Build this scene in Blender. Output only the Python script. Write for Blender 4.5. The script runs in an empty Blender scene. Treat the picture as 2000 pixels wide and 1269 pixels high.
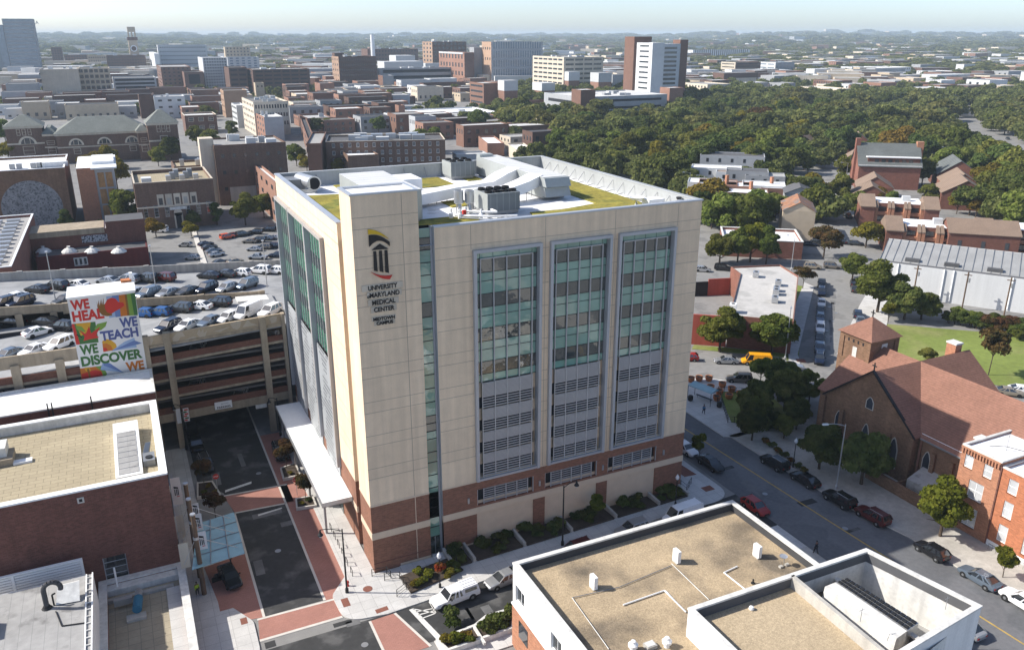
import bpy,bmesh,math,random
import numpy as np
from mathutils import Vector,Matrix
R=math.radians
sc=bpy.context.scene
COL=sc.collection
random.seed(7);RNG=np.random.default_rng(7)
# ------------------------------------------------------------------ camera
F_PX,HOR,YAW=1600.0,68.0,R(25.4646)
PITCH=math.atan((634.5-HOR)/F_PX)
CAM=np.array([-20.41,-80.60,60.0])
cam_d=bpy.data.cameras.new("camera");cam=bpy.data.objects.new("camera",cam_d);COL.objects.link(cam)
cam_d.sensor_width=36.0;cam_d.lens=36.0*F_PX/2000.0
cam_d.clip_start=0.5;cam_d.clip_end=60000.0
cam.location=CAM;cam.rotation_euler=(math.pi/2-PITCH,0,-YAW)
sc.camera=cam
# ------------------------------------------------------------------ sky, sun, exposure
SUN_DIR=Vector((-1.13,0.57,0.0)).normalized()
SUN_EL=R(38.3)
w=bpy.data.worlds.new("World");sc.world=w;w.use_nodes=True
nt=w.node_tree;nt.nodes.clear()
sky=nt.nodes.new("ShaderNodeTexSky");sky.sky_type='NISHITA';sky.sun_disc=False
sky.sun_elevation=SUN_EL;sky.sun_rotation=math.atan2(SUN_DIR.x,SUN_DIR.y)
sky.air_density=0.6;sky.dust_density=1.0;sky.ozone_density=0.7;sky.altitude=60
bg=nt.nodes.new("ShaderNodeBackground");bg.inputs[1].default_value=0.138
wo=nt.nodes.new("ShaderNodeOutputWorld")
nt.links.new(sky.outputs[0],bg.inputs[0]);nt.links.new(bg.outputs[0],wo.inputs[0])
sd=bpy.data.lights.new("sun",'SUN');sd.energy=4.2;sd.angle=R(0.5);sd.color=(1.0,0.95,0.87)
sun=bpy.data.objects.new("sun",sd);COL.objects.link(sun)
to_sun=SUN_DIR*math.cos(SUN_EL)+Vector((0,0,math.sin(SUN_EL)))
sun.rotation_euler=to_sun.to_track_quat('Z','Y').to_euler();sun.location=(0,0,300)
sc.view_settings.view_transform='Standard';sc.view_settings.look='None'
sc.view_settings.exposure=0.74;sc.view_settings.gamma=1.0;sc.view_settings.use_curve_mapping=False
sc.cycles.max_bounces=6;sc.cycles.diffuse_bounces=3;sc.cycles.glossy_bounces=3
sc.cycles.volume_bounces=0;sc.cycles.transparent_max_bounces=6
# ------------------------------------------------------------------ picture <-> ground
def ray(px,py):
 a=(px-1000)/F_PX;b=-(py-634.5)/F_PX
 cp,sp,cy,sy=math.cos(PITCH),math.sin(PITCH),math.cos(YAW),math.sin(YAW)
 v=(a,cp+b*sp,-sp+b*cp)
 return np.array([v[0]*cy+v[1]*sy,-v[0]*sy+v[1]*cy,v[2]])
def bz(px,py,z=0.0):
 d=ray(px,py);return CAM+(z-CAM[2])/d[2]*d
def byy(px,py,y):
 d=ray(px,py);return CAM+(y-CAM[1])/d[1]*d
def bxx(px,py,x):
 d=ray(px,py);return CAM+(x-CAM[0])/d[0]*d
def gxy(px,py,z=0.0):
 p=bz(px,py,z);return(float(p[0]),float(p[1]))
# ------------------------------------------------------------------ materials
MATS={}
def mk(name,col,rough=0.85,noise=((0.6,0.12),(6.0,0.08)),metal=0.0,spec=0.3,brick=None,tiles=None,var=0.0,streak=0.0,bump=0.0,dots=None,alt=None,lines=None,panel=None):
 """Procedural material: base colour with layered noise, optional brick courses / tile joints / streaks / two-colour patches."""
 m=bpy.data.materials.new(name);m.use_nodes=True;t=m.node_tree;N=t.nodes;L=t.links
 N.clear();out=N.new("ShaderNodeOutputMaterial");b=N.new("ShaderNodeBsdfPrincipled")
 L.new(b.outputs[0],out.inputs[0])
 b.inputs['Roughness'].default_value=rough;b.inputs['Metallic'].default_value=metal
 b.inputs['Specular IOR Level'].default_value=spec
 geo=N.new("ShaderNodeNewGeometry");pos=geo.outputs['Position']
 rgb=N.new("ShaderNodeRGB");rgb.outputs[0].default_value=(*col,1);cur=rgb.outputs[0]
 def noise_fac(scale,detail=3.0,vec=None):
  n=N.new("ShaderNodeTexNoise");n.inputs['Scale'].default_value=scale;n.inputs['Detail'].default_value=detail
  L.new(vec or pos,n.inputs['Vector']);return n.outputs[0]
 def scale_by(cur,fac,amt):
  mr=N.new("ShaderNodeMapRange");mr.inputs[1].default_value=0.25;mr.inputs[2].default_value=0.75
  mr.inputs[3].default_value=1-amt;mr.inputs[4].default_value=1+amt;L.new(fac,mr.inputs[0])
  mx=N.new("ShaderNodeMix");mx.data_type='RGBA';mx.blend_type='MULTIPLY';mx.inputs[0].default_value=1
  L.new(cur,mx.inputs[6])
  cmb=N.new("ShaderNodeCombineColor")
  for i in range(3):L.new(mr.outputs[0],cmb.inputs[i])
  L.new(cmb.outputs[0],mx.inputs[7]);return mx.outputs[2]
 def wallvec():
  sp=N.new("ShaderNodeSeparateXYZ");L.new(pos,sp.inputs[0]);sn=N.new("ShaderNodeSeparateXYZ");L.new(geo.outputs['True Normal'],sn.inputs[0])
  ax=N.new("ShaderNodeMath");ax.operation='ABSOLUTE';L.new(sn.outputs[0],ax.inputs[0])
  gt=N.new("ShaderNodeMath");gt.operation='GREATER_THAN';gt.inputs[1].default_value=0.6;L.new(ax.outputs[0],gt.inputs[0])
  mx=N.new("ShaderNodeMix");L.new(gt.outputs[0],mx.inputs[0]);L.new(sp.outputs[0],mx.inputs[2]);L.new(sp.outputs[1],mx.inputs[3])
  c=N.new("ShaderNodeCombineXYZ");L.new(mx.outputs[0],c.inputs[0]);L.new(sp.outputs[2],c.inputs[1]);return c.outputs[0]
 def mixc(cur,fac,col2):
  mx=N.new("ShaderNodeMix");mx.data_type='RGBA';L.new(fac,mx.inputs[0]);L.new(cur,mx.inputs[6])
  mx.inputs[7].default_value=(*col2,1);return mx.outputs[2]
 if alt:
  f=noise_fac(alt[1],4.0);mr=N.new("ShaderNodeMapRange");mr.inputs[1].default_value=alt[2];mr.inputs[2].default_value=alt[3]
  L.new(f,mr.inputs[0]);cur=mixc(cur,mr.outputs[0],alt[0])
 if brick:
  bt=N.new("ShaderNodeTexBrick");L.new(wallvec(),bt.inputs['Vector'])
  bt.inputs['Scale'].default_value=1.0;bt.inputs['Brick Width'].default_value=0.42*brick[1];bt.inputs['Row Height'].default_value=0.15*brick[1]
  bt.inputs['Mortar Size'].default_value=0.016*brick[1];bt.inputs['Bias'].default_value=0.0
  bt.inputs['Color1'].default_value=(*[c*0.80 for c in col],1);bt.inputs['Color2'].default_value=(*[min(1,c*1.18)for c in col],1)
  bt.inputs['Mortar'].default_value=(*brick[0],1);cur=bt.outputs[0]
 if panel:
  bt=N.new("ShaderNodeTexBrick");L.new(wallvec(),bt.inputs['Vector']);bt.inputs['Scale'].default_value=1.0;bt.inputs['Brick Width'].default_value=panel[0];bt.inputs['Row Height'].default_value=panel[1];bt.inputs['Mortar Size'].default_value=0.0;bt.inputs['Bias'].default_value=0.0
  bt.inputs['Color1'].default_value=(*[c*(1-panel[2])for c in col],1);bt.inputs['Color2'].default_value=(*[min(1,c*(1+panel[2]))for c in col],1);cur=bt.outputs[0]
 if tiles:
  bt=N.new("ShaderNodeTexBrick");L.new(pos,bt.inputs['Vector']);bt.offset=tiles[4]if len(tiles)>4 else 0.0
  bt.inputs['Scale'].default_value=1.0;bt.inputs['Brick Width'].default_value=tiles[1];bt.inputs['Row Height'].default_value=tiles[2]
  bt.inputs['Mortar Size'].default_value=tiles[3];bt.inputs['Mortar Smooth'].default_value=0.0
  bt.inputs['Color1'].default_value=(*[c*0.95 for c in col],1);bt.inputs['Color2'].default_value=(*[min(1,c*1.05)for c in col],1)
  bt.inputs['Mortar'].default_value=(*tiles[0],1);cur=bt.outputs[0]
 if lines:
  sp=N.new("ShaderNodeSeparateXYZ");L.new(pos,sp.inputs[0]);md=N.new("ShaderNodeMath");md.operation='PINGPONG'
  md.inputs[1].default_value=lines[2]/2;L.new(sp.outputs[lines[1]],md.inputs[0])
  lt=N.new("ShaderNodeMath");lt.operation='LESS_THAN';lt.inputs[1].default_value=lines[3]/2;L.new(md.outputs[0],lt.inputs[0])
  cur=mixc(cur,lt.outputs[0],lines[0])
 if dots:
  vm=N.new("ShaderNodeVectorMath");vm.operation='SCALE';vm.inputs['Scale'].default_value=1/dots[1];L.new(wallvec(),vm.inputs[0])
  fr=N.new("ShaderNodeVectorMath");fr.operation='FRACTION';L.new(vm.outputs[0],fr.inputs[0])
  sb=N.new("ShaderNodeVectorMath");sb.operation='SUBTRACT';sb.inputs[1].default_value=(0.5,0.5,0);L.new(fr.outputs[0],sb.inputs[0])
  ln=N.new("ShaderNodeVectorMath");ln.operation='LENGTH';L.new(sb.outputs[0],ln.inputs[0])
  lt=N.new("ShaderNodeMath");lt.operation='LESS_THAN';lt.inputs[1].default_value=dots[2]/dots[1];L.new(ln.outputs['Value'],lt.inputs[0])
  nz=noise_fac(0.35,1.0);g2=N.new("ShaderNodeMath");g2 .operation='GREATER_THAN';g2 .inputs[1].default_value=0.47;L.new(nz,g2 .inputs[0])
  ml=N.new("ShaderNodeMath");ml.operation='MULTIPLY';L.new(lt.outputs[0],ml.inputs[0]);L.new(g2 .outputs[0],ml.inputs[1])
  cur=mixc(cur,ml.outputs[0],dots[0])
 for s,a in noise:cur=scale_by(cur,noise_fac(s),a)
 if streak:
  mp=N.new("ShaderNodeMapping");mp.inputs['Scale'].default_value=(1.3,1.3,0.06);L.new(pos,mp.inputs[0])
  cur=scale_by(cur,noise_fac(1.0,3.0,mp.outputs[0]),streak)
 if var:
  oi=N.new("ShaderNodeObjectInfo");cur=scale_by(cur,oi.outputs['Random'],var)
 L.new(cur,b.inputs['Base Color'])
 if bump:
  bp=N.new("ShaderNodeBump");bp.inputs['Strength'].default_value=bump;bp.inputs['Distance'].default_value=0.06
  L.new(noise_fac(9.0,5.0),bp.inputs['Height']);L.new(bp.outputs[0],b.inputs['Normal'])
 MATS[name]=m;return m
def mk_glass(name,col,rough=0.04,wave=0.0,spec=0.9,wscale=0.9):
 m=mk(name,col,rough,noise=((0.25,0.25),),spec=spec);b=[n for n in m.node_tree.nodes if n.type=='BSDF_PRINCIPLED'][0]
 b.inputs['IOR'].default_value=1.75
 if wave:
  N=m.node_tree.nodes;n=N.new("ShaderNodeTexNoise");n.inputs['Scale'].default_value=wscale;n.inputs['Detail'].default_value=2
  g=N.new("ShaderNodeNewGeometry");m.node_tree.links.new(g.outputs['Position'],n.inputs['Vector'])
  bp=N.new("ShaderNodeBump");bp.inputs['Strength'].default_value=wave;bp.inputs['Distance'].default_value=0.05
  m.node_tree.links.new(n.outputs[0],bp.inputs['Height']);m.node_tree.links.new(bp.outputs[0],b.inputs['Normal'])
 return m
def mk_leaf(name,c1,c2,c3,rnd=0.25):
 m=bpy.data.materials.new(name);m.use_nodes=True;t=m.node_tree;N=t.nodes;L=t.links;N.clear()
 out=N.new("ShaderNodeOutputMaterial");df=N.new("ShaderNodeBsdfDiffuse");tr=N.new("ShaderNodeBsdfTranslucent");mix=N.new("ShaderNodeMixShader")
 mix.inputs[0].default_value=0.40;L.new(df.outputs[0],mix.inputs[1]);L.new(tr.outputs[0],mix.inputs[2]);L.new(mix.outputs[0],out.inputs[0])
 tc=N.new("ShaderNodeTexCoord");n=N.new("ShaderNodeTexNoise");n.inputs['Scale'].default_value=0.55;n.inputs['Detail'].default_value=4
 oi=N.new("ShaderNodeObjectInfo");ad=N.new("ShaderNodeVectorMath");ad.operation='ADD'
 g=N.new("ShaderNodeNewGeometry");L.new(g.outputs['Position'],n.inputs['Vector'])
 cr=N.new("ShaderNodeValToRGB");cr.color_ramp.elements[0].position=0.32;cr.color_ramp.elements[1].position=0.70
 cr.color_ramp.elements[0].color=(*c1,1);cr.color_ramp.elements[1].color=(*c3,1);e=cr.color_ramp.elements.new(0.5);e.color=(*c2,1)
 L.new(n.outputs[0],cr.inputs[0])
 hs=N.new("ShaderNodeHueSaturation");L.new(cr.outputs[0],hs.inputs['Color'])
 mr=N.new("ShaderNodeMapRange");mr.inputs[3].default_value=1-rnd;mr.inputs[4].default_value=1+rnd;L.new(oi.outputs['Random'],mr.inputs[0]);L.new(mr.outputs[0],hs.inputs['Value'])
 m2=N.new("ShaderNodeMath");m2 .operation='MULTIPLY';m2 .inputs[1].default_value=7.13;L.new(oi.outputs['Random'],m2 .inputs[0])
 fr=N.new("ShaderNodeMath");fr.operation='FRACT';L.new(m2 .outputs[0],fr.inputs[0])
 mr2=N.new("ShaderNodeMapRange");mr2 .inputs[3].default_value=0.465;mr2 .inputs[4].default_value=0.515;L.new(fr.outputs[0],mr2 .inputs[0]);L.new(mr2 .outputs[0],hs.inputs['Hue'])
 L.new(hs.outputs[0],df.inputs[0]);L.new(hs.outputs[0],tr.inputs[0])
 MATS[name]=m;return m
# ------------------------------------------------------------------ mesh collecting and linking
class MB:
 def __init__(s):s.v=[];s.f=[];s.m=[];s.mats=[]
 def mi(s,mat):
  if mat not in s.mats:s.mats.append(mat)
  return s.mats.index(mat)
 def face(s,pts,mat):
  n=len(s.v);s.v+=[tuple(map(float,p))for p in pts];s.f.append(tuple(range(n,n+len(pts))));s.m.append(s.mi(mat))
 def box(s,x0,y0,z0,x1,y1,z1,mat,top=None):
  n=len(s.v)
  s.v+=[(x0,y0,z0),(x1,y0,z0),(x1,y1,z0),(x0,y1,z0),(x0,y0,z1),(x1,y0,z1),(x1,y1,z1),(x0,y1,z1)]
  fs=[(0,3,2,1),(4,5,6,7),(0,1,5,4),(1,2,6,5),(2,3,7,6),(3,0,4,7)]
  for i,f in enumerate(fs):
   s.f.append(tuple(n+k for k in f));s.m.append(s.mi(top if(top and i==1)else mat))
 def hexa(s,b,t,mat):
  n=len(s.v);s.v+=[tuple(map(float,p))for p in list(b)+list(t)]
  for f in[(0,3,2,1),(4,5,6,7),(0,1,5,4),(1,2,6,5),(2,3,7,6),(3,0,4,7)]:
   s.f.append(tuple(n+k for k in f));s.m.append(s.mi(mat))
 def prism(s,poly,z0,z1,mat,top=None,bottom=True):
  k=len(poly);n=len(s.v)
  s.v+=[(float(p[0]),float(p[1]),z0)for p in poly]+[(float(p[0]),float(p[1]),z1)for p in poly]
  for i in range(k):
   j=(i+1)%k;s.f.append((n+i,n+j,n+k+j,n+k+i));s.m.append(s.mi(mat))
  s.f.append(tuple(n+k+i for i in range(k)));s.m.append(s.mi(top or mat))
  if bottom:s.f.append(tuple(n+i for i in reversed(range(k))));s.m.append(s.mi(mat))
 def tube(s,p,q,r,mat,n=8,r2=None,caps=True):
  p=Vector(p);q=Vector(q);d=(q-p);L=d.length
  if L<1e-6:return
  d/=L;a=d.orthogonal().normalized();b=d.cross(a);r2=r if r2 is None else r2;k=len(s.v)
  for c,rr in((p,r),(q,r2)):
   for i in range(n):
    t=2*math.pi*i/n;s.v.append(tuple(c+a*(rr*math.cos(t))+b*(rr*math.sin(t))))
  for i in range(n):
   j=(i+1)%n;s.f.append((k+i,k+j,k+n+j,k+n+i));s.m.append(s.mi(mat))
  if caps:
   s.f.append(tuple(k+i for i in reversed(range(n))));s.m.append(s.mi(mat))
   s.f.append(tuple(k+n+i for i in range(n)));s.m.append(s.mi(mat))
 def path(s,pts,r,mat,n=6):
  for a,b in zip(pts,pts[1:]):s.tube(a,b,r,mat,n)
 def lathe(s,prof,c,mat,n=14):
  k=len(s.v);m=len(prof)
  for r,z in prof:
   for i in range(n):
    t=2*math.pi*i/n;s.v.append((c[0]+r*math.cos(t),c[1]+r*math.sin(t),c[2]+z))
  for a in range(m-1):
   for i in range(n):
    j=(i+1)%n;s.f.append((k+a*n+i,k+a*n+j,k+(a+1)*n+j,k+(a+1)*n+i));s.m.append(s.mi(mat))
  s.f.append(tuple(k+i for i in reversed(range(n))));s.m.append(s.mi(mat))
  s.f.append(tuple(k+(m-1)*n+i for i in range(n)));s.m.append(s.mi(mat))
 def mesh(s,name,org=(0,0,0)):
  me=bpy.data.meshes.new(name);o=org
  me.from_pydata([(x-o[0],y-o[1],z-o[2])for x,y,z in s.v],[],s.f)
  for mt in s.mats:me.materials.append(MATS[mt]if isinstance(mt,str)else mt)
  me.polygons.foreach_set("material_index",s.m);me.update();return me
 def build(s,name,parent=None,label=None,smooth=False,kind=None):
  org=parent.matrix_world.translation if parent is not None else(0,0,0)
  wl=WLOC.get(parent.name,(0,0,0))if parent is not None else(0,0,0)
  me=s.mesh(name,wl)
  if smooth:me.polygons.foreach_set("use_smooth",[True]*len(me.polygons))
  return link(bpy.data.objects.new(name,me),parent,wl,label=label,kind=kind)
WLOC={}
def link(o,parent=None,wl=(0,0,0),label=None,kind=None):
 COL.objects.link(o)
 if parent is not None:o.parent=parent
 WLOC[o.name]=tuple(wl)
 if label:o['label']=label
 if kind:o['kind']=kind
 return o
def tag(o,label,cat,group=None,kind=None):
 o['label']=label;o['category']=cat
 if group:o['group']=group
 if kind:o['kind']=kind
 return o
def thing(name,label,cat,loc=(0,0,0),group=None):
 o=bpy.data.objects.new(name,None);COL.objects.link(o);o.location=tuple(float(c)for c in loc);o.empty_display_size=0.5
 WLOC[o.name]=tuple(float(c)for c in loc);return tag(o,label,cat,group)
def solo(mb,name,label,cat,loc=(0,0,0),group=None,smooth=False):
 me=mb.mesh(name,loc)
 if smooth:me.polygons.foreach_set("use_smooth",[True]*len(me.polygons))
 o=bpy.data.objects.new(name,me);COL.objects.link(o);o.location=loc;WLOC[o.name]=tuple(loc);return tag(o,label,cat,group)
def structure(mb,name):
 o=mb.build(name);o['kind']='structure';return o
def copy_tree(o,parent=None):
 c=o.copy();COL.objects.link(c)
 if parent is not None:c.parent=parent
 for ch in o.children:copy_tree(ch,c)
 return c
def place(proto,used,loc,rz,label,group=None,scale=1.0):
 """first call uses the prototype itself, later ones copy it with its parts"""
 o=copy_tree(proto)if proto.name in used else proto
 used.add(proto.name);o.location=loc;o.rotation_euler=(0,0,rz);o.scale=(scale,)*3 if not isinstance(scale,tuple)else scale
 o['label']=label
 if group:o['group']=group
 return o
def np_mesh(name,V,Fq,mat,smooth=False):
 me=bpy.data.meshes.new(name);n=len(Fq);k=Fq.shape[1]
 me.vertices.add(len(V));me.vertices.foreach_set("co",np.asarray(V,np.float32).ravel())
 me.loops.add(n*k);me.loops.foreach_set("vertex_index",np.asarray(Fq,np.int32).ravel())
 me.polygons.add(n);me.polygons.foreach_set("loop_start",np.arange(0,n*k,k,dtype=np.int32))
 try:me.polygons.foreach_set("loop_total",np.full(n,k,np.int32))
 except Exception:pass
 me.materials.append(MATS[mat]);me.update(calc_edges=True);me.validate();return me
# ------------------------------------------------------------------ material library
mk('asphalt_new',(0.044,0.044,0.044),0.9,((0.35,0.18),(1.5,0.12),(14,0.12)),alt=((0.085,0.084,0.082),0.35,0.52,0.64))
mk('asphalt',(0.15,0.148,0.147),0.9,((0.12,0.12),(1.2,0.12),(12,0.07)),alt=((0.12,0.12,0.12),0.22,0.55,0.60))
mk('asphalt_old',(0.225,0.22,0.21),0.9,((0.08,0.12),(0.8,0.10),(9,0.06)),alt=((0.17,0.166,0.16),0.16,0.54,0.60))
mk('asphalt_blue',(0.125,0.127,0.132),0.9,((0.15,0.14),(2.0,0.12),(12,0.07)),alt=((0.15,0.15,0.155),0.10,0.50,0.54))
mk('concrete',(0.50,0.49,0.47),0.85,((0.5,0.10),(6,0.06)),tiles=((0.33,0.32,0.31),1.5,1.5,0.02))
mk('concrete_plain',(0.42,0.40,0.36),0.88,((0.4,0.12),(5,0.08)),streak=0.14)
mk('concrete_tan',(0.33,0.27,0.195),0.88,((0.3,0.12),(4,0.10)),streak=0.22)
mk('concrete_grey',(0.36,0.345,0.32),0.88,((0.3,0.14),(4,0.08)),streak=0.22)
mk('deck',(0.30,0.305,0.31),0.85,((0.10,0.14),(1.0,0.12),(8,0.06)),alt=((0.24,0.245,0.25),0.25,0.5,0.6))
mk('kerb',(0.55,0.52,0.47),0.85,((1.0,0.08),))
mk('paver',(0.34,0.165,0.13),0.88,((0.4,0.12),(7,0.10)),tiles=((0.27,0.14,0.11),0.4,0.2,0.012,0.5))
mk('paver_dark',(0.21,0.085,0.06),0.88,((0.8,0.10),(9,0.12)))
mk('mark_white',(0.62,0.61,0.58),0.8,((2.0,0.15),(14,0.1)))
mk('mark_yellow',(0.45,0.30,0.07),0.8,((2.0,0.2),))
mk('precast',(0.70,0.555,0.395),0.85,((0.12,0.05),(0.9,0.05),(7,0.05)),streak=0.11,panel=(5.3,4.1,0.045))
MATS['precast_lit']=MATS['precast']
mk('joint',(0.36,0.295,0.235),0.9,())
mk('band',(0.62,0.50,0.37),0.85,((1.0,0.06),))
mk('brick_hosp',(0.225,0.100,0.062),0.9,((0.5,0.08),(3.0,0.08)),brick=((0.24,0.145,0.105),1.0))
mk('brick_dark',(0.150,0.060,0.045),0.9,((0.4,0.12),(3,0.12)),brick=((0.155,0.09,0.07),1.0),streak=0.12)
mk('brick_brown',(0.155,0.093,0.066),0.9,((0.3,0.12),(3,0.10)),brick=((0.17,0.125,0.10),1.0),streak=0.15)
mk('brick_church',(0.18,0.105,0.064),0.9,((0.3,0.14),(3,0.14)),brick=((0.24,0.15,0.10),1.2),streak=0.12)
mk('brick_house',(0.37,0.165,0.095),0.9,((0.5,0.08),(4,0.10)),brick=((0.40,0.22,0.14),1.0))
mk('brick_house2',(0.40,0.145,0.072),0.9,((0.5,0.08),(4,0.10)),brick=((0.40,0.18,0.10),1.0))
mk('brick_red',(0.185,0.075,0.052),0.9,((0.4,0.12),(4,0.10)),brick=((0.19,0.10,0.075),1.0),var=0.18)
mk('brick_maroon',(0.115,0.024,0.024),0.85,((0.4,0.15),(4,0.10)),streak=0.2)
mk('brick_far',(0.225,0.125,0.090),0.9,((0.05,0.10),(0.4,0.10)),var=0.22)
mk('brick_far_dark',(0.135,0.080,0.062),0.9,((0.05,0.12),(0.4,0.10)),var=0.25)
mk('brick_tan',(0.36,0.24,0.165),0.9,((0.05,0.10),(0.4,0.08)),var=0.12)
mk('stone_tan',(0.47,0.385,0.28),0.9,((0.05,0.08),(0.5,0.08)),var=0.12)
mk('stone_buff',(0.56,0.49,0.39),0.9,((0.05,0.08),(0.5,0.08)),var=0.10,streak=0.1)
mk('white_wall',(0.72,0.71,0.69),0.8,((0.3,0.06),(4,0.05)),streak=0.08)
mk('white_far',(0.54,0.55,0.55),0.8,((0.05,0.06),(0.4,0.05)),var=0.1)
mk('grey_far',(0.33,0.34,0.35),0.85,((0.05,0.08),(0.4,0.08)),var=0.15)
mk('white_brick',(0.60,0.605,0.60),0.85,((0.12,0.05),(3,0.04)),streak=0.06)
mk('graffiti',(0.36,0.37,0.40),0.8,((2,0.2),),alt=((0.03,0.03,0.04),2.2,0.53,0.56))
mk('globe_mural',(0.27,0.265,0.265),0.85,((0.5,0.25),(2.5,0.2)),alt=((0.13,0.13,0.135),1.6,0.54,0.58))
mk('white_roof',(0.78,0.78,0.78),0.7,((0.10,0.06),(1.0,0.05)),alt=((0.60,0.59,0.57),0.3,0.60,0.66))
mk('canopy_white',(0.80,0.80,0.79),0.6,((0.3,0.05),(2.5,0.04)))
mk('tan_roof',(0.36,0.305,0.205),0.92,((0.25,0.10),(3,0.08)),tiles=((0.23,0.19,0.125),1.5,0.8,0.035,0.5))
mk('grey_roof',(0.33,0.325,0.315),0.9,((0.12,0.16),(1.2,0.12)),lines=((0.25,0.25,0.245),0,1.1,0.05),alt=((0.19,0.185,0.18),0.35,0.58,0.66))
mk('roof_light',(0.46,0.445,0.42),0.9,((0.10,0.10),(1.2,0.08)),alt=((0.36,0.35,0.33),0.16,0.52,0.62))
mk('roof_grey',(0.24,0.235,0.225),0.9,((0.05,0.14),(0.6,0.12)),var=0.35)
mk('roof_dark',(0.075,0.075,0.078),0.9,((0.05,0.14),(0.6,0.12)),var=0.3)
mk('roof_pale',(0.46,0.455,0.44),0.85,((0.05,0.12),(0.6,0.10)),var=0.25)
mk('roof_slate',(0.125,0.135,0.130),0.85,((0.2,0.14),(1.5,0.10)),lines=((0.10,0.108,0.104),2,0.5,0.12))
mk('roof_slate_pale',(0.175,0.185,0.165),0.85,((0.2,0.12),(1.5,0.10)),streak=0.1)
mk('roof_church',(0.235,0.120,0.085),0.9,((0.25,0.14),(2.5,0.16),(9,0.14)),lines=((0.185,0.092,0.066),2,0.22,0.05))
mk('roof_brown',(0.235,0.17,0.125),0.9,((0.3,0.10),(3,0.12)),lines=((0.17,0.12,0.09),2,0.25,0.06))
mk('roof_rust',(0.30,0.15,0.085),0.85,((0.6,0.25),(3,0.15)),alt=((0.18,0.16,0.15),0.5,0.5,0.6))
mk('roof_metal',(0.34,0.34,0.33),0.6,((0.3,0.12),(3,0.08)),metal=0.2)
mk('gravel',(0.40,0.31,0.20),0.95,((0.10,0.16),(0.6,0.13),(5.0,0.22),(16.0,0.32)),alt=((0.16,0.13,0.095),0.13,0.46,0.62),bump=0.7)
mk('gravel_pale',(0.41,0.325,0.215),0.95,((0.12,0.10),(5.0,0.20),(16.0,0.30)),bump=0.5)
mk('sedum',(0.25,0.215,0.040),0.95,((0.30,0.22),(1.6,0.26),(6,0.28)),alt=((0.125,0.140,0.030),0.35,0.50,0.64),bump=0.6)
mk('grass',(0.165,0.205,0.045),0.95,((0.08,0.14),(0.9,0.16),(7,0.16)),alt=((0.215,0.225,0.075),0.12,0.5,0.66),bump=0.4)
mk('soil',(0.060,0.045,0.034),0.95,((1.2,0.25),(8,0.2)))
mk('grey_metal',(0.40,0.415,0.44),0.45,((0.3,0.06),),metal=0.35,spec=0.5)
mk('frame_light',(0.36,0.335,0.315),0.6,((0.3,0.05),))
mk('coping_metal',(0.46,0.485,0.52),0.4,((0.4,0.06),),metal=0.4,spec=0.5)
mk('louvre',(0.46,0.455,0.455),0.5,((0.5,0.05),),metal=0.25)
mk('perforated',(0.34,0.355,0.365),0.55,((0.4,0.05),),metal=0.1,dots=((0.03,0.033,0.04),0.62,0.19))
mk('screen_wall',(0.41,0.425,0.43),0.55,((0.25,0.06),(2,0.05)),metal=0.2,lines=((0.36,0.37,0.38),0,0.6,0.04))
mk('ahu',(0.36,0.38,0.37),0.5,((0.3,0.06),(2,0.05)),metal=0.2)
mk('ahu_top',(0.60,0.60,0.585),0.5,((0.3,0.06),),lines=((0.40,0.40,0.39),1,1.6,0.18))
mk('chiller',(0.155,0.175,0.185),0.5,((0.5,0.08),),lines=((0.25,0.265,0.27),0,0.85,0.08))
mk('galv',(0.48,0.49,0.50),0.35,((0.5,0.10),),metal=0.6)
mk('steel',(0.30,0.31,0.32),0.45,((0.5,0.08),),metal=0.5)
mk('black',(0.018,0.018,0.019),0.6,((1.0,0.1),))
mk('black_gloss',(0.015,0.015,0.016),0.35,(),spec=0.5)
mk('dark_void',(0.020,0.021,0.025),0.8,((0.5,0.2),))
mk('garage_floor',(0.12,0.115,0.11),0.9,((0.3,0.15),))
mk('white',(0.80,0.80,0.79),0.6,((0.8,0.04),))
mk('white_dirty',(0.60,0.59,0.56),0.75,((0.4,0.12),(3,0.10)),streak=0.15)
mk('wood',(0.13,0.085,0.055),0.9,((1.0,0.2),),streak=0.2)
mk('bark',(0.075,0.055,0.040),0.95,((2.0,0.25),))
mk('terracotta',(0.45,0.165,0.065),0.8,((2.0,0.12),))
mk('sign_black',(0.018,0.016,0.016),0.5,())
mk('sign_yellow',(0.62,0.40,0.02),0.5,())
mk('sign_red',(0.50,0.035,0.025),0.5,())
mk('mural_white',(0.66,0.65,0.64),0.8,((0.5,0.04),))
for n_,c_ in dict(red=(0.50,0.040,0.030),blue=(0.085,0.105,0.26),green=(0.055,0.145,0.045),orange=(0.48,0.15,0.025),leaf=(0.17,0.29,0.055),leafdk=(0.09,0.20,0.08),brown=(0.22,0.10,0.025),sky=(0.28,0.38,0.55),blue2=(0.13,0.19,0.38),yellow=(0.55,0.30,0.03),coral=(0.55,0.09,0.05),black=(0.03,0.028,0.028)).items():
 mk('paint_'+n_,c_,0.8,((0.8,0.05),))
mk_glass('glass_vision',(0.030,0.042,0.040),0.03,wave=0.35,spec=1.0,wscale=0.8)
mk_glass('glass_spandrel',(0.165,0.32,0.26),0.05,wave=0.30,spec=0.9,wscale=0.7)
mk_glass('glass_green',(0.055,0.185,0.115),0.05,wave=0.15,spec=0.6)
mk_glass('glass_green_dark',(0.018,0.040,0.034),0.05,wave=0.15,spec=0.6)
mk_glass('glass_dark',(0.030,0.035,0.040),0.06,wave=0.1)
mk_glass('glass_far',(0.035,0.042,0.050),0.12,spec=0.6)
mk_glass('glass_blue',(0.135,0.185,0.245),0.12,spec=0.7)
mk_glass('glass_curtained',(0.50,0.51,0.52),0.10,spec=0.6)
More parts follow.
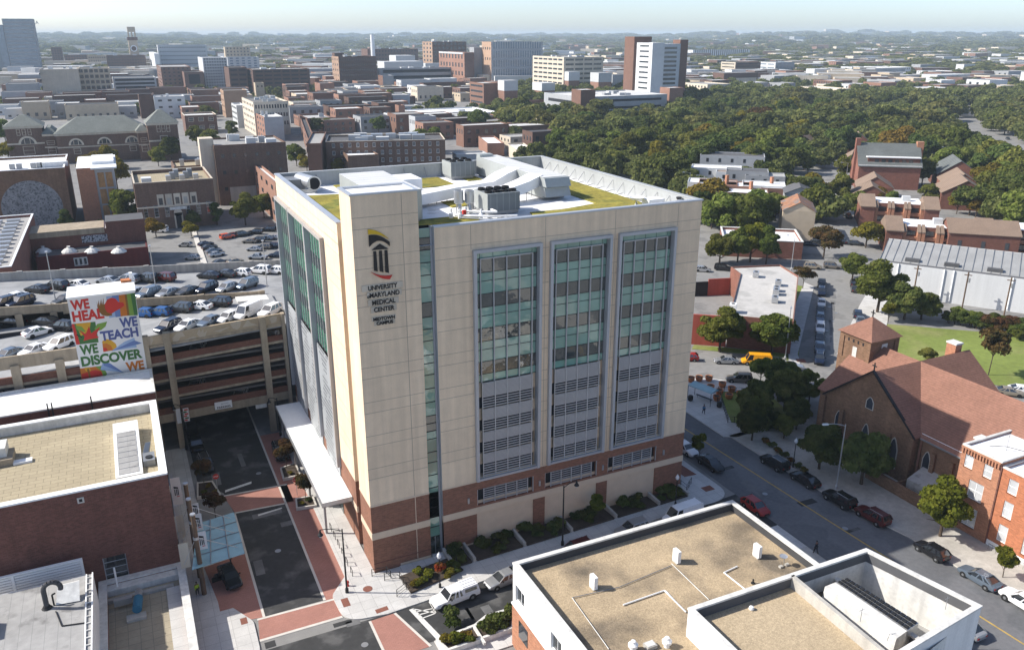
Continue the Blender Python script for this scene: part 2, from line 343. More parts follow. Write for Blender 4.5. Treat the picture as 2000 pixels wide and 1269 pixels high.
mk_glass('car_glass',(0.022,0.026,0.030),0.04,spec=0.8)
mk_glass('stained',(0.040,0.048,0.062),0.2,spec=0.5)
mk('glass_orange',(0.40,0.22,0.09),0.25,((0.5,0.35),(2,0.2)),spec=0.7)
m=mk('canopy_glass',(0.30,0.50,0.55),0.08,((0.6,0.12),),spec=0.7)
_b=[n for n in m.node_tree.nodes if n.type=='BSDF_PRINCIPLED'][0];_b.inputs['Alpha'].default_value=0.72
for n_,c_,r_,me_ in[('silver',(0.42,0.43,0.44),0.28,0.55),('white',(0.78,0.78,0.78),0.28,0.0),('black',(0.010,0.010,0.012),0.22,0.0),('charcoal',(0.055,0.058,0.062),0.26,0.3),('navy',(0.012,0.020,0.045),0.24,0.2),('blue',(0.015,0.085,0.26),0.26,0.2),('red',(0.30,0.018,0.015),0.28,0.1),('maroon',(0.085,0.012,0.012),0.28,0.1),('orange',(0.62,0.09,0.03),0.3,0.0),('tan',(0.34,0.29,0.22),0.3,0.4),('taupe',(0.20,0.18,0.155),0.3,0.4),('yellow',(0.75,0.33,0.01),0.35,0.0),('steelblue',(0.16,0.20,0.25),0.28,0.45)]:
 mk('car_'+n_,c_,r_,((0.6,0.05),),metal=me_,spec=0.6)
mk('pump_blue',(0.035,0.15,0.24),0.4,((0.8,0.1),))
mk('tyre',(0.018,0.018,0.018),0.85,())
mk('rim',(0.35,0.36,0.37),0.35,(),metal=0.7)
mk('lamp_red',(0.25,0.012,0.012),0.25,(),spec=0.6)
mk('lamp_clear',(0.60,0.62,0.64),0.15,(),spec=0.8)
mk('skin',(0.20,0.10,0.065),0.6,())
mk('hivis',(0.45,0.62,0.03),0.7,())
mk('cloth_dark',(0.022,0.022,0.026),0.9,())
mk('cloth_blue',(0.10,0.25,0.42),0.9,())
mk('cloth_navy',(0.018,0.024,0.05),0.9,())
mk('cloth_tan',(0.25,0.17,0.11),0.9,())
mk_leaf('leaf_mid',(0.075,0.098,0.022),(0.135,0.165,0.036),(0.210,0.225,0.062))
mk_leaf('leaf_dark',(0.050,0.072,0.020),(0.095,0.125,0.034),(0.160,0.180,0.054))
mk_leaf('leaf_lime',(0.070,0.090,0.014),(0.115,0.140,0.020),(0.180,0.195,0.030),0.15)
mk_leaf('leaf_gold',(0.115,0.105,0.018),(0.180,0.155,0.025),(0.250,0.205,0.035),0.15)
mk_leaf('leaf_rust',(0.060,0.058,0.020),(0.100,0.070,0.028),(0.145,0.082,0.034),0.15)
mk_leaf('leaf_shrub',(0.040,0.058,0.016),(0.075,0.100,0.026),(0.125,0.140,0.042))
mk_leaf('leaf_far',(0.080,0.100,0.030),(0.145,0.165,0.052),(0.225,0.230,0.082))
mk_leaf('flower',(0.30,0.09,0.02),(0.10,0.10,0.02),(0.42,0.16,0.03),0.1)
# ------------------------------------------------------------------ walls with openings, windows, buildings
def wall_face(mb,P,U,W,z0,z1,opens,depth,mat,rev=None):
 """a wall from P along U with openings (u0, v0, u1, v1), each with reveals of the given depth"""
 N_in=(-U[1],U[0]);rev=rev or mat
 us=sorted({0.0,W,*[round(o[0],4)for o in opens],*[round(o[2],4)for o in opens]});vs=sorted({z0,z1,*[round(o[1],4)for o in opens],*[round(o[3],4)for o in opens]})
 pt=lambda u,v,d=0.0:(P[0]+U[0]*u+N_in[0]*d,P[1]+U[1]*u+N_in[1]*d,v)
 for v0,v1 in zip(vs,vs[1:]):
  run=None
  for u0,u1 in zip(us,us[1:]):
   c=((u0+u1)/2,(v0+v1)/2);hole=any(o[0]<c[0]<o[2]and o[1]<c[1]<o[3]for o in opens)
   if hole:
    if run is not None:mb.face([pt(run,v0),pt(u0,v0),pt(u0,v1),pt(run,v1)],mat);run=None
   elif run is None:run=u0
  if run is not None:mb.face([pt(run,v0),pt(W,v0),pt(W,v1),pt(run,v1)],mat)
 for u0,v0,u1,v1 in opens:
  a,b=(u0,v0),(u1,v1)
  mb.face([pt(u0,v0),pt(u0,v0,depth),pt(u1,v0,depth),pt(u1,v0)][::-1],rev)
  mb.face([pt(u0,v1),pt(u1,v1),pt(u1,v1,depth),pt(u0,v1,depth)][::-1],rev)
  mb.face([pt(u0,v0),pt(u0,v1),pt(u0,v1,depth),pt(u0,v0,depth)][::-1],rev)
  mb.face([pt(u1,v0),pt(u1,v0,depth),pt(u1,v1,depth),pt(u1,v1)][::-1],rev)
WCACHE={}
STY={'flat':(None,'glass_far',1,1,0,None),'flatdark':(None,'dark_void',1,1,0,None),'flatblue':(None,'glass_blue',1,1,0,None),'flatwhite':(None,'white_far',1,1,0,None),'sash':('white','glass_dark',1,2,0.10,'stone_buff'),'sashblind':('white','glass_curtained',1,2,0.09,'stone_buff'),'pair':('white','glass_curtained',2,2,0.09,'stone_buff'),'grid':('frame_light','glass_dark',2,2,0.08,None),'ind':('grey_metal','glass_dark',1,4,0.10,'stone_buff'),'apt':('white_far','glass_far',2,1,0.16,'stone_buff'),'stone':('stone_buff','glass_far',1,2,0.22,None),'mod':('white','glass_dark',2,1,0.07,None)}
def window(parent,P,U,u0,z0,w,h,style,inset=0.0,name='window'):
 fm,pm,nc,nr,bw,sm=STY[style];key=(round(w,2),round(h,2),style,name)
 if key not in WCACHE:
  f=MB();g=MB()
  if fm is None:f.box(0,-0.05,0,w,0.03,h,pm);WCACHE[key]=(f.mesh(name),None)
  else:
   y0,y1=-0.04,0.06
   f.box(0,y0,0,bw,y1,h,fm);f.box(w-bw,y0,0,w,y1,h,fm);f.box(bw,y0,0,w-bw,y1,bw,fm);f.box(bw,y0,h-bw,w-bw,y1,h,fm)
   for i in range(1,nc):f.box(w*i/nc-bw*.4,y0+.01,bw,w*i/nc+bw*.4,y1,h-bw,fm)
   for i in range(1,nr):f.box(bw,y0+.013,h*i/nr-bw*.35,w-bw,y1-.003,h*i/nr+bw*.35,fm)
   if sm:f.box(-0.08,-0.14,-0.12,w+0.08,0.05,-0.002,sm)
   g.box(bw-0.01,0.015,bw-0.01,w-bw+0.01,0.05,h-bw+0.01,pm);WCACHE[key]=(f.mesh(name),g.mesh('pane'))
 fme,gme=WCACHE[key];th=math.atan2(U[1],U[0]);wl=WLOC[parent.name]
 o=bpy.data.objects.new(name,fme);COL.objects.link(o);o.parent=parent
 x=P[0]+U[0]*u0-U[1]*inset;y=P[1]+U[1]*u0+U[0]*inset
 o.location=(x-wl[0],y-wl[1],z0-wl[2]);o.rotation_euler=(0,0,th)
 if gme is not None:
  p=bpy.data.objects.new('pane',gme);COL.objects.link(p);p.parent=o
 return o
def inset_poly(poly,d):
 out=[];k=len(poly)
 for i in range(k):
  a,b,c=Vector(poly[i-1]),Vector(poly[i]),Vector(poly[(i+1)%k])
  u=(b-a).normalized();v=(c-b).normalized();n1=Vector((-u.y,u.x));n2=Vector((-v.y,v.x));m=(n1+n2);q=m.dot(n1)
  m=n1 if abs(q)<1e-3 else m/q;out.append((b.x+m.x*d,b.y+m.y*d))
 return out
def ccw(poly):
 a=sum(p[0]*q[1]-q[0]*p[1]for p,q in zip(poly,poly[1:]+poly[:1]));return list(poly)if a>0 else list(poly)[::-1]
def rect(x0,y0,x1,y1):return[(x0,y0),(x1,y0),(x1,y1),(x0,y1)]
def orect(x,y,ang,L,D):
 u=(math.cos(ang),math.sin(ang));v=(-u[1],u[0])
 return[(x,y),(x+u[0]*L,y+u[1]*L),(x+u[0]*L+v[0]*D,y+u[1]*L+v[1]*D),(x+v[0]*D,y+v[1]*D)]
def building(name,label,cat,poly,h,wall,roof='roof_grey',para=0.7,pt=0.3,cope=None,wins=(),z0=0.0,group=None,recess=0.12,edge_mat={},proud=0.06,inner=None):
 poly=[tuple(map(float,p))for p in poly];r=thing(name,label,cat,(poly[0][0],poly[0][1],z0),group)
 mb=MB();k=len(poly);jobs=[]
 for i in range(k):
  a,b=Vector(poly[i]),Vector(poly[(i+1)%k]);W=(b-a).length;U=(b-a)/W;ops=[]
  for wn in wins:
   if wn[0]!=i:continue
   _,cols,rows,ww,wh,sty=wn[:6];u0,u1=wn[6]if len(wn)>6 else(0.6,W-0.6)
   if u1<0:u1=W+u1
   us=[u0+(u1-u0)*(c+0.5)/cols-ww/2 for c in range(cols)]if isinstance(cols,int)else[c-ww/2 for c in cols]
   flat=STY[sty][0]is None
   for zz in rows:
    for u in us:
     if u<0.05 or u+ww>W-0.05:continue
     jobs.append((a,U,u,zz,ww,wh,sty,0.0 if flat else recess))
     if not flat:ops.append((u,zz,u+ww,zz+wh))
  wall_face(mb,a,U,W,z0,h,ops,recess+0.04,edge_mat.get(i,wall))
 ins=inset_poly(poly,pt)
 if para>0:
  for i in range(k):
   a,b=ins[i],ins[(i+1)%k];mb.face([(b[0],b[1],h-para),(a[0],a[1],h-para),(a[0],a[1],h),(b[0],b[1],h)],inner or edge_mat.get(i,wall))
  for i in range(k):
   j=(i+1)%k;mb.face([(*poly[i],h),(*poly[j],h),(*ins[j],h),(*ins[i],h)],edge_mat.get(i,wall))
 mb.build('wall',r)
 rf=MB();rf.face([(x,y,h-para)for x,y in(ins if para>0 else poly)],roof);rf.build('roof',r)
 if cope:
  o1,o2=inset_poly(poly,-proud),inset_poly(poly,pt+0.04);c=MB()
  for i in range(k):
   j=(i+1)%k
   c.hexa([(*o1[i],h-0.10),(*o1[j],h-0.10),(*o2[j],h-0.10),(*o2[i],h-0.10)],[(*o1[i],h+0.09),(*o1[j],h+0.09),(*o2[j],h+0.09),(*o2[i],h+0.09)],cope)
  c.build('coping',r)
 for a,U,u,zz,ww,wh,sty,ins_ in jobs:window(r,a,U,u,zz,ww,wh,sty,ins_)
 return r
def gable_prism(mb,x0,y0,x1,y1,z,zr,axis,wall,roof,over=0.3,th=0.18):
 """gable roof on a rectangle; ridge along axis 'x' or 'y'; end triangles in wall material, two thick slopes"""
 if axis=='x':
  ym=(y0+y1)/2
  mb.face([(x0,y1,z),(x0,y0,z),(x0,ym,zr)],wall);mb.face([(x1,y0,z),(x1,y1,z),(x1,ym,zr)],wall)
  for ya,s in((y0,-1),(y1,1)):
   sl=(zr-z)/abs(ym-ya);ye=ya+s*over;ze=z-sl*over
   a=[(x0-over,ye,ze),(x1+over,ye,ze),(x1+over,ym,zr),(x0-over,ym,zr)]
   mb.hexa([(p[0],p[1],p[2]+.01)for p in a],[(p[0],p[1],p[2]+th)for p in a],roof)
 else:
  xm=(x0+x1)/2
  mb.face([(x0,y0,z),(x1,y0,z),(xm,y0,zr)],wall);mb.face([(x1,y1,z),(x0,y1,z),(xm,y1,zr)],wall)
  for xa,s in((x0,-1),(x1,1)):
   sl=(zr-z)/abs(xm-xa);xe=xa+s*over;ze=z-sl*over
   a=[(xe,y0-over,ze),(xe,y1+over,ze),(xm,y1+over,zr),(xm,y0-over,zr)]
   mb.hexa([(p[0],p[1],p[2]+.01)for p in a],[(p[0],p[1],p[2]+th)for p in a],roof)
def text_mesh(txt,size,mat,ext=0.02,bold=0.0,align='CENTER',spacing=1.0,shear=0.0,sx=1.0):
 cu=bpy.data.curves.new('lettering','FONT');cu.body=txt;cu.size=size;cu.extrude=ext;cu.offset=bold;cu.align_x=align;cu.space_character=spacing;cu.shear=shear
 o=bpy.data.objects.new('lettering_source',cu);COL.objects.link(o);dg=bpy.context.evaluated_depsgraph_get();dg.update()
 me=bpy.data.meshes.new_from_object(o.evaluated_get(dg));bpy.data.objects.remove(o);bpy.data.curves.remove(cu)
 me.materials.clear();me.materials.append(MATS[mat])
 if sx!=1.0:me.transform(Matrix.Diagonal((sx,1,1,1)))
 me.name='lettering';return me
def put_text(parent,me,loc,rotz=0.0,name='lettering'):
 wl=WLOC[parent.name];o=bpy.data.objects.new(name,me);COL.objects.link(o);o.parent=parent
 o.location=(loc[0]-wl[0],loc[1]-wl[1],loc[2]-wl[2]);o.rotation_euler=(math.pi/2,0,rotz);return o
# ============== the medical tower
H=thing('hospital_building','tall beige medical tower on a brick base with three glazed bays and a planted roof','hospital',(0,0,0))
TZ,FZ,RZ=44.75,40.7,38.75
GZ=[12.5+4.1*k for k in range(7)]+[13.8+4.1*k for k in range(7)]
# --- main block shell: front facade has three bay openings, strip windows and the stairwell slot
bays=[(13.15,21.65),(22.75,31.0),(31.95,40.25)]
mb=MB()
ops=[(a+.35-8.8,9.45,b-.35-8.8,37.4)for a,b in bays]
lw=[(13.3,21.0),(22.6,30.25),(31.9,39.55)]
wall_face(mb,(8.8,0),(1,0),35.2,9.0,FZ,ops,0.9,'precast')
ops2=[(a-8.8,5.65,b-8.8,7.85)for a,b in lw]
wall_face(mb,(8.8,0),(1,0),35.2,5.4,9.0,ops2,0.7,'brick_hosp')
mb.box(8.77,-0.06,4.55,44.06,0.3,5.42,'band')
mb.box(8.77,-0.045,8.93,44.05,0.2,9.10,'band')
def low(x0,x1,m,d=0.0):mb.box(x0,d,-0.5,x1,0.5,4.56,m)
low(8.8,13.2,'brick_hosp');low(21.0,22.62,'brick_hosp');low(30.3,31.9,'brick_hosp');low(39.5,44.0,'brick_hosp')
for a,b in((13.2,21.0),(22.62,30.3),(31.9,39.5)):low(a,b,'band',0.15)
mb.box(8.78,-0.03,-0.3,13.2,0.1,0.55,'band')
wall_face(mb,(44,0),(0,1),43,-0.5,9.0,(),0.3,'brick_hosp');wall_face(mb,(44,0),(0,1),43,9.0,FZ,(),0.3,'precast')
wall_face(mb,(44,43),(-1,0),44,-0.5,9.0,(),0.3,'brick_hosp');wall_face(mb,(44,43),(-1,0),44,9.0,FZ,(),0.3,'precast')
lb=[(33.3,42.6),(23.4,32.9),(13.9,22.9)]
lops=[(43-b+.1,7.5,43-a-.1,37.2)for a,b in lb]
wall_face(mb,(0,43),(0,-1),36.5,8.9,FZ,[(o[0],8.95,o[2],o[3])for o in lops],0.35,'precast_lit')
wall_face(mb,(0,43),(0,-1),36.5,-0.5,8.9,(),0.3,'brick_hosp')
mb.box(-0.05,6.45,4.6,0.2,43,5.4,'band')
mb.face([(0,6.5,-0.5),(2.4,6.5,-0.5),(2.4,6.5,FZ),(0,6.5,FZ)],'precast');mb.face([(0,6.49,-0.5),(2.4,6.49,-0.5),(2.4,6.49,8.9),(0,6.49,8.9)],'brick_hosp')
mb.face([(2.4,6.5,-0.5),(2.4,4.5,-0.5),(2.4,4.5,FZ),(2.4,6.5,FZ)],'precast')
mb.face([(7.1,1.7,0),(8.8,1.7,0),(8.8,1.7,FZ),(7.1,1.7,FZ)],'dark_void')
mb.face([(8.8,1.7,-0.5),(8.8,0,-0.5),(8.8,0,FZ),(8.8,1.7,FZ)],'grey_metal')
p=0.5
for q in([(p,42.5),(p,6.9)],[(43.5,p),(43.5,42.5)],[(8.8,p),(43.5,p)][::-1],[(43.5,42.5),(p,42.5)]):
 mb.face([(*q[0],RZ-.3),(*q[1],RZ-.3),(*q[1],FZ),(*q[0],FZ)],'screen_wall')
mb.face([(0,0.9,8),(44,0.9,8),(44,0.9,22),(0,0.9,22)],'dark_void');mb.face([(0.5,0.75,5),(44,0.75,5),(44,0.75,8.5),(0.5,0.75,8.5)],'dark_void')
for z in GZ:
 segs=[(8.85,13.1),(21.7,22.7),(31.05,31.9),(40.3,43.98)]if z<37.6 else[(8.85,43.98)]
 for a,b in segs:mb.box(a,-0.008,z-.026,b,0.02,z+.026,'joint')
for x,z0,z1 in((13.0,37.9,40.6),(22.2,9.1,40.6),(31.5,9.1,40.6),(40.5,37.9,40.6)):mb.box(x-.03,-0.007,z0,x+.03,0.02,z1,'joint')
for z in(38.3,39.4):mb.box(-0.008,6.6,z-.03,0.02,42.9,z+.03,'joint')
for z in GZ:
 for a,b in((42.65,42.95),(6.55,12.9)):mb.box(-0.008,a,z-.03,0.02,b,z+.03,'joint')
mb.build('wall',H)
# --- stair tower at the corner
mb=MB()
def shell(x0,y0,x1,y1,z0,z1,m,lit):
 mb.face([(x0,y0,z0),(x1,y0,z0),(x1,y0,z1),(x0,y0,z1)],m);mb.face([(x1,y0,z0),(x1,y1,z0),(x1,y1,z1),(x1,y0,z1)],m)
 mb.face([(x1,y1,z0),(x0,y1,z0),(x0,y1,z1),(x1,y1,z1)],m);mb.face([(x0,y1,z0),(x0,y0,z0),(x0,y0,z1),(x0,y1,z1)],lit)
shell(0,0,7.1,4.6,-0.5,9.0,'brick_hosp','brick_hosp');shell(0,0,7.1,4.6,9.0,TZ,'precast','precast_lit')
mb.face([(0,4.6,TZ),(0,0,TZ),(7.1,0,TZ),(7.1,4.6,TZ)][::-1],'canopy_white')
mb.box(-0.06,-0.06,4.55,7.12,4.6,5.42,'band');mb.box(-0.05,-0.05,8.92,7.13,4.6,9.12,'band');mb.box(5.35,-0.02,0.5,5.43,0.05,8.9,'band')
mb.box(-0.02,-0.05,-0.2,7.1,0.02,0.02,'band');mb.box(3.2,-0.05,-0.3,7.1,0.02,0.42,'band');mb.box(-0.015,-0.03,1.22,7.1,0.02,1.34,'brick_dark')
for z in GZ+[41.3,42.5]:mb.box(-0.008,-0.009,z-.026,7.1,0.02,z+.026,'joint')
mb.box(5.30,-0.007,9.1,5.37,0.02,44.6,'joint')
st=mb.build('stair_tower',H)
c=MB();c.box(-0.12,-0.12,TZ+.02,7.2,0.35,TZ+.2,'coping_metal');c.box(-0.12,0.35,TZ+.02,0.3,4.7,TZ+.2,'coping_metal');c.box(6.85,0.35,TZ+.02,7.2,4.7,TZ+.2,'coping_metal');c.box(0.3,4.3,TZ+.02,6.85,4.7,TZ+.19,'coping_metal');c.build('coping',st)
# --- stairwell glazing strip
g=MB();f=MB();z=2.4
rr=random.Random(3)
while z<40.4:
 hh=rr.choice([1.0,1.35,1.4,1.7]);m=rr.choice(['glass_spandrel','glass_spandrel','glass_vision','glass_spandrel'])
 if z<8:m='glass_spandrel';hh=1.35
 g.box(7.16,0.75,z+.03,8.74,0.85,min(z+hh,40.6)-.03,m);f.box(7.12,0.70,z-.04,8.79,0.9,z+.04,'black');z+=hh
g.build('stairwell_glazing',H)
f.box(7.12,0.68,0,7.2,0.9,40.6,'coping_metal');f.box(8.56,0.66,0,8.79,0.9,40.75,'grey_metal');f.box(7.9,0.69,0,7.98,0.8,2.4,'galv');f.build('mullion',H)
d=MB();d.box(7.2,0.78,0.02,7.88,0.84,2.3,'glass_vision');d.box(8.0,0.78,0.02,8.54,0.84,2.3,'glass_vision');d.build('entrance_door',H)
# --- copings of the main roof
c=MB();c.box(8.75,-0.1,FZ,44.1,0.55,FZ+.18,'coping_metal');c.box(-0.1,6.4,FZ,0.55,43.1,FZ+.18,'coping_metal');c.box(43.45,0.55,FZ,44.1,42.4,FZ+.16,'screen_wall');c.box(0.55,42.4,FZ,44.1,43.1,FZ+.17,'screen_wall')
c.build('coping',H)
for i in range(25):
 rb=MB();y=6+i*2.75;x=2.5+(i-13)*3.4
 if i<13:rb.path([(43.45,y,FZ-.35),(42.2,y,RZ),(43.45,y+.02,RZ+.1)],0.05,'steel',5)
 else:rb.tube((x,42.45,FZ-.35),(x,41.2,RZ),0.05,'steel',5)
 rb.build('parapet_brace',H)
# --- roof deck and planting
rf=MB();rf.face([(0.4,4.6,RZ),(43.6,0.4,RZ),(43.6,42.6,RZ),(0.4,42.6,RZ)],'white_roof');rf.face([(7.1,0.4,RZ),(43.6,0.4,RZ),(0.4,4.6,RZ)],'white_roof');rf.build('roof',H)
gr=MB();gz=RZ+.004
def gpatch(pts):gr.prism(pts,gz,gz+.14,'sedum')
gpatch([(0.9,14.5),(6.9,14.5),(6.9,33.5),(0.9,34.5)])
gpatch([(9.0,0.7),(19.3,0.7),(19.6,2.6),(17.0,3.4),(16.2,7.6),(12.2,8.6),(9.0,8.2)])
gpatch([(9.0,9.2),(12.4,9.6),(17.8,9.0),(18.6,10.8),(15.5,12.6),(9.0,12.6)])
gpatch([(22.8,0.7),(38.2,0.7),(39.5,5.2),(42.0,8.2),(42.2,41.0),(36.4,41.0),(36.2,12.2),(30.0,10.6),(25.6,10.8),(24.2,4.2)])
gpatch([(18.5,33.5),(24.6,33.5),(24.6,41.2),(18.5,41.2)]);gpatch([(27.8,36.2),(30.2,36.2),(30.2,41.2),(27.8,41.2)]);gpatch([(8.0,36),(11.5,36),(11.5,41),(8,41)]);gpatch([(18.0,18.2),(21.0,18.2),(21.0,22.2),(18.0,22.2)])
gr.build('planted_roof',H)
# --- glazed upper bays of the front and their frames, louvres below
cuts=[(36.6,37.35,'s'),(35.0,36.6,'v'),(34.0,35.0,'s'),(32.5,34.0,'s'),(30.9,32.5,'v'),(29.9,30.9,'s'),(28.4,29.9,'s'),(26.8,28.4,'v'),(25.8,26.8,'s'),(24.3,25.8,'s'),(22.75,24.3,'v'),(21.8,22.75,'s')]
for bi,(a,b)in enumerate(bays):
 x0,x1=a+.38,b-.38
 cw=MB();cw.box(x0,0.42,21.72,x1,0.5,37.4,'black');ct=cw.build('curtain_wall',H)
 cols=[x0,x0+.62]+[x0+.62+(x1-x0-1.24)*i/4 for i in range(1,5)]+[x1]
 for z0,z1,kd in cuts:
  mat,nm=('glass_spandrel','spandrel_glass')if kd=='s' else('glass_vision','vision_glass');g=MB()
  for u0,u1 in zip(cols,cols[1:]):
   t=[rr.uniform(-.010,.010)for _ in range(4)];y=0.34
   g.hexa([(u0+.03,y+t[0],z0+.025),(u1-.03,y+t[1],z0+.025),(u1-.03,0.41,z0+.025),(u0+.03,0.41,z0+.025)],[(u0+.03,y+t[2],z1-.025),(u1-.03,y+t[3],z1-.025),(u1-.03,0.41,z1-.025),(u0+.03,0.41,z1-.025)],mat)
  g.build(nm,ct)
 ml=MB()
 for u in cols[1:-1]:ml.box(u-.045,0.10,21.75,u+.045,0.32,36.66,'louvre')
 ml.box(cols[1]-.045,0.12,36.56,cols[-2]+.045,0.31,36.68,'louvre')
 for z0,z1,kd in cuts:ml.box(x0,0.30,z0-.03,x1,0.35,z0+.03,'black')
 ml.build('mullion',ct)
 fr=MB();o,i_=0.0,0.36
 fr.box(a,-0.45,9.1,a+i_,0.45,37.8,'grey_metal');fr.box(b-i_,-0.45,9.1,b,0.45,37.8,'grey_metal');fr.box(a+i_,-0.45,37.44,b-i_,0.45,37.8,'grey_metal');fr.box(a+i_,-0.36,9.1,b-i_,0.45,9.38,'grey_metal')
 fr.build('bay_frame',H)
 lv=MB();m0,m1=cols[1],cols[-2];z=9.55
 while z<21.7:
  fl=(z-9.4)%2.93;dense=fl>1.45 or z>20.0
  lv.box(m0,0.02,z,m1,0.16,z+(.10 if dense else.09),'louvre');z+=0.155 if dense else 0.325
 for i in range(5):
  u=m0+(m1-m0)*i/4;lv.box(u-.05,-0.06,9.4,u+.05,0.02,21.8,'louvre')
 lv.build('louvre_screen',H)
 sp=MB()
 for k in range(4):
  z0=9.45+1.5+2.95*k;z1=min(z0+1.45,21.75)if k<3 else 21.75
  sp.box(a+.37,0.5,z0,m0+.02,0.85,z1,'band');sp.box(m1-.02,0.5,z0,b-.37,0.85,z1,'band');sp.box(m0+.03,0.6,z0,m1-.03,0.8,z1,'concrete_tan')
 sp.build('spandrel',H)
 q0,q1=lw[bi];lv=MB()
 for u in[q0+.04,q0+.9]+[q0+.9+(q1-q0-1.7)*i/4 for i in range(1,5)]+[q1-.04]:lv.box(u-.045,0.05,5.66,u+.045,0.2,7.84,'louvre')
 for z in[5.72,6.15]+[6.35+.3*i for i in range(5)]:lv.box(q0+.9,0.2,z,q1-.8,0.3,z+.09,'louvre')
 lv.box(q0,0.05,7.80,q1,0.2,7.86,'louvre');lv.box(q0+.02,0.42,5.66,q1-.02,0.47,6.1,'band');lv.build('strip_window',H)
for x in(12.1,21.8,31.1,40.7):
 l=MB();l.box(x-.11,-0.16,6.3,x+.11,-0.005,7.0,'galv');l.build('wall_light',H)
# --- left side bays: green glass above a perforated screen, deep projecting fins
for a,b in lb:
 g=MB();dk=MB();z=21.7
 zz=[21.7,22.7,24.2,25.8,26.8,28.3,29.9,30.9,32.4,34.0,35.0,36.5,37.15]
 for i,(z0,z1)in enumerate(zip(zz,zz[1:])):
  mat='glass_green_dark' if i in(2,5,8,11)else 'glass_green'
  for j in range(6):
   y0=a+.15+(b-a-.3)*j/6;y1=a+.15+(b-a-.3)*(j+1)/6
   g.box(0.22+rr.uniform(-.008,.008),y0+.03,z0+.03,0.3,y1-.03,z1-.03,mat)
 cw=g.build('curtain_wall',H)
 dk.box(0.29,a+.1,7.5,0.34,b-.1,37.2,'black')
 for j in range(7):
  y0=a+.15+(b-a-.3)*j/6;dk.box(0.10,y0-.04,21.7,0.22,y0+.04,37.1,'louvre')
 dk.build('mullion',cw)
 fr=MB();fr.box(-0.5,a-.3,9.0 if a>14 else 7.3,0.25,a+.12,37.6,'frame_light');fr.box(-0.5,b-.12,7.5,0.25,b+.25,37.6,'grey_metal');fr.box(-0.5,a+.12,37.2,0.25,b-.12,37.6,'frame_light');fr.build('bay_frame',H)
 pf=MB();pf.box(-0.12,a+.14,7.6,-0.06,b-.75,21.6,'perforated');pf.box(-0.12,a+.14,3.6,-0.06,b-1.6,7.6,'perforated');pf.build('perforated_screen',H)
# --- entrance canopy
cn=MB();cn.box(-3.85,8.4,5.15,-0.06,39.6,5.75,'frame_light','canopy_white');cn.box(-3.9,8.35,5.3,-3.83,39.65,5.82,'galv');cn.box(-3.9,8.33,5.3,-0.06,8.4,5.82,'galv')
cp_=cn.build('entrance_canopy',H)
for y in(10.5,20,29.5,38.5):
 k=MB();k.tube((-3.2,y,0.1),(-3.2,y,5.15),0.16,'frame_light',10);k.build('column',cp_)
dw=MB();dw.box(-0.09,14,0.1,-0.04,38,4.4,'glass_vision');dw.build('entrance_glazing',H)
# --- emblem and lettering on the stair tower
def plate(pts,mat,y0=-0.14,y1=-0.02):
 q=MB();n=len(pts);q.v=[(x,y0,z)for x,z in pts]+[(x,y1,z)for x,z in pts]
 mi=q.mi(mat);q.f=[tuple(range(n)),tuple(reversed(range(n,2*n)))]+[(j,i,n+i,n+j)for i in range(n)for j in[(i+1)%n]];q.m=[mi]*len(q.f);return q
def arc(x0,z0,x1,z1,sag,n=8):
 return[(x0+(x1-x0)*t,z0+(z1-z0)*t+sag*4*t*(1-t))for t in[i/n for i in range(n+1)]]
E_=plate(arc(1.62,41.25,3.82,40.0,0.28)+arc(3.82,40.0,1.62,40.72,0.22)[1:],'sign_yellow').build('emblem',H)
plate(arc(1.66,40.62,3.85,39.72,0.30)+[(3.85,39.25)]+arc(3.85,39.25,1.66,39.42,0.62)[1:],'sign_black').build('emblem',H)
plate([(1.9,39.05),(3.7,39.0),(2.8,39.62)],'sign_black').build('emblem',H)
for x in(2.02,2.63,3.22):plate([(x,36.85-(x-2)*.25),(x+.38,36.7-(x-2)*.25),(x+.34,38.88),(x+.04,38.88)],'sign_black').build('emblem',H)
plate(arc(1.66,36.75,3.95,36.15,-0.22)+arc(3.95,35.72,1.66,36.75,-0.30)[1:],'sign_red').build('emblem',H)
for txt,cx,z,s,sxx in(('UNIVERSITY',2.82,34.75,.72,.82),('MARYLAND',3.0,33.95,.72,.86),('MEDICAL',2.85,33.12,.72,.86),('CENTER',2.85,32.32,.70,.86),('MIDTOWN',2.8,31.35,.48,1.0),('CAMPUS',2.85,30.85,.48,1.0)):
 b_=MB();wv=len(txt)*s*sxx*.36+.12;b_.box(cx-wv,-0.10,z-.08,cx+wv,-0.02,z+s*.80,'stone_buff');b_.build('sign_backing',H)
 put_text(H,text_mesh(txt,s,'sign_black',0.03,0.014 if s>.6 else.02,sx=sxx),(cx,-0.14,z))
put_text(H,text_mesh('of',.52,'sign_black',0.03,0.012,shear=.3),(1.28,-0.14,33.95))
# ============== equipment standing on the planted roof
t=thing('air_handler','long pale grey air handling unit with ribbed top on the planted roof','roof unit',(31.3,16.5,RZ))
b=MB();b.box(31.0,17.6,RZ+.35,34.6,40.5,RZ+3.1,'ahu','ahu_top');b.build('body',t)
b=MB();b.hexa([(30.9,16.4,RZ+1.9),(34.7,16.4,RZ+1.9),(34.7,17.6,RZ+1.9),(30.9,17.6,RZ+1.9)],[(30.9,17.0,RZ+3.05),(34.7,17.0,RZ+3.05),(34.7,17.6,RZ+3.05),(30.9,17.6,RZ+3.05)],'ahu');b.build('intake_hood',t)
b=MB();b.hexa([(30.9,16.4,RZ+.6),(34.7,16.4,RZ+.6),(34.7,17.6,RZ+.6),(30.9,17.6,RZ+.6)],[(30.9,17.0,RZ+1.75),(34.7,17.0,RZ+1.75),(34.7,17.6,RZ+1.75),(30.9,17.6,RZ+1.75)],'ahu');b.build('intake_hood',t)
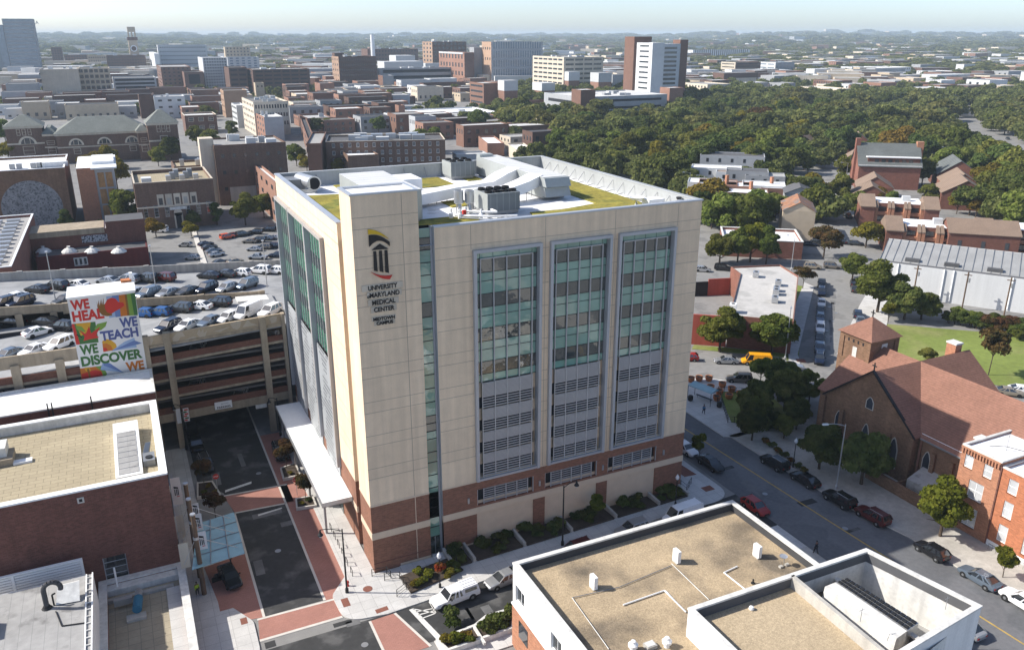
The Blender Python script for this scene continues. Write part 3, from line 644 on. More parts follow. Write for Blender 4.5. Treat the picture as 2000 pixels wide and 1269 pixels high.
b=MB();b.box(31.2,17.8,RZ+.15,34.4,40.3,RZ+.35,'steel');b.box(31.0,39,RZ+3.1,33.2,40.4,RZ+3.5,'ahu');b.build('base_frame',t)
t=thing('air_handler','pale ribbed unit behind the stair tower head on the hospital roof','roof unit',(8.2,15.0,RZ))
b=MB();b.box(5.6,11.6,RZ+.4,11.6,27.0,RZ+4.0,'ahu','ahu_top');b.build('body',t);b=MB();b.box(5.8,11.8,RZ+.15,11.4,26.8,RZ+.4,'steel');b.build('base_frame',t)
t=thing('plant_box','white metal box beside the ribbed unit on the hospital roof','roof unit',(14.5,29.0,RZ));b=MB();b.box(12.6,28.5,RZ+.3,17.6,33.4,RZ+2.3,'white');b.box(13.0,24.5,RZ+.3,13.6,28.5,RZ+2.6,'white');b.build('body',t)
b=MB();b.box(12.8,28.7,RZ+.1,17.4,33.2,RZ+.3,'steel');b.build('base_frame',t)
def chiller(x0,y0,x1,y1,h,nf,label):
 t=thing('chiller',label,'chiller',((x0+x1)/2,y0,RZ));b=MB();b.box(x0,y0,RZ+.55,x1,y1,RZ+h,'chiller');b.build('body',t)
 b=MB();b.box(x0+.1,y0+.2,RZ+.1,x1-.1,y1-.2,RZ+.55,'steel');b.build('base_frame',t)
 b=MB();b.box(x0-.05,y0-.03,RZ+.5,x0-.005,y1,RZ+h+.02,'ahu');b.build('side_panel',t)
 for i in range(nf):
  for j in range(2):
   x=x0+(x1-x0)*(i+.5)/nf;y=y0+(y1-y0)*(j+.5)/2;f=MB();f.lathe([(.48,0),(.5,.05),(.5,.26),(.42,.30),(.42,.08)],(x,y,RZ+h),'black',14);f.build('fan',t)
chiller(20.0,11.2,24.4,15.4,2.75,4,'dark grey chiller with two rows of black fans at the front of the planted roof')
chiller(25.7,38.0,29.6,41.8,2.7,3,'grey chiller with black fans by the back parapet of the planted roof')
def duct(pts,wdt,z0,hgt,label):
 b=MB();n=len(pts)
 L=[]
 for i,(x,y,dz)in enumerate(pts):
  a=Vector(pts[max(i-1,0)][:2]);c=Vector(pts[min(i+1,n-1)][:2]);d=(c-a).normalized();nn=Vector((-d.y,d.x))*wdt/2;L.append((x,y,dz,nn))
 for(x,y,dz,n0),(x2,y2,dz2,n1)in zip(L,L[1:]):
  b.hexa([(x-n0 .x,y-n0 .y,z0+dz),(x2-n1 .x,y2-n1 .y,z0+dz2),(x2+n1 .x,y2+n1 .y,z0+dz2),(x+n0 .x,y+n0 .y,z0+dz)],[(x-n0 .x,y-n0 .y,z0+dz+hgt),(x2-n1 .x,y2-n1 .y,z0+dz2+hgt),(x2+n1 .x,y2+n1 .y,z0+dz2+hgt),(x+n0 .x,y+n0 .y,z0+dz+hgt)],'white')
 t=thing('air_duct',label,'duct',(pts[0][0],pts[0][1],RZ));b.build('duct_run',t)
 for x,y,dz,_ in L[::1]:
  s=MB();s.tube((x-.6,y,RZ),(x-.6,y,z0+dz),.05,'steel',5);s.tube((x+.6,y,RZ),(x+.6,y,z0+dz),.05,'steel',5);s.build('support',t)
duct([(12.2,19.5,0),(16.5,21.5,0),(19.6,22.6,.1),(25.8,24.2,.2),(28.6,25.8,.9),(31.2,27.2,1.3)],2.3,RZ+.5,1.35,'long white bent duct crossing the planted roof to the big air handler')
duct([(19.6,17.6,.3),(25.6,17.7,.3),(28.4,18.6,.8),(31.1,20.0,1.3)],2.4,RZ+.6,1.35,'short white duct behind the front chiller on the planted roof')
for i,(x,y)in enumerate(((17.4,14.3),(18.7,14.0))):
 t=thing('exhaust_fan',('left' if i==0 else 'right')+' one of two grey upright exhaust fans on the planted roof','exhaust fan',(x,y,RZ),'twin exhaust fans on the planted roof')
 b=MB();b.lathe([(.46,1.3),(.60,1.4),(.60,2.9),(.5,2.95),(.5,2.5)],(x,y,RZ),'galv',16);b.build('body',t)
 b=MB();b.tube((x-.35,y,RZ),(x-.3,y,RZ+1.35),.06,'galv',6);b.tube((x+.35,y,RZ),(x+.3,y,RZ+1.35),.06,'galv',6);b.tube((x,y-.3,RZ+.1),(x,y,RZ+1.3),.22,'galv',8);b.build('stand',t)
t=thing('exhaust_fan','short grey exhaust stack behind the twin fans on the planted roof','exhaust fan',(20.0,14.9,RZ));b=MB();b.lathe([(.38,0),(.38,1.6),(.45,1.62),(.45,1.9),(.3,1.95)],(20.0,16.6,RZ),'galv',14);b.build('body',t)
t=thing('exhaust_fan','large silver exhaust drum with dark mouth at the back left of the hospital roof','exhaust fan',(3.0,38.8,RZ))
b=MB();b.tube((3.2,41.3,RZ+1.35),(4.2,36.6,RZ+1.35),.95,'galv',18);b.tube((4.2,36.6,RZ+1.35),(4.24,36.4,RZ+1.35),1.05,'galv',18);b.build('drum',t)
b=MB();b.tube((4.242,36.39,RZ+1.35),(4.245,36.37,RZ+1.35),.85,'dark_void',18);b.build('mouth',t)
b=MB();b.box(1.0,38.6,RZ+.3,3.4,42.0,RZ+1.7,'steel');b.box(2.2,36.8,RZ,4.6,37.2,RZ+.5,'galv');b.tube((1.2,38.6,RZ),(1.2,38.6,RZ+1.8),.08,'galv',6);b.build('base_frame',t)
t=thing('pump_set','cluster of white insulated pipes and pumps beside the front chiller','pipework',(17.0,9.0,RZ))
b=MB()
b.path([(15.8,11.6,RZ+.5),(17.2,10.2,RZ+.5),(19.9,8.8,RZ+.5),(22.5,8.0,RZ+.5)],.13,'white',8);b.path([(16.3,12.0,RZ+.9),(18.4,10.4,RZ+.9),(20.4,9.4,RZ+.9),(20.4,11.3,RZ+.9)],.13,'white',8);b.path([(16.0,10.8,RZ+.3),(19.0,8.4,RZ+.3),(22.0,7.3,RZ+.3)],.10,'galv',8);b.build('pipe',t)
for x,y in((16.2,11.0),(17.4,12.1),(18.5,9.9),(15.4,11.9)):
 q=MB();q.lathe([(.2,0),(.26,.1),(.26,.7),(.12,.8),(.12,1.3)],(x,y,RZ),'white',10);q.build('pump',t)
q=MB();q.box(16.6,10.9,RZ+.6,17.0,11.3,RZ+1.1,'sign_red');q.build('motor',t)
q=MB()
for x in(19.3,20.6,21.9):q.box(x,7.6,RZ,x+.12,9.8,RZ+.4,'steel')
q.box(18.9,6.9,RZ+.42,23.6,7.1,RZ+.62,'galv');q.build('stand',t)
t=thing('satellite_dish','white dish and equipment cabinet at the right front of the planted roof','antenna',(39.0,6.2,RZ))
b=MB();b.lathe([(.1,0),(.75,.15),(1.05,.45),(.95,.45),(.3,.2)],(38.6,6.4,RZ+1.3),'white',14);b.build('dish',t)
b=MB();b.tube((38.6,6.4,RZ),(38.6,6.4,RZ+1.4),.09,'galv',8);b.tube((37.9,6.0,RZ),(38.6,6.4,RZ+1.1),.05,'galv',6);b.tube((39.3,6.0,RZ),(38.6,6.4,RZ+1.1),.05,'galv',6);b.build('mast',t)
t=thing('roof_cabinet','white low cabinet next to the dish on the planted roof','cabinet',(40.8,5.4,RZ));b=MB();b.box(39.6,5.0,RZ+.25,42.0,6.6,RZ+1.5,'white');b.build('body',t);b=MB();b.box(39.8,5.2,RZ,41.8,6.4,RZ+.25,'steel');b.build('base_frame',t)
t=thing('roof_vent','dark vent cluster in the right front corner of the planted roof','vent',(42.6,2.2,RZ));b=MB();b.lathe([(.3,0),(.3,1.2),(.5,1.3),(.5,1.6),(.2,1.8)],(42.4,2.4,RZ),'steel',12);b.lathe([(.2,0),(.2,1.6),(.35,1.7),(.35,1.9)],(43.0,3.4,RZ),'black',12);b.build('body',t)
# ============== cars
CARS={'sedan':dict(L=4.75,hw=.90,st=[(-2.37,.42,.78,.70),(-2.28,.30,.98,.83),(-1.5,.22,1.02,.90),(0,.20,.97,.91),(1.0,.20,.95,.90),(1.75,.22,.86,.88),(2.2,.28,.74,.80),(2.37,.38,.62,.66)],cab=(-1.95,-1.05,.30,1.10),zr=1.46,wb=(-1.38,1.42),r=.33),'suv':dict(L=4.75,hw=.94,st=[(-2.37,.50,.95,.80),(-2.30,.36,1.12,.90),(-1.5,.28,1.13,.95),(0,.26,1.08,.95),(1.0,.26,1.06,.94),(1.8,.28,.99,.92),(2.25,.36,.86,.84),(2.37,.46,.74,.72)],cab=(-2.28,-1.95,.25,1.05),zr=1.75,wb=(-1.40,1.42),r=.38),'hatch':dict(L=4.2,hw=.88,st=[(-2.1,.42,.85,.74),(-2.04,.30,1.0,.83),(-1.3,.22,1.02,.88),(0,.20,.98,.89),(.9,.20,.95,.88),(1.6,.22,.86,.86),(1.98,.28,.74,.78),(2.1,.38,.62,.66)],cab=(-2.02,-1.45,.30,1.05),zr=1.52,wb=(-1.25,1.28),r=.33),'pickup':dict(L=5.6,hw=.98,st=[(-2.8,.55,.98,.86),(-2.74,.42,1.12,.95),(-1.7,.36,1.12,.98),(0,.34,1.10,.98),(.9,.34,1.12,.98),(1.9,.36,1.08,.95),(2.6,.42,.98,.88),(2.8,.52,.84,.76)],cab=(-.75,-.55,.80,1.35),zr=1.80,wb=(-1.75,1.75),r=.41),'van':dict(L=5.6,hw=1.0,st=[(-2.8,.50,1.1,.90),(-2.74,.36,1.25,.98),(-1.5,.30,1.25,1.0),(0,.28,1.2,1.0),(1.2,.28,1.15,.98),(2.0,.30,1.08,.95),(2.6,.38,.92,.86),(2.8,.48,.78,.74)],cab=(-2.72,-2.6,1.35,1.95),zr=2.25,wb=(-1.7,1.75),r=.37)}
def car_body_mesh(kind):
 c=CARS[kind];mb=MB();st=c['st'];rings=[]
 for x,zl,zh,hw in st:
  pr=[(-.88*hw,zl),(-hw,zl+.14),(-hw,zl+(zh-zl)*.62),(-.95*hw,zh-.05),(-.80*hw,zh),(.80*hw,zh),(.95*hw,zh-.05),(hw,zl+(zh-zl)*.62),(hw,zl+.14),(.88*hw,zl)]
  rings.append([(x,y,z)for y,z in pr])
 n=len(rings[0]);base=len(mb.v);mi=mb.mi('car_silver')
 for r in rings:mb.v+=r
 for a in range(len(rings)-1):
  for i in range(n):
   j=(i+1)%n;mb.f.append((base+a*n+i,base+a*n+j,base+(a+1)*n+j,base+(a+1)*n+i)[::-1]);mb.m.append(mi)
 mb.f.append(tuple(base+i for i in range(n)));mb.m.append(mi);mb.f.append(tuple(base+(len(rings)-1)*n+i for i in reversed(range(n))));mb.m.append(mi)
 x0,x1,x2,x3=c['cab'];hw=c['hw'];zr=c['zr'];zb=np.interp([x0,x3],[s[0]for s in st],[s[2]for s in st])-.02;hr=hw*.74;hb=hw*.93
 q=zr
 mb.hexa([(x1-.06,-hr-.04,q-.07),(x2+.06,-hr-.04,q-.07),(x2+.06,hr+.04,q-.07),(x1-.06,hr+.04,q-.07)],[(x1+.06,-hr+.08,q),(x2-.10,-hr+.08,q),(x2-.10,hr-.08,q),(x1+.06,hr-.08,q)],'car_silver')
 for s in(-1,1):
  for xb,xt,wd,zbx in((x0,x1,.16,zb[0]),(x3,x2,.07,zb[1]),((x0*.35+x3*.65)-.15,(x1*.4+x2*.6)-.08,.07,zb[1]))+(((x0*.72+x3*.28),x1*.72+x2*.28,.10,zb[0]),):
   yb,yt=s*(hb+.012),s*(hr+.03)
   mb.hexa([(xb-wd,yb-.03,zbx),(xb+wd,yb-.03,zbx),(xb+wd,yb+.03,zbx),(xb-wd,yb+.03,zbx)],[(xt-wd,yt-.03,q-.05),(xt+wd,yt-.03,q-.05),(xt+wd,yt+.03,q-.05),(xt-wd,yt+.03,q-.05)],'car_silver')
 if kind=='van':
  for s in(-1,1):mb.hexa([(x0,s*hb-.03,zb[0]),(.75,s*hb-.03,zb[0]),(.75,s*hb+.035,zb[0]),(x0,s*hb+.035,zb[0])],[(x1,s*hr-.03,q-.06),(.55,s*hr-.03,q-.06),(.55,s*hr+.045,q-.06),(x1,s*hr+.045,q-.06)],'car_silver')
  mb.hexa([(x0-.04,-hb,zb[0]),(x0+.02,-hb,zb[0]),(x0+.02,hb,zb[0]),(x0-.04,hb,zb[0])],[(x1-.05,-hr,q-.5),(x1+.02,-hr,q-.5),(x1+.02,hr,q-.5),(x1-.05,hr,q-.5)],'car_silver')
 for x in c['wb']:
  for s in(-1,1):mb.tube((x,s*(hw-.20),c['r']),(x,s*(hw+.006),c['r']),c['r']+.06,'black',14)
 mb.box(-c['L']/2+.3,-hw*.7,.18,c['L']/2-.3,hw*.7,.34,'black')
 return mb.mesh('body')
def car_glass_mesh(kind):
 c=CARS[kind];mb=MB();x0,x1,x2,x3=c['cab'];hw=c['hw'];zr=c['zr'];hr=hw*.74;hb=hw*.93;st=c['st']
 zb=np.interp([x0,x3],[s[0]for s in st],[s[2]for s in st])-.03
 mb.hexa([(x0,-hb,zb[0]),(x3,-hb,zb[1]),(x3,hb,zb[1]),(x0,hb,zb[0])],[(x1,-hr,zr-.04),(x2,-hr,zr-.04),(x2,hr,zr-.04),(x1,hr,zr-.04)],'car_glass');return mb.mesh('windows')
CMESH={}
def car_parts(kind,detail):
 if kind not in CMESH:
  c=CARS[kind];d=dict(body=car_body_mesh(kind),glass=car_glass_mesh(kind));r=c['r']
  w=MB();w.lathe([(r*.62,-.11),(r*.96,-.11),(r,-.06),(r,.06),(r*.96,.11),(r*.62,.11)],(0,0,0),'tyre',16);me=w.mesh('wheel');me.transform(Matrix.Rotation(math.pi/2,4,'X'));d['wheel']=me
  w=MB();w.lathe([(r*.25,-.125),(r*.60,-.10),(r*.60,.10),(r*.25,.125)],(0,0,0),'rim',10);me=w.mesh('rim');me.transform(Matrix.Rotation(math.pi/2,4,'X'));d['rim']=me
  h=c['L']/2;hw=c['hw'];zf=np.interp(h-.12,[s[0]for s in c['st']],[s[2]for s in c['st']]);zk=np.interp(-h+.05,[s[0]for s in c['st']],[s[2]for s in c['st']])
  w=MB();w.hexa([(h-.34,-.15,zf-.20),(h+.0,-.15,zf-.18),(h-.06,.15,zf-.18),(h-.42,.15,zf-.20)],[(h-.40,-.15,zf-.02),(h-.08,-.15,zf-.06),(h-.14,.15,zf-.06),(h-.46,.15,zf-.02)],'lamp_clear');d['headlight']=w.mesh('headlight')
  w=MB();w.box(-h-.015,-.15,zk-.30,-h+.16,.15,zk-.08,'lamp_red');d['taillight']=w.mesh('taillight')
  w=MB();w.box(h-.03,-hw*.42,.42,h+.012,hw*.42,.60,'black');d['grille']=w.mesh('grille')
  w=MB();w.box(-.06,-.09,0,.08,.09,.14,'black');d['mirror']=w.mesh('mirror')
  if kind=='suv':
   w=MB()
   for s in(-1,1):w.box(c['cab'][1]+.1,s*.58-.025,c['zr']+.01,c['cab'][2]-.2,s*.58+.025,c['zr']+.07,'galv')
   d['roof_rail']=w.mesh('roof_rail')
  CMESH[kind]=d
 return CMESH[kind]
CAR_NAMES={'sedan':'sedan','suv':'SUV','hatch':'hatchback','pickup':'pickup truck','van':'van'}
def car(kind,colour,x,y,z,heading,label,group=None,detail=2,scale=1.0):
 """heading: direction the nose points, in degrees from +x"""
 c=CARS[kind];d=car_parts(kind,detail)
 t=thing({'pickup':'pickup_truck','van':'delivery_van'}.get(kind,'parked_car'),label,CAR_NAMES[kind]if kind in('pickup','van')else 'car',(x,y,z),group);t.rotation_euler=(0,0,R(heading));t.scale=(scale,)*3
 def add(nm,me,loc=(0,0,0),par=None,rz=0,sc_=None):
  o=bpy.data.objects.new(nm,me);COL.objects.link(o);o.parent=par or t;o.location=loc;o.rotation_euler=(0,0,rz)
  if sc_:o.scale=sc_
  return o
 b=add('body',d['body']);i=0
 for sl in b.material_slots:
  if sl.material and sl.material.name=='car_silver':sl.link='OBJECT';sl.material=MATS['car_'+colour]
 add('windows',d['glass'])
 for wx in c['wb']:
  for s in(-1,1):
   wobj=add('wheel',d['wheel'],(wx,s*(c['hw']-.10),c['r']))
   if detail>1:add('rim',d['rim'],(0,0,0),wobj)
 if detail>0:
  for s in(-1,1):
   add('headlight',d['headlight'],(0,s*c['hw']*.62,0),None,0,(1,s,1));add('taillight',d['taillight'],(0,s*c['hw']*.66,0))
 if detail>1:
  add('grille',d['grille'])
  for s in(-1,1):add('mirror',d['mirror'],(c['cab'][3]-.45,s*(c['hw']+.07),np.interp(c['cab'][3],[q[0]for q in c['st']],[q[2]for q in c['st']])))
  if 'roof_rail' in d:add('roof_rail',d['roof_rail'])
 return t
# ============== trees and shrubs
def leaf_cloud(rng,clumps,n,size,stretch=(1,1,1)):
 """n leaf-sized quads spread over the shells of the clumps; each quad turned mostly outwards"""
 rad=np.array([c[3]for c in clumps]);pr=rad**2/(rad**2).sum();idx=rng.choice(len(clumps),n,p=pr)
 C=np.array([c[:3]for c in clumps])[idx];rr=rad[idx][:,None]
 d=rng.normal(size=(n,3));d/=np.linalg.norm(d,axis=1)[:,None];d[:,2]=np.where(d[:,2]<-.35,-d[:,2]*.6,d[:,2])
 P=C+d*rr*(0.62+0.45*rng.random((n,1))**.6)*np.array([1,1,.82])
 nrm=d+rng.normal(size=(n,3))*.55;nrm/=np.linalg.norm(nrm,axis=1)[:,None]
 a=np.cross(nrm,rng.normal(size=(n,3)));a/=np.linalg.norm(a,axis=1)[:,None];b=np.cross(nrm,a)
 s=(size*(0.6+0.8*rng.random((n,1))));a*=s;b*=s*.75
 V=np.stack([P-a-b,P+a-b*.6,P+a*.8+b,P-a*.7+b],1).reshape(-1,3)
 return V,np.arange(4*n).reshape(n,4)
def crown_clumps(rng,rx,rz,zc,k,r):
 out=[]
 for i in range(k):
  d=rng.normal(size=3);d/=np.linalg.norm(d);q=(0.45+.5*rng.random());zz=d[2]*rz*q
  if zz<-rz*.7:zz*=.7
  out.append((d[0]*rx*q,d[1]*rx*q,zc+zz,r*(.7+.65*rng.random())))
 return out
def trunk_mesh(rng,h,r,limbs,spread):
 mb=MB();mb.tube((0,0,-.1),(.05,.03,h*.45),r,'bark',8,r*.75);mb.tube((.05,.03,h*.45),(0,.1,h*.8),r*.75,'bark',8,r*.3)
 for i in range(limbs):
  a=2*math.pi*i/limbs+rng.random();z0=h*(.28+.25*rng.random());e=(math.cos(a)*spread*.75,math.sin(a)*spread*.75,z0+h*(.22+.2*rng.random()))
  m_=(e[0]*.5,e[1]*.5,z0+(e[2]-z0)*.65);mb.tube((.03,.02,z0),m_,r*.45,'bark',6,r*.3);mb.tube(m_,e,r*.3,'bark',5,r*.1)
 return mb.mesh('trunk')
TREES={}
def tree_proto(key,mat,H_,rx,n,size,k=14,seed=1,zc=.62,rz=.36,cr=.40,trunk_r=.22):
 rng=np.random.default_rng(seed);cl=crown_clumps(rng,rx*.72,H_*rz*.8,H_*zc,k,rx*cr);V,F=leaf_cloud(rng,cl,n,size)
 TREES[key]=(np_mesh('crown',V,F,mat),trunk_mesh(rng,H_*zc*1.15,trunk_r,6,rx),H_)
for s_ in(1,2,3):
 tree_proto('near%d'%s_,'leaf_mid',9.0,4.3,17000,.17,36,s_,zc=.53,rz=.46,cr=.26)
 tree_proto('mid%d'%s_,'leaf_mid',11.0,5.4,6500,.30,30,10+s_,zc=.54,rz=.46,cr=.29)
 tree_proto('dark%d'%s_,'leaf_dark',11.0,5.2,6500,.30,28,20+s_,zc=.54,rz=.46,cr=.31)
 tree_proto('far%d'%s_,'leaf_far',11.0,6.0,1900,.52,22,30+s_,zc=.52,rz=.46,cr=.31)
tree_proto('lime1','leaf_lime',8.0,3.8,10000,.19,26,41,zc=.58,rz=.42,cr=.28);tree_proto('gold1','leaf_gold',9.0,4.2,6000,.26,16,42);tree_proto('gold2','leaf_gold',8.0,4.5,6000,.26,14,43)
tree_proto('rust1','leaf_rust',9.0,4.2,6000,.26,16,44);tree_proto('darknear','leaf_dark',8.0,4.0,15000,.17,32,45,zc=.52,rz=.47,cr=.27);tree_proto('round','leaf_mid',5.2,2.3,9000,.12,12,46,zc=.68,rz=.30,trunk_r=.10)
tree_proto('crape','leaf_rust',4.2,1.5,2600,.10,9,47,zc=.72,rz=.26,trunk_r=.05);tree_proto('young','leaf_lime',4.6,1.5,3600,.13,9,48,zc=.62,rz=.34,trunk_r=.06);tree_proto('conifer','leaf_dark',7.0,2.2,7000,.18,14,49,zc=.5,rz=.5)
def tree(key,x,y,H_,label,group=None,z=0.0,wide=1.0,rot=None,name='tree',cat='tree',parts=True):
 cm,tm,h0=TREES[key];s=H_/h0;t=thing(name,label,cat,(x,y,z),group);t.scale=(s*wide,s*wide,s);t.rotation_euler=(0,0,random.uniform(0,6.28)if rot is None else rot)
 for nm,me in(('crown',cm),('trunk',tm)):
  o=bpy.data.objects.new(nm,me);COL.objects.link(o);o.parent=t
 return t
SHRUBS={}
for i_,(mt_,n_)in enumerate((('leaf_shrub',900),('leaf_dark',900),('leaf_lime',800),('leaf_gold',800),('flower',900))):
 rng_=np.random.default_rng(60+i_);cl_=[(rng_.uniform(-.5,.5),rng_.uniform(-.5,.5),.35+.55*rng_.random(),.26+.22*rng_.random())for _ in range(11)];V_,F_=leaf_cloud(rng_,cl_,n_,.11);V_[:,2]=np.maximum(V_[:,2],0.0);SHRUBS[mt_]=np_mesh('shrub',V_,F_,mt_)
def shrub(mat,x,y,z,s,label,group=None,hz=1.0,cat='shrub',name='shrub'):
 o=bpy.data.objects.new(name,SHRUBS[mat]);COL.objects.link(o);o.location=(x,y,z);o.scale=(s,s,s*hz);o.rotation_euler=(0,0,random.uniform(0,6.28));return tag(o,label,cat,group)
# ============== street furniture and people
def street_lamp(x,y,z,h,arm,label,mat='black',style='bell',group=None):
 """arm = (dx, dy) reach of the bracket"""
 t=thing('street_lamp',label,'street lamp',(x,y,z),group);b=MB();b.lathe([(.20,0),(.20,.5),(.11,.7),(.095,h*.6),(.07,h)],(x,y,z),mat,10);b.build('pole',t)
 ax,ay=arm;L=math.hypot(ax,ay);a=MB();pts=[(x,y,z+h-.25)]+[(x+ax*q,y+ay*q,z+h-.25+.45*math.sin(q*math.pi*.62))for q in(.25,.5,.75,1.0)]
 a.path(pts,.05,mat,6);a.build('bracket',t);e=pts[-1];l=MB()
 if style=='bell':
  l.lathe([(.05,0),(.10,-.12),(.13,-.35),(.30,-.62),(.32,-.70)][::-1],(e[0],e[1],e[2]),mat,12);l.build('lamp_shade',t);g=MB();g.lathe([(.02,-.95),(.14,-.90),(.20,-.78),(.20,-.70)],e,'lamp_clear',10);g.build('bulb',t)
 else:
  ux,uy=ax/L,ay/L;l.hexa([(e[0]-uy*.16,e[1]+ux*.16,e[2]-.08),(e[0]+ux*.85-uy*.18,e[1]+uy*.85+ux*.18,e[2]-.06),(e[0]+ux*.85+uy*.18,e[1]+uy*.85-ux*.18,e[2]-.06),(e[0]+uy*.16,e[1]-ux*.16,e[2]-.08)],[(e[0]-uy*.10,e[1]+ux*.10,e[2]+.12),(e[0]+ux*.75-uy*.10,e[1]+uy*.75+ux*.10,e[2]+.14),(e[0]+ux*.75+uy*.10,e[1]+uy*.75-ux*.10,e[2]+.14),(e[0]+uy*.10,e[1]-ux*.10,e[2]+.12)],'galv');l.build('lamp_head',t)
 return t
def globe_lamp(x,y,z,h,label,flowers=False,group=None):
 t=thing('globe_lamp',label,'street lamp',(x,y,z),group);b=MB();b.lathe([(.16,0),(.16,.4),(.07,.6),(.06,h)],(x,y,z),'black',10);b.build('pole',t)
 g=MB();g.lathe([(.10,0),(.22,.12),(.27,.34),(.20,.58),(.08,.72),(.04,.85)],(x,y,z+h),'lamp_clear',12);g.build('globe',t)
 return t
PK=0
def person(x,y,z,heading,top,legs,label,h=1.74,stride=.25,hair='black',arm=.15,cap=None):
 """standing or walking figure grown from one skinned skeleton: torso, neck, limbs; hair and clothing as children"""
 s=h/1.74;t=thing('person',label,'person',(x,y,z));t.rotation_euler=(0,0,R(heading));t.scale=(s,)*3
 def skin(name,verts,edges,radii,mat):
  me=bpy.data.meshes.new(name);me.from_pydata(verts,edges,[]);me.update();o=bpy.data.objects.new(name,me);COL.objects.link(o)
  sk=o.modifiers.new('s','SKIN');o.modifiers.new('d','SUBSURF').levels=1;o.modifiers['d'].render_levels=1
  if not me.skin_vertices:me.attributes.new('_','INT','POINT')
  for i,r in enumerate(radii):me.skin_vertices[0].data[i].radius=(r,r)if not isinstance(r,tuple)else r
  me.skin_vertices[0].data[0].use_root=True
  dg=bpy.context.evaluated_depsgraph_get();m2=bpy.data.meshes.new_from_object(o.evaluated_get(dg));bpy.data.objects.remove(o);m2 .materials.clear();m2 .materials.append(MATS[mat]);m2 .name=name
  o=bpy.data.objects.new(name,m2);COL.objects.link(o);o.parent=t;m2 .polygons.foreach_set('use_smooth',[True]*len(m2 .polygons));return o
 st=stride
 V=[(0,0,.93),(0,0,1.10),(0,0,1.30),(0,0,1.44),(0,0,1.52),(.02,0,1.64),(.03,0,1.72),(0,.10,.88),(st*.5,.11,.48),(st*.75-.05,.11,.07),(st*.75+.10,.11,.04),(0,-.10,.88),(-st*.3,-.11,.48),(-st*.95,-.11,.08),(-st*.95+.15,-.11,.04),(0,.19,1.40),(-arm*.4,.25,1.13),(arm*.4,.26,.88),(arm*.6,.26,.79),(0,-.19,1.40),(arm*.4,-.25,1.13),(arm*1.2,-.25,.90),(arm*1.4,-.25,.81)]
 Ed=[(0,1),(1,2),(2,3),(3,4),(4,5),(5,6),(0,7),(7,8),(8,9),(9,10),(0,11),(11,12),(12,13),(13,14),(3,15),(15,16),(16,17),(17,18),(3,19),(19,20),(20,21),(21,22)]
 r=[(.13,.16),(.12,.15),(.13,.17),(.10,.14),.055,.085,.07,.09,.06,.042,.035,.09,.06,.042,.035,.06,.045,.036,.030,.06,.045,.036,.030]
 skin('body',V,Ed,r,'skin')
 off=.012
 skin('jacket',[V[i]for i in(0,1,2,3,15,16,17,19,20,21)],[(0,1),(1,2),(2,3),(3,4),(4,5),(5,6),(3,7),(7,8),(8,9)],[(.155,.185),(.145,.175),(.155,.195),(.12,.16),.08,.062,.05,.08,.062,.05],top)
 skin('trousers',[V[i]for i in(0,7,8,9,11,12,13)],[(0,1),(1,2),(2,3),(0,4),(4,5),(5,6)],[(.145,.175),.11,.08,.06,.11,.08,.06],legs)
 hb=MB();hb.lathe([(.06,0),(.098,.03),(.102,.08),(.075,.14),(.02,.165)],(.012,0,1.655),cap or hair,10);ho=hb.build('hair' if not cap else 'cap');ho.parent=t
 fc=MB();fc.box(.105,-.012,1.635,.135,.012,1.67,'skin');fc.box(.098,-.045,1.672,.108,-.02,1.685,'black');fc.box(.098,.02,1.672,.108,.045,1.685,'black');fo=fc.build('face');fo.parent=t
 hd=MB()
 for sy,k in((1,18),(-1,22)):
  px_,py_,pz_=V[k]
  for f_ in range(4):hd.tube((px_+.02-.014*f_,py_,pz_-.02),(px_+.03-.014*f_,py_,pz_-.10+.008*abs(f_-1)),.008,'skin',5)
  hd.tube((px_+.03,py_,pz_),(px_+.06,py_,pz_-.05),.009,'skin',5)
 ho2=hd.build('hand');ho2 .parent=t
 return t
# ============== ground, streets, pavements
g=MB();g.face([(-9000,-400,-0.02),(11000,-400,-0.02),(11000,9000,-0.02),(-9000,9000,-0.02)],'asphalt_old');structure(g,'ground')
def sheet(name,polys,mat,z):
 m_=MB()
 for p in polys:
  m_.prism(ccw(p),-0.01,z,mat,bottom=False)
 return structure(m_,name)
def slab(name,polys,z=0.12,mat='concrete',side='kerb'):
 m_=MB()
 for p in polys:m_.prism(ccw(p),-0.015,z,side,mat,bottom=False)
 return structure(m_,name)
def fillet(pts,n=7):
 out=[];k=len(pts)
 for i,p in enumerate(pts):
  if len(p)==2:out.append((p[0],p[1]));continue
  a,b,c=Vector(pts[i-1][:2]),Vector(p[:2]),Vector(pts[(i+1)%k][:2]);u=(a-b).normalized();v=(c-b).normalized();ang=u.angle(v);d=min(p[2]/math.tan(ang/2),(a-b).length*.95,(c-b).length*.95)
  for j in range(n+1):
   t=j/n;q=(b+u*d)*(1-t)**2+b*2*t*(1-t)+(b+v*d)*t*t;out.append((q.x,q.y))
 return out
sheet('front_street',[[(-60,-13.6),(2.2,-13.8),(52,-12.6),(52,-4.2),(14,-6.8),(-0.7,-7.6),(-60,-7.6)]],'asphalt_new',0.004)
sheet('side_street',[[(-13.1,-2.2),(-6.6,-2.2),(-6.6,60),(-16.8,60),(-16.8,31.5),(-13.8,26.5),(-13.1,20)]],'asphalt_new',0.006)
sheet('main_road',[[(50.2,-140),(50.2,60),(60.6,60),(60.8,0),(61.6,-14),(63.0,-22),(63.0,-140)]],'asphalt_blue',0.008)
mr_=MB();mr_.prism(ccw([(55.3,40),(55.5,40),(57.0,-15),(58.6,-60),(58.4,-60),(56.8,-15)]),0,0.013,'mark_yellow',bottom=False)
structure(mr_,'road_marking')
pv=MB()
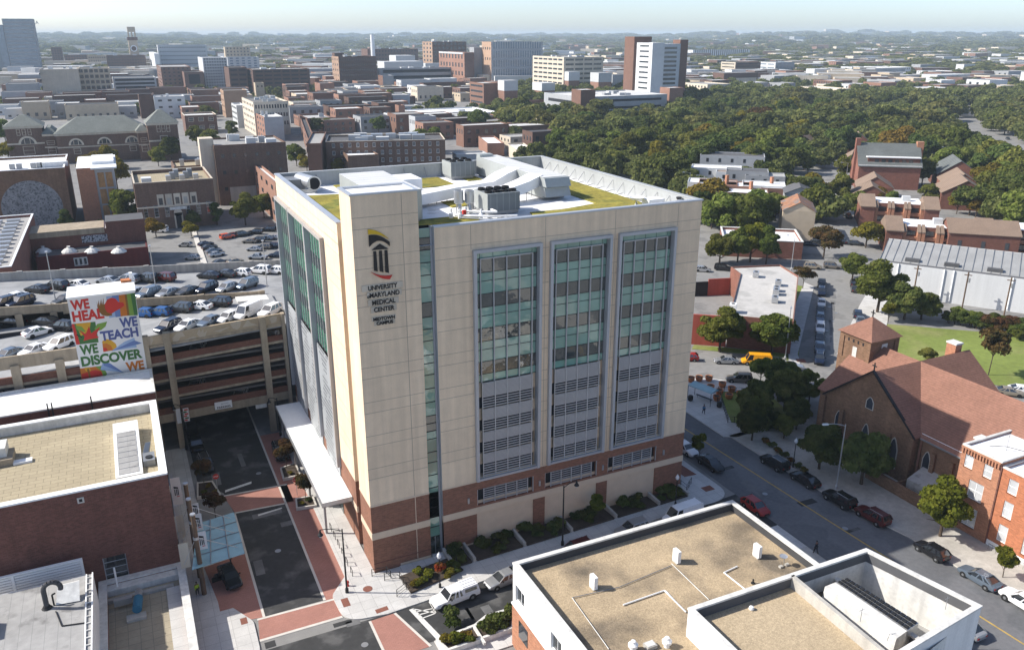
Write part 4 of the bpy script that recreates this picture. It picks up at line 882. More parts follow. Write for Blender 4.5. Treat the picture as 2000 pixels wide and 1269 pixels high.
for q in([(-13.9,25.6),(-5.4,25.0),(-5.4,20.2),(-13.1,20.7)],[(-13.8,-2.5),(-5.4,-2.7),(-5.4,-5.8),(-14.2,-5.8)],[(-18.1,9.9),(-13.2,10.8),(-13.2,-2.3),(-17.4,-1.4),(-17.4,2.4)],[(-6.4,42),(-3.4,42),(-3.4,-1.4),(-5.2,-2.4),(-6.4,-2.4)],[(-2.8,-7.9),(0.0,-7.8),(1.75,-14.4),(-2.9,-14.4)]):pv.prism(ccw(q),-.01,0.011,'paver',bottom=False)
structure(pv,'brick_paving')
cb=MB()
for a,b,w_ in(((-13.15,20.7),(-13.15,-2.3),.28),((-6.5,60),(-6.5,-2.3),.28),((-13.9,25.7),(-5.4,25.1),.30),((-13.2,20.6),(-6.5,20.1),.30),((-13.9,-2.4),(-5.3,-2.6),.30),((-14.2,-5.9),(-5.4,-5.9),.35),((-0.05,-7.8),(1.75,-14.4),.28),((-2.9,-7.9),(-2.9,-14.4),.28),((-18.2,10.0),(-13.2,10.9),.3)):
 d=(Vector(b)-Vector(a)).normalized();n=Vector((-d.y,d.x))*w_/2;cb.prism(ccw([(a[0]-n.x,a[1]-n.y),(b[0]-n.x,b[1]-n.y),(b[0]+n.x,b[1]+n.y),(a[0]+n.x,a[1]+n.y)]),-.01,0.016,'kerb',bottom=False)
structure(cb,'flush_kerb')
mk_=MB()
for q in([(-13.6,26.6),(-9.9,27.5),(-9.8,28.1),(-13.5,27.2)],[(-10.4,18.9),(-7.2,19.3),(-7.2,19.0),(-10.4,18.5)],[(1.55,-7.95),(2.1,-7.9),(3.35,-14.0),(2.7,-14.0)]):mk_.prism(ccw(q),0,0.014,'mark_white',bottom=False)
for a,b in(((2.0,-8.0),(4.0,-9.7)),((2.4,-9.9),(4.0,-9.75)),((2.1,-8.6),(4.1,-8.9)),((2.2,-9.2),(4.1,-9.3)),((4.05,-7.6),(4.05,-9.7))):
 d=(Vector(b)-Vector(a)).normalized();n=Vector((-d.y,d.x))*.07;mk_.prism(ccw([(a[0]-n.x,a[1]-n.y),(b[0]-n.x,b[1]-n.y),(b[0]+n.x,b[1]+n.y),(a[0]+n.x,a[1]+n.y)]),0,0.014,'mark_white',bottom=False)
structure(mk_,'road_marking')
slab('pavement',[fillet([(-3.4,42),(-3.4,0.8),(-5.6,-2.0,1.5),(-5.4,-7.0,2.6),(-0.8,-7.7),(10,-7.0),(25,-5.6),(38,-4.8),(49.6,-4.8,3.5),(49.4,3),(49.6,44),(44,44),(44,-.2),(0,-.2),(0,42)])])
slab('pavement',[[(-20.35,43),(-20.35,-30),(-16.6,-30),(-16.6,-8.0),(-17.4,-1.6),(-17.4,2.4),(-18.15,10),(-17.4,26),(-17.4,31),(-17.4,43)]],mat='concrete')
slab('pavement',[fillet([(-17.9,0.6),(-16.0,0.6),(-14.3,-2.6,2.0),(-14.4,-8.4,2.5),(-16.5,-9.5),(-17.9,-9.5)])],0.125)
slab('pavement',[[(60.8,10),(61.0,0),(61.7,-14),(63.2,-22),(63.2,-140),(71,-140),(71,-23),(74.5,-16),(74.5,10)]],mat='concrete_plain')
slab('pavement',[[(50.0,-18),(50.0,-140),(43,-140),(43,-18)]],mat='concrete_plain')
slab('pavement',[[(2.3,-13.9),(50.0,-12.8),(50.0,-18),(2.3,-18)]])
slab('plaza',[fillet([(59.8,10),(61.5,9),(73.6,9.5),(77.5,20.5),(78.6,23.4,1.0),(73.0,29.6),(66,33),(60.2,36)])],mat='concrete')
tp=MB()
for q in([(-15.6,-1.6),(-14.9,-1.6),(-14.9,-2.7),(-15.6,-2.7)],[(-4.9,-3.1),(-4.1,-3.1),(-4.1,-4.6),(-4.9,-4.6)],[(-1.9,-7.2),(-.5,-7.1),(-.5,-6.4),(-1.9,-6.5)],[(46.6,2.4),(48.6,2.2),(48.3,5.6),(46.6,5.6)],[(46.8,-2.2),(48.4,-2.2),(48.4,-1.0),(46.8,-1.0)],[(93.2,28.9),(94.6,28.0),(95.4,29.4),(94.0,30.3)]):tp.prism(ccw(q),0.1,0.132,'paver_dark',bottom=False)
structure(tp,'tactile_paving')
mh=MB();mh.lathe([(.55,0),(.55,.03)],(-1.6,-2.6,.11),'paver_dark',18);structure(mh,'manhole_cover')
sheet('back_street',[[(50.4,38),(62,33),(73,30),(78.6,24.4),(88,23),(150,48),(150,36),(230,70),(230,100),(50.4,100)]],'asphalt_old',0.005)
slab('pavement',[[gxy(1571,552),(104,44),(98,36.6),gxy(1541,718),gxy(1560,722),(93.6,28.6),(96.2,32),gxy(1590,560)]],0.10,mat='concrete')
slab('pavement',[[(103,28.5),(132,49.5),(143,57),(146,53),(128,38),(113,27)]],0.10)
lw_=MB();lw_.prism(ccw([gxy(1722,632),gxy(2000,655),gxy(2060,690),gxy(2060,780),gxy(1990,757),gxy(1800,735),gxy(1690,700)]),-.01,0.03,'grass',bottom=False);lw_.prism(ccw([(80.9,45.2),(95.0,33.0),(93.2,31.6),(79,43.5)]),-.01,0.09,'grass',bottom=False);lw_.prism(ccw([gxy(1558,722),gxy(1570,560),gxy(1551,556),gxy(1535,712)]),-.01,0.09,'grass',bottom=False)
lw_.prism(ccw([(73.5,9.5),(61.8,9.3),(63.5,4),(74.5,4)]),-.01,0.09,'soil',bottom=False);lw_.prism(ccw([(70.2,24.2),(78.0,20.5),(74,8),(64.2,13.4)]),.1,0.16,'grass',bottom=False)
o_=lw_.build('lawn');o_['kind']='structure'
bd=MB()
for i,(x0,x1)in enumerate(((9.0,11.0),(11.7,17.9),(18.5,24.7),(25.3,31.5),(32.1,38.5),(39.0,43.6))):bd.prism(ccw([(x0,.1),(x1,.1),(x1+.15,-3.6+.033*x1),(x0+.15,-3.6+.033*x0)]),0.1,0.34,'soil',bottom=False)
bd.prism(ccw([(2.4,-2.2),(9.0,-1.3),(9.6,-4.2),(2.6,-5.6)]),0.1,0.34,'soil',bottom=False)
structure(bd,'planting_bed')
for x in(8.7,11.35,18.2,25.0,31.8,38.75,43.7):
 m_=MB();ye=-3.6+.033*x;m_.hexa([(x-.16,.05,.1),(x+.16,.05,.1),(x+.31,ye,.1),(x-.01,ye,.1)],[(x-.16,.05,.95),(x+.16,.05,.95),(x+.31,ye,.7),(x-.01,ye,.7)],'concrete_plain');solo(m_,'planter_wall','low concrete wall between shrub beds %s'%{8.7:'beside the tower entrance steps',11.35:'second along from the tower entrance steps',18.2:'third along from the tower entrance steps',25.0:'by the tall black street lamp',31.8:'right of the tall black street lamp',38.75:'left of the globe lamp at the far corner',43.7:'at the right corner of the tower'}[x],'wall',(x,0,.1))
def railing(pts,z,label,h=1.05,step=1.3,name='railing'):
 t=thing(name,label,'railing',(*pts[0],z));b=MB();b.path([(x,y,z+h)for x,y in pts],.03,'black',5);b.path([(x,y,z+.15)for x,y in pts],.02,'black',4);b.path([(x,y,z+h*.55)for x,y in pts],.02,'black',4);b.build('rail',t)
 for(x0,y0),(x1,y1)in zip(pts,pts[1:]):
  n=max(1,round(math.hypot(x1-x0,y1-y0)/step))
  for i in range(n+1 if(x1,y1)==tuple(pts[-1])else n):
   q=MB();x=x0+(x1-x0)*i/n;y=y0+(y1-y0)*i/n;q.box(x-.035,y-.035,z,x+.035,y+.035,z+h+.05,'black');q.build('post',t)
railing([(9.0,-.2),(9.2,-3.0)],.4,'black railing beside the tower entrance steps');railing([(-.5,-.6),(1.2,-.8),(1.4,-1.8)],.12,'black railing at the corner of the stair tower',0.95)
railing([(.6,-2.0),(2.3,-2.4),(2.4,-4.6),(1.0,-5.4)],.12,'black railing round the bed at the street corner',.95);railing([(44.4,4.5),(44.4,-1.0),(46.2,0.4)],.12,'black railing at the right rear corner of the tower')
railing([(75.8,20.0),(70.0,24.0),(63.6,13.6),(69.6,9.8)],.15,'black railing round the church garden by the plaza',1.1,1.0)
stp=MB()
for i in range(4):stp.box(7.2,-.5-.36*i,.0,8.5,-.14-.36*i,.55-.13*i,'concrete')
stp.box(3.0,-1.35,.08,7.2,-.15,.20,'concrete');structure(stp,'steps_and_ramp')
ap=MB()
rp=random.Random(4)
for(x0,y0,x1,y1,n)in((-12.6,0,-7,19,5),(3,-13.2,14,-9.8,4),(-14,-13.2,-4,-7,4),(51,-30,60,30,12),(92,28,128,55,0),(-15.5,27,-7.2,40,4)):
 for _ in range(n):x,y=rp.uniform(x0,x1),rp.uniform(y0,y1);ap.prism(orect(x,y,rp.choice([0,1.57])+rp.uniform(-.03,.03),rp.uniform(.8,4.5),rp.uniform(.5,1.3)),0,.0095,rp.choice(['asphalt','asphalt_new']),bottom=False)
for u in range(9):
 x,y=104+u*3.4,31+u*3.1;ap.prism(orect(x,y,.78+rp.uniform(-.1,.1),rp.uniform(2,6),rp.uniform(.3,1.2)),0,.0088,rp.choice(['asphalt','asphalt']),bottom=False)
structure(ap,'road_patch')
for x,y in((-9.5,9.5),(-4.4,-11.2),(54,-6),(57.5,-17),(53,12),(112,40),(118,44),(123,48),(125,52),(-8.5,30)):mh=MB();mh.lathe([(.38,0),(.38,.012)],(x,y,0),'steel',14);structure(mh,'manhole_cover')
# ============== the parking garage behind, its mural tower and the cars on its roof
def zb_(x):return 17.0-0.022*x
def zf_(x):return 17.55+0.055*x
ym=lambda x:61.0-0.15*x;yb_=lambda x:80.0-0.18*x
GX0,GX1=-64.0,9.0
G=thing('parking_garage','tan concrete parking garage with open brick banded decks and cars on its roof','garage',(-20,43,0))
m_=MB()
def hslab(mb,pts,th,mat,top):mb.hexa([(x,y,z-th)for x,y,z in pts],pts,mat)
XR=0.2
m_.hexa([(GX0,43.2,zf_(GX0)-.3),(XR,43.2,zf_(XR)-.3),(XR,ym(XR)-.2,zf_(XR)-.3),(GX0,ym(GX0)-.2,zf_(GX0)-.3)],[(GX0,43.2,zf_(GX0)),(XR,43.2,zf_(XR)),(XR,ym(XR)-.2,zf_(XR)),(GX0,ym(GX0)-.2,zf_(GX0))],'deck')
m_.build('ramp_deck',G)
m_=MB();m_.hexa([(GX0,ym(GX0),zb_(GX0)-.3),(GX1,ym(GX1),zb_(GX1)-.3),(GX1,yb_(GX1),zb_(GX1)-.3),(GX0,yb_(GX0),zb_(GX0)-.3)],[(GX0,ym(GX0),zb_(GX0)),(GX1,ym(GX1),zb_(GX1)),(GX1,yb_(GX1),zb_(GX1)),(GX0,yb_(GX0),zb_(GX0))],'deck')
m_.hexa([(-3.2,ym(-3.2)-6,16.7),(GX1,ym(GX1)-18,16.7),(GX1,ym(GX1),16.7),(-3.2,ym(-3.2)+.1,16.7)],[(-3.2,ym(-3.2)-6,zf_(-3.2)+.006),(GX1,ym(GX1)-18,zf_(0)+.006),(GX1,ym(GX1),zb_(GX1)+.006),(-3.2,ym(-3.2)+.1,zb_(-3.2)+.006)],'deck')
m_.build('roof_deck',G)
isl=MB();isl.prism(ccw([(-5.6,58.2),(-.6,57.4),(.3,60.2),(-1.5,61.0),(-5.6,61.4)]),17.1,17.52,'white_dirty');isl.build('traffic_island',G)
def parapet(x0,x1,yf,zf,h,name='parapet',mat='concrete_grey',n=1,th=.3):
 p=MB();p.hexa([(x0,yf(x0),zf(x0)-.35),(x1,yf(x1),zf(x1)-.35),(x1,yf(x1)+th,zf(x1)-.35),(x0,yf(x0)+th,zf(x0)-.35)],[(x0,yf(x0),zf(x0)+h),(x1,yf(x1),zf(x1)+h),(x1,yf(x1)+th,zf(x1)+h),(x0,yf(x0)+th,zf(x0)+h)],mat);return p.build(name,G)
xs=[GX0,-53,-42,-31.5,-21.0,-11.0,-1.2]
for a,b in zip(xs,xs[1:]):parapet(a+.02,b-.02,lambda x:ym(x)-.25,zb_,1.0,mat='concrete_tan')
for x in xs[1:]:
 p=MB();y=ym(x)-.3;p.box(x-.55,y-.05,zb_(x)-.7,x+.55,y+.5,zb_(x)+1.08,'concrete_tan');p.build('pier',G)
xs=[GX0,-54,-46.5,-39.5,-32.5,-25.5,-18.5,-9,0,GX1]
for a,b in zip(xs,xs[1:]):parapet(a+.02,b-.02,yb_,zb_,1.6)
for x in xs[1:-1]:
 p=MB();p.box(x-.45,yb_(x)-.08,zb_(x)-.2,x+.45,yb_(x)+.45,zb_(x)+1.72,'concrete_grey');p.build('pier',G)
p=MB();p.box(GX0,70,14,GX0+.3,90,19.4,'concrete_grey');p.build('parapet',G)
def band(x0,x1,zl,zr,h0,h1,mat,y0=43.0,th=.35,name='spandrel',lip=True):
 p=MB();p.hexa([(x0,y0,zl-h0),(x1,y0,zr-h1),(x1,y0+th,zr-h1),(x0,y0+th,zl-h0)],[(x0,y0,zl),(x1,y0,zr),(x1,y0+th,zr),(x0,y0+th,zl)],mat)
 if lip:p.hexa([(x0,y0-.12,zl-h0-.02),(x1,y0-.12,zr-h1-.02),(x1,y0+th+.2,zr-h1-.02),(x0,y0+th+.2,zl-h0-.02)],[(x0,y0-.12,zl-h0+.36),(x1,y0-.12,zr-h1+.36),(x1,y0+th+.2,zr-h1+.36),(x0,y0+th+.2,zl-h0+.36)],'concrete_tan')
 return p.build(name,G)
mk('brick_band',(0.155,0.062,0.040),0.9,((0.4,0.12),(3,0.1)),brick=((0.15,0.09,0.07),1.0))
mk('mural_tan',(0.40,0.315,0.215),0.85,((0.4,0.08),(3,0.06)))
mk('mural_pale',(0.475,0.40,0.31),0.85,((0.6,0.06),))
pp=band(-21.0,-.6,18.55,19.45,1.75,1.95,'mural_tan',lip=True,name='parapet')
def wallpoly(pts_px,y,mat,name,parent,o=(0,0),k=1.0,d=0.0):
 q=MB();P3=[byy(o[0]+X*k,o[1]+Y*k,y)for X,Y in pts_px];L_=[(float(p_[0]),float(p_[2]))for p_ in P3]
 if sum(p_[0]*r_[1]-r_[0]*p_[1]for p_,r_ in zip(L_,L_[1:]+L_[:1]))<0:L_=L_[::-1]
 q.face([(x_,y-d,z_)for x_,z_ in L_],mat);return q.build(name,parent)
g1=((270,590),.22857)
for pts in([(55,345),(50,310),(60,280),(72,300),(80,278),(92,300),(110,285),(130,320),(112,365),(85,370)],[(290,310),(330,262),(375,250),(400,290),(360,300),(335,340),(300,345)],[(380,330),(470,290),(500,300),(420,340)],[(500,270),(520,225),(535,255),(555,225),(560,262),(590,240),(570,300),(540,318)],[(640,250),(790,205),(700,255)],[(785,185),(830,165),(860,160),(880,170),(870,215),(845,235),(810,225)],[(890,215),(935,150),(960,175),(1020,195)],[(1120,140),(1150,120),(1185,125),(1180,165),(1140,180)]):
 wallpoly(pts,43.0,'mural_pale','mural_shape',pp,*g1,d=.006)
for zl,zr,h0,h1 in((15.4,16.0,1.4,1.2),(12.65,13.15,1.4,1.25),(9.85,10.25,1.4,1.25),(6.95,7.35,1.35,1.3)):band(-20.9,-.6,zl,zr,h0,h1,'brick_band')
band(-20.9,-.6,5.65,6.1,1.0,1.0,'concrete_tan',y0=42.95,lip=False)
for x,w in((-17.7,.95),(-4.0,.95),(-.9,.5),(-20.6,.7)):
 p=MB();p.box(x-w/2,42.6,0,x+w/2,43.6,18.9+(x+17)*.035,'concrete_tan');p.build('column',G)
band(GX0,-29.4,18.5,18.5,1.85,1.85,'concrete_tan',lip=False,name='parapet')
for z in(15.5,12.6,9.7,6.8):band(GX0,-29.4,z,z,1.35,1.35,'brick_band')
for x in(-31.9,-37.3,-43,-49,-55,-61):
 p=MB();p.box(x-.55,42.6,0,x+.55,43.6,17.2,'concrete_tan');p.build('column',G)
fl=MB()
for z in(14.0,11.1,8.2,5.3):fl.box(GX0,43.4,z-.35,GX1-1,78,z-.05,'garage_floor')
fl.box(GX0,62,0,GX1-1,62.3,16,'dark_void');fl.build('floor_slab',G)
bw=MB();bw.face([(GX0,yb_(GX0)+.32,0),(GX1,yb_(GX1)+.32,0),(GX1,yb_(GX1)+.32,17),(GX0,yb_(GX0)+.32,18)][::-1],'concrete_grey');bw.box(GX1-.3,58,0,GX1,yb_(GX1),17.6,'concrete_grey');bw.build('wall',G)
for i,x in enumerate((-38.5,-33.5)):
 p=MB();p.box(x-.5,ym(x)-.6,14,x+.5,ym(x)+.2,zb_(x)-.2,'concrete_tan');p.build('pier',G)
t=thing('parking_sign','white PARKING sign over the garage entrance','sign',(-11,42.6,5.5));p=MB();p.box(-12.4,42.72,5.45,-9.85,42.8,6.65,'white');p.build('board',t);put_text(t,text_mesh('PARKING',.48,'sign_black',.004,.012),(-11.1,42.715,5.58));put_text(t,text_mesh('MIDTOWN',.22,'steel',.004,.004),(-10.9,42.715,6.2))
t=thing('clearance_sign','blank white board hanging low in the garage entrance','sign',(-5.5,42.6,4.4));p=MB();p.box(-6.4,42.8,4.35,-4.7,42.86,5.0,'white_dirty');p.build('board',t)
t=thing('banner','narrow white banner on the garage column','banner',(-17.6,42.5,4.5));p=MB();p.box(-18.0,42.48,4.4,-17.35,42.55,6.8,'white');p.build('cloth',t)
t=thing('banner','red and white patterned banner beside the garage column','banner',(-16.6,42.3,4.7));p=MB();p.box(-17.0,42.3,4.6,-16.2,42.36,6.8,'mural_white')
for i in range(6):p.box(-16.95+.12*(i%2),42.285,4.7+.34*i,-16.5+.2*(i%2),42.296,4.95+.34*i,['sign_red','paint_green','paint_coral'][i%3])
p.build('cloth',t)
T=thing('mural_tower','stair tower with a colourful WE HEAL WE TEACH WE DISCOVER mural and white roof','tower',(-25.2,42.6,0))
p=MB();p.box(-29.5,42.6,0,-20.95,48.2,25.7,'mural_white','canopy_white');p.build('wall',T)
p=MB();p.box(-29.62,42.5,25.72,-20.85,48.3,25.95,'white');p.box(-22.6,47.2,25.95,-21.2,48.2,26.3,'terracotta');p.box(-21.4,47.4,25.95,-20.95,48.2,27.2,'white');p.build('roof',T)
YM=42.6;m1=((120,540),.16543)
def art(pts,mat,d):wallpoly(pts,YM,mat,'mural_shape',T,*m1,d=d)
art([(525,235),(640,222),(690,465),(565,490)],'paint_sky',.004);art([(595,228),(690,215),(720,470),(640,480)],'paint_blue2',.006);art([(675,220),(745,210),(780,462),(700,470)],'paint_orange',.008);art([(745,210),(770,208),(805,458),(780,462)],'paint_brown',.008);art([(765,208),(868,192),(903,455),(800,462)],'paint_leaf',.006);art([(815,200),(868,192),(903,455),(860,458)],'paint_green',.010)
art([(415,290),(430,340),(438,275),(452,345),(468,262),(480,335),(496,248),(500,330),(560,290),(600,460),(540,468),(480,455),(430,400)],'paint_brown',.012)
art([(510,330),(540,270),(590,250),(640,262),(670,300),(730,305),(745,340),(700,375),(650,400),(590,440),(540,420),(515,380)],'paint_red',.014)
art([(120,560),(400,532),(440,775),(175,805)],'paint_green',.004);art([(120,560),(150,556),(220,800),(175,805)],'paint_red',.006);art([(165,556),(345,538),(330,640),(230,700)],'paint_yellow',.006);art([(390,620),(420,560),(540,530),(520,590),(470,630),(410,645)],'paint_leaf',.010);art([(165,575),(240,590),(290,650),(220,660),(180,620)],'paint_leaf',.010)
art([(200,620),(285,680),(325,585),(350,670),(460,590),(410,690),(445,720),(330,740),(260,760),(275,710)],'paint_red',.014);art([(180,680),(250,712),(240,722),(175,690)],'paint_black',.016)
art([(480,765),(520,735),(580,745),(640,790),(665,860),(495,890)],'paint_yellow',.006);art([(485,795),(530,785),(585,815),(610,865),(495,890)],'paint_orange',.010);art([(490,840),(530,840),(550,875),(495,885)],'paint_red',.012)
art([(590,878),(740,770),(860,720),(890,835)],'paint_sky',.014);art([(590,878),(860,752),(950,785),(900,800)],'paint_blue2',.016)
art([(218,1085),(490,1050),(530,1195),(245,1255)],'paint_orange',.004);art([(270,1075),(330,1068),(350,1110),(290,1120)],'paint_yellow',.006);art([(235,1150),(330,1120),(400,1100),(470,1120),(490,1170),(440,1215),(250,1253)],'paint_red',.008);art([(400,1062),(490,1050),(540,1150),(500,1190),(470,1110)],'paint_leaf',.008);art([(300,1090),(330,1200),(350,1200),(325,1085)],'paint_brown',.012)
art([(488,1005),(735,1130),(460,1100)],'paint_sky',.012);art([(488,1005),(570,1020),(735,1132),(500,1050)],'paint_blue2',.014)
def fit_text(txt,quad,mat):
 """lettering scaled to the box whose bottom-left and top-right corners are given in mural pixels"""
 (u0,v0),(u1,v1),(u2,v2)=quad;P=lambda u,v:byy(120+u*.16543,540+v*.16543,YM);a,b,c=P(u0,v0),P(u1,v1),P(u2,v2)
 me=text_mesh(txt,1.0,mat,.004,.045,align='LEFT');xs_=[v.co.x for v in me.vertices];ys_=[v.co.y for v in me.vertices];w,h=max(xs_)-min(xs_),max(ys_)-min(ys_)
 sx,sy=(b[0]-a[0])/w,(c[2]-a[2])/h;me.transform(Matrix.Translation((-min(xs_),-min(ys_),0)));me.transform(Matrix.Diagonal((sx,sy,1,1)));put_text(T,me,(a[0],YM-.024,a[2]))
fit_text('WE',((118,403),(340,385),(92,285)),'paint_red');fit_text('HEAL',((140,538),(512,500),(118,415)),'paint_red');fit_text('WE',((695,608),(905,585),(668,492)),'paint_blue');fit_text('TEACH',((470,765),(917,718),(440,650)),'paint_blue')
fit_text('WE',((228,930),(442,905),(200,815)),'paint_green');fit_text('DISCOVER',((245,1065),(962,965),(222,948)),'paint_green');fit_text('WE',((770,1122),(985,1095),(745,1015)),'paint_orange')
def decks(px,py,f,up=.55):
 x=0.0
 for _ in range(6):x=bz(px,py,f(x)+up)[0]
 p=bz(px,py,f(x)+up);return float(p[0]),float(p[1]),f(float(p[0]))
dz=lambda X,Y:(X*.35,400+Y*.35);kz=lambda X,Y:(270+X*.15,490+Y*.15)
roofcars=[(dz(207,470),zb_,'sedan','black',140,'black sedan alone at the left of the back row on the garage roof'),(dz(312,452),zb_,'suv','charcoal',138,'dark grey SUV near the left lamp pole on the garage roof'),(dz(428,445),zb_,'sedan','white',140,'white sedan just behind the mural tower roof'),(dz(600,423),zb_,'sedan','silver',140,'silver sedan behind the right of the mural tower on the back row'),(dz(712,417),zb_,'suv','silver',140,'silver SUV next to the silver sedan on the back row'),(dz(812,413),zb_,'suv','charcoal',140,'charcoal SUV left of the maroon one on the back row'),(dz(912,408),zb_,'suv','maroon',140,'dark maroon SUV by the right lamp pole on the back row'),(kz(920,320),zb_,'sedan','black',140,'black sedan at the middle of the back row on the garage roof'),(kz(1120,300),zb_,'sedan','charcoal',140,'dark sedan between the black sedan and white hatchback on the back row'),(kz(1330,285),zb_,'hatch','white',140,'white hatchback left of the big white SUV on the back row'),(kz(1580,255),zb_,'suv','white',140,'large white SUV with dark rails on the back row'),(kz(1790,255),zb_,'hatch','white',140,'white hatchback right of the big white SUV on the back row'),(kz(1895,230),zb_,'sedan','white',140,'white sedan half hidden by the medical tower on the back row'),(dz(15,552),zb_,'suv','navy',218,'dark blue SUV cut by the left edge on the garage roof'),(dz(112,545),zb_,'suv','navy',218,'navy SUV at the left of the middle parapet'),(dz(80,518),zb_,'sedan','white',218,'white sedan behind the navy SUV at the left of the roof'),(dz(365,530),zb_,'sedan','charcoal',218,'dark sedan half hidden left of the mural tower'),(dz(755,490),zb_,'sedan','silver',218,'silver sedan half hidden right of the mural tower'),(kz(130,555),zb_,'suv','steelblue',218,'grey blue SUV first along the middle parapet right of the mural tower'),(kz(385,545),zb_,'sedan','silver',218,'silver sedan facing out second along the middle parapet'),(kz(640,525),zb_,'sedan','charcoal',218,'dark grey sedan facing out third along the middle parapet'),(kz(880,490),zb_,'suv','navy',218,'navy SUV facing out fourth along the middle parapet'),(kz(1150,480),zb_,'hatch','silver',218,'small silver hatchback facing out along the middle parapet'),(kz(1410,440),zb_,'suv','steelblue',218,'slate blue SUV last along the middle parapet'),(kz(60,810),zf_,'hatch','blue',142,'bright blue hatchback half hidden by the mural tower on the ramp'),(kz(275,795),zf_,'hatch','blue',142,'bright blue hatchback in full view on the ramp'),(kz(540,750),zf_,'suv','charcoal',142,'grey SUV between the blue and white cars on the ramp'),(kz(790,715),zf_,'sedan','white',142,'white sedan left of the black SUV on the ramp'),(kz(1040,675),zf_,'suv','black',142,'black SUV at the right end of the ramp row'),(kz(385,990),zf_,'suv','navy',222,'navy SUV first behind the decorated parapet'),(kz(640,970),zf_,'sedan','white',222,'white sedan second behind the decorated parapet'),(kz(935,915),zf_,'sedan','steelblue',222,'blue grey sedan third behind the decorated parapet'),(kz(1170,865),zf_,'hatch','white',222,'white hatchback next to the white van behind the decorated parapet'),(kz(1435,810),zf_,'van','white',222,'white van behind the decorated parapet'),(kz(1715,790),zf_,'suv','white',222,'white SUV last behind the decorated parapet'),(dz(70,652),zf_,'sedan','black',142,'black car in the dark under the left of the middle parapet'),(dz(250,648),zf_,'sedan','black',142,'black sedan by the pier under the middle parapet'),(dz(345,680),zf_,'suv','black',142,'black SUV left of the mural tower on the lower ramp'),(dz(213,708),zf_,'sedan','white',30,'white sedan standing in the aisle left of the mural tower'),(dz(45,835),zf_,'sedan','steelblue',222,'blue grey car behind the left front parapet'),(dz(190,810),zf_,'sedan','white',222,'white car low behind the left front parapet'),(dz(330,780),zf_,'suv','white',222,'white SUV beside the mural tower behind the left front parapet')]
for(px,py),f,kd,colr,hd,lab in roofcars:
 x,y,z=decks(px,py,f);car(kd,colr,x,max(y,46.6)if f is zf_ else y,z+.01,hd,lab,'cars parked on the garage roof',1,.97)
for i,(x,y,z,lab)in enumerate(((-13.5,46.5,14.0,'silver car in the top deck opening under the decorated parapet'),(-14.5,45.9,8.2,'grey car in the second deck opening from the bottom'),(-8.2,46.0,5.3,'white car in the lowest deck opening of the garage'),(-2.4,46.2,14.0,'silver car in the top deck opening beside the medical tower'),(-36,46,14.0,'dark car in the left deck opening of the garage'),(-41,46,11.1,'pale car in the lower left deck opening of the garage'))):
 car('sedan',['silver','silver','white','silver','charcoal','tan'][i],x,y,z,250,lab,None,0)
def roof_lamp(px,py,f,h,lab):
 x,y,z=decks(px,py,f,0);t=thing('light_pole',lab,'light pole',(x,y,z),'lamp poles on the garage roof');p=MB();p.lathe([(.10,0),(.06,h)],(x,y,z),'galv',8);p.build('pole',t);p=MB();p.box(x-.2,y-.32,z+h-.05,x+.2,y+.32,z+h+.08,'galv');p.build('lamp_head',t)
roof_lamp(109,589,zb_,8.6,'grey lamp pole at the left of the garage roof');roof_lamp(306,574,zb_,8.6,'grey lamp pole behind the mural tower on the garage roof');roof_lamp(522,561,zb_,8.6,'grey lamp pole at the right of the garage roof')
for(x,y,hd,kd,co,lab)in((-15.9,48.0,-88,'sedan','black','black sedan deepest in the garage entrance'),(-15.8,42.2,-88,'sedan','black','black sedan at the mouth of the garage'),(-15.2,34.9,-86,'suv','charcoal','dark SUV parked by the left kerb before the stop sign'),(-4.6,34.0,-90,'suv','black','black SUV in the shade beside the entrance canopy')):
 car(kd,co,x,y,.01,hd,lab,None,2)
# ============== left foreground: theatre block with tan roof, low roofs, white roofed block
tb=building('brick_block','windowless dark brick block with tan felt roof and white coping','building',[(-45,7.6),(-20.5,7.6),(-20.5,28.8),(-45,28.8)],14.5,'brick_dark','tan_roof',1.15,.75,'canopy_white',[(0,[17.9],[2.7],2.35,3.1,'ind')],recess=.25,edge_mat={1:'brick_red'},inner='white_dirty')
b=MB();b.box(-29.5,7.5,13.1,-28.85,7.59,13.75,'galv');b.build('vent_grille',tb);b=MB();b.box(-29.33,7.49,13.25,-29.02,7.499,13.6,'black');b.build('vent_grille',tb)
for y in(12.5,18,23.5):b=MB();b.box(-20.49,y-.9,8.4,-20.40,y+.9,10.8,'glass_dark');b.build('window',tb)
ZR=13.36
t=thing('roof_ramp','long white metal walkway cover on the tan roof','roof unit',(-24.3,16,ZR));b=MB();b.hexa([(-25.7,10.4,ZR),(-22.9,10.4,ZR),(-22.9,23.2,ZR),(-25.7,23.2,ZR)],[(-25.7,10.4,ZR+.35),(-22.9,10.4,ZR+.35),(-22.9,23.2,ZR+1.3),(-25.7,23.2,ZR+1.3)],'white');b.build('body',t)
b=MB()
for i in range(8):
 y=10.9+i*1.22;z=ZR+.37+(y-10.4)*.0742;b.hexa([(-25.35,y,z),(-23.25,y,z),(-23.25,y+1.1,z+.08),(-25.35,y+1.1,z+.08)],[(-25.35,y,z+.03),(-23.25,y,z+.03),(-23.25,y+1.1,z+.11),(-25.35,y+1.1,z+.11)],'grey_roof')
b.build('panel',t)
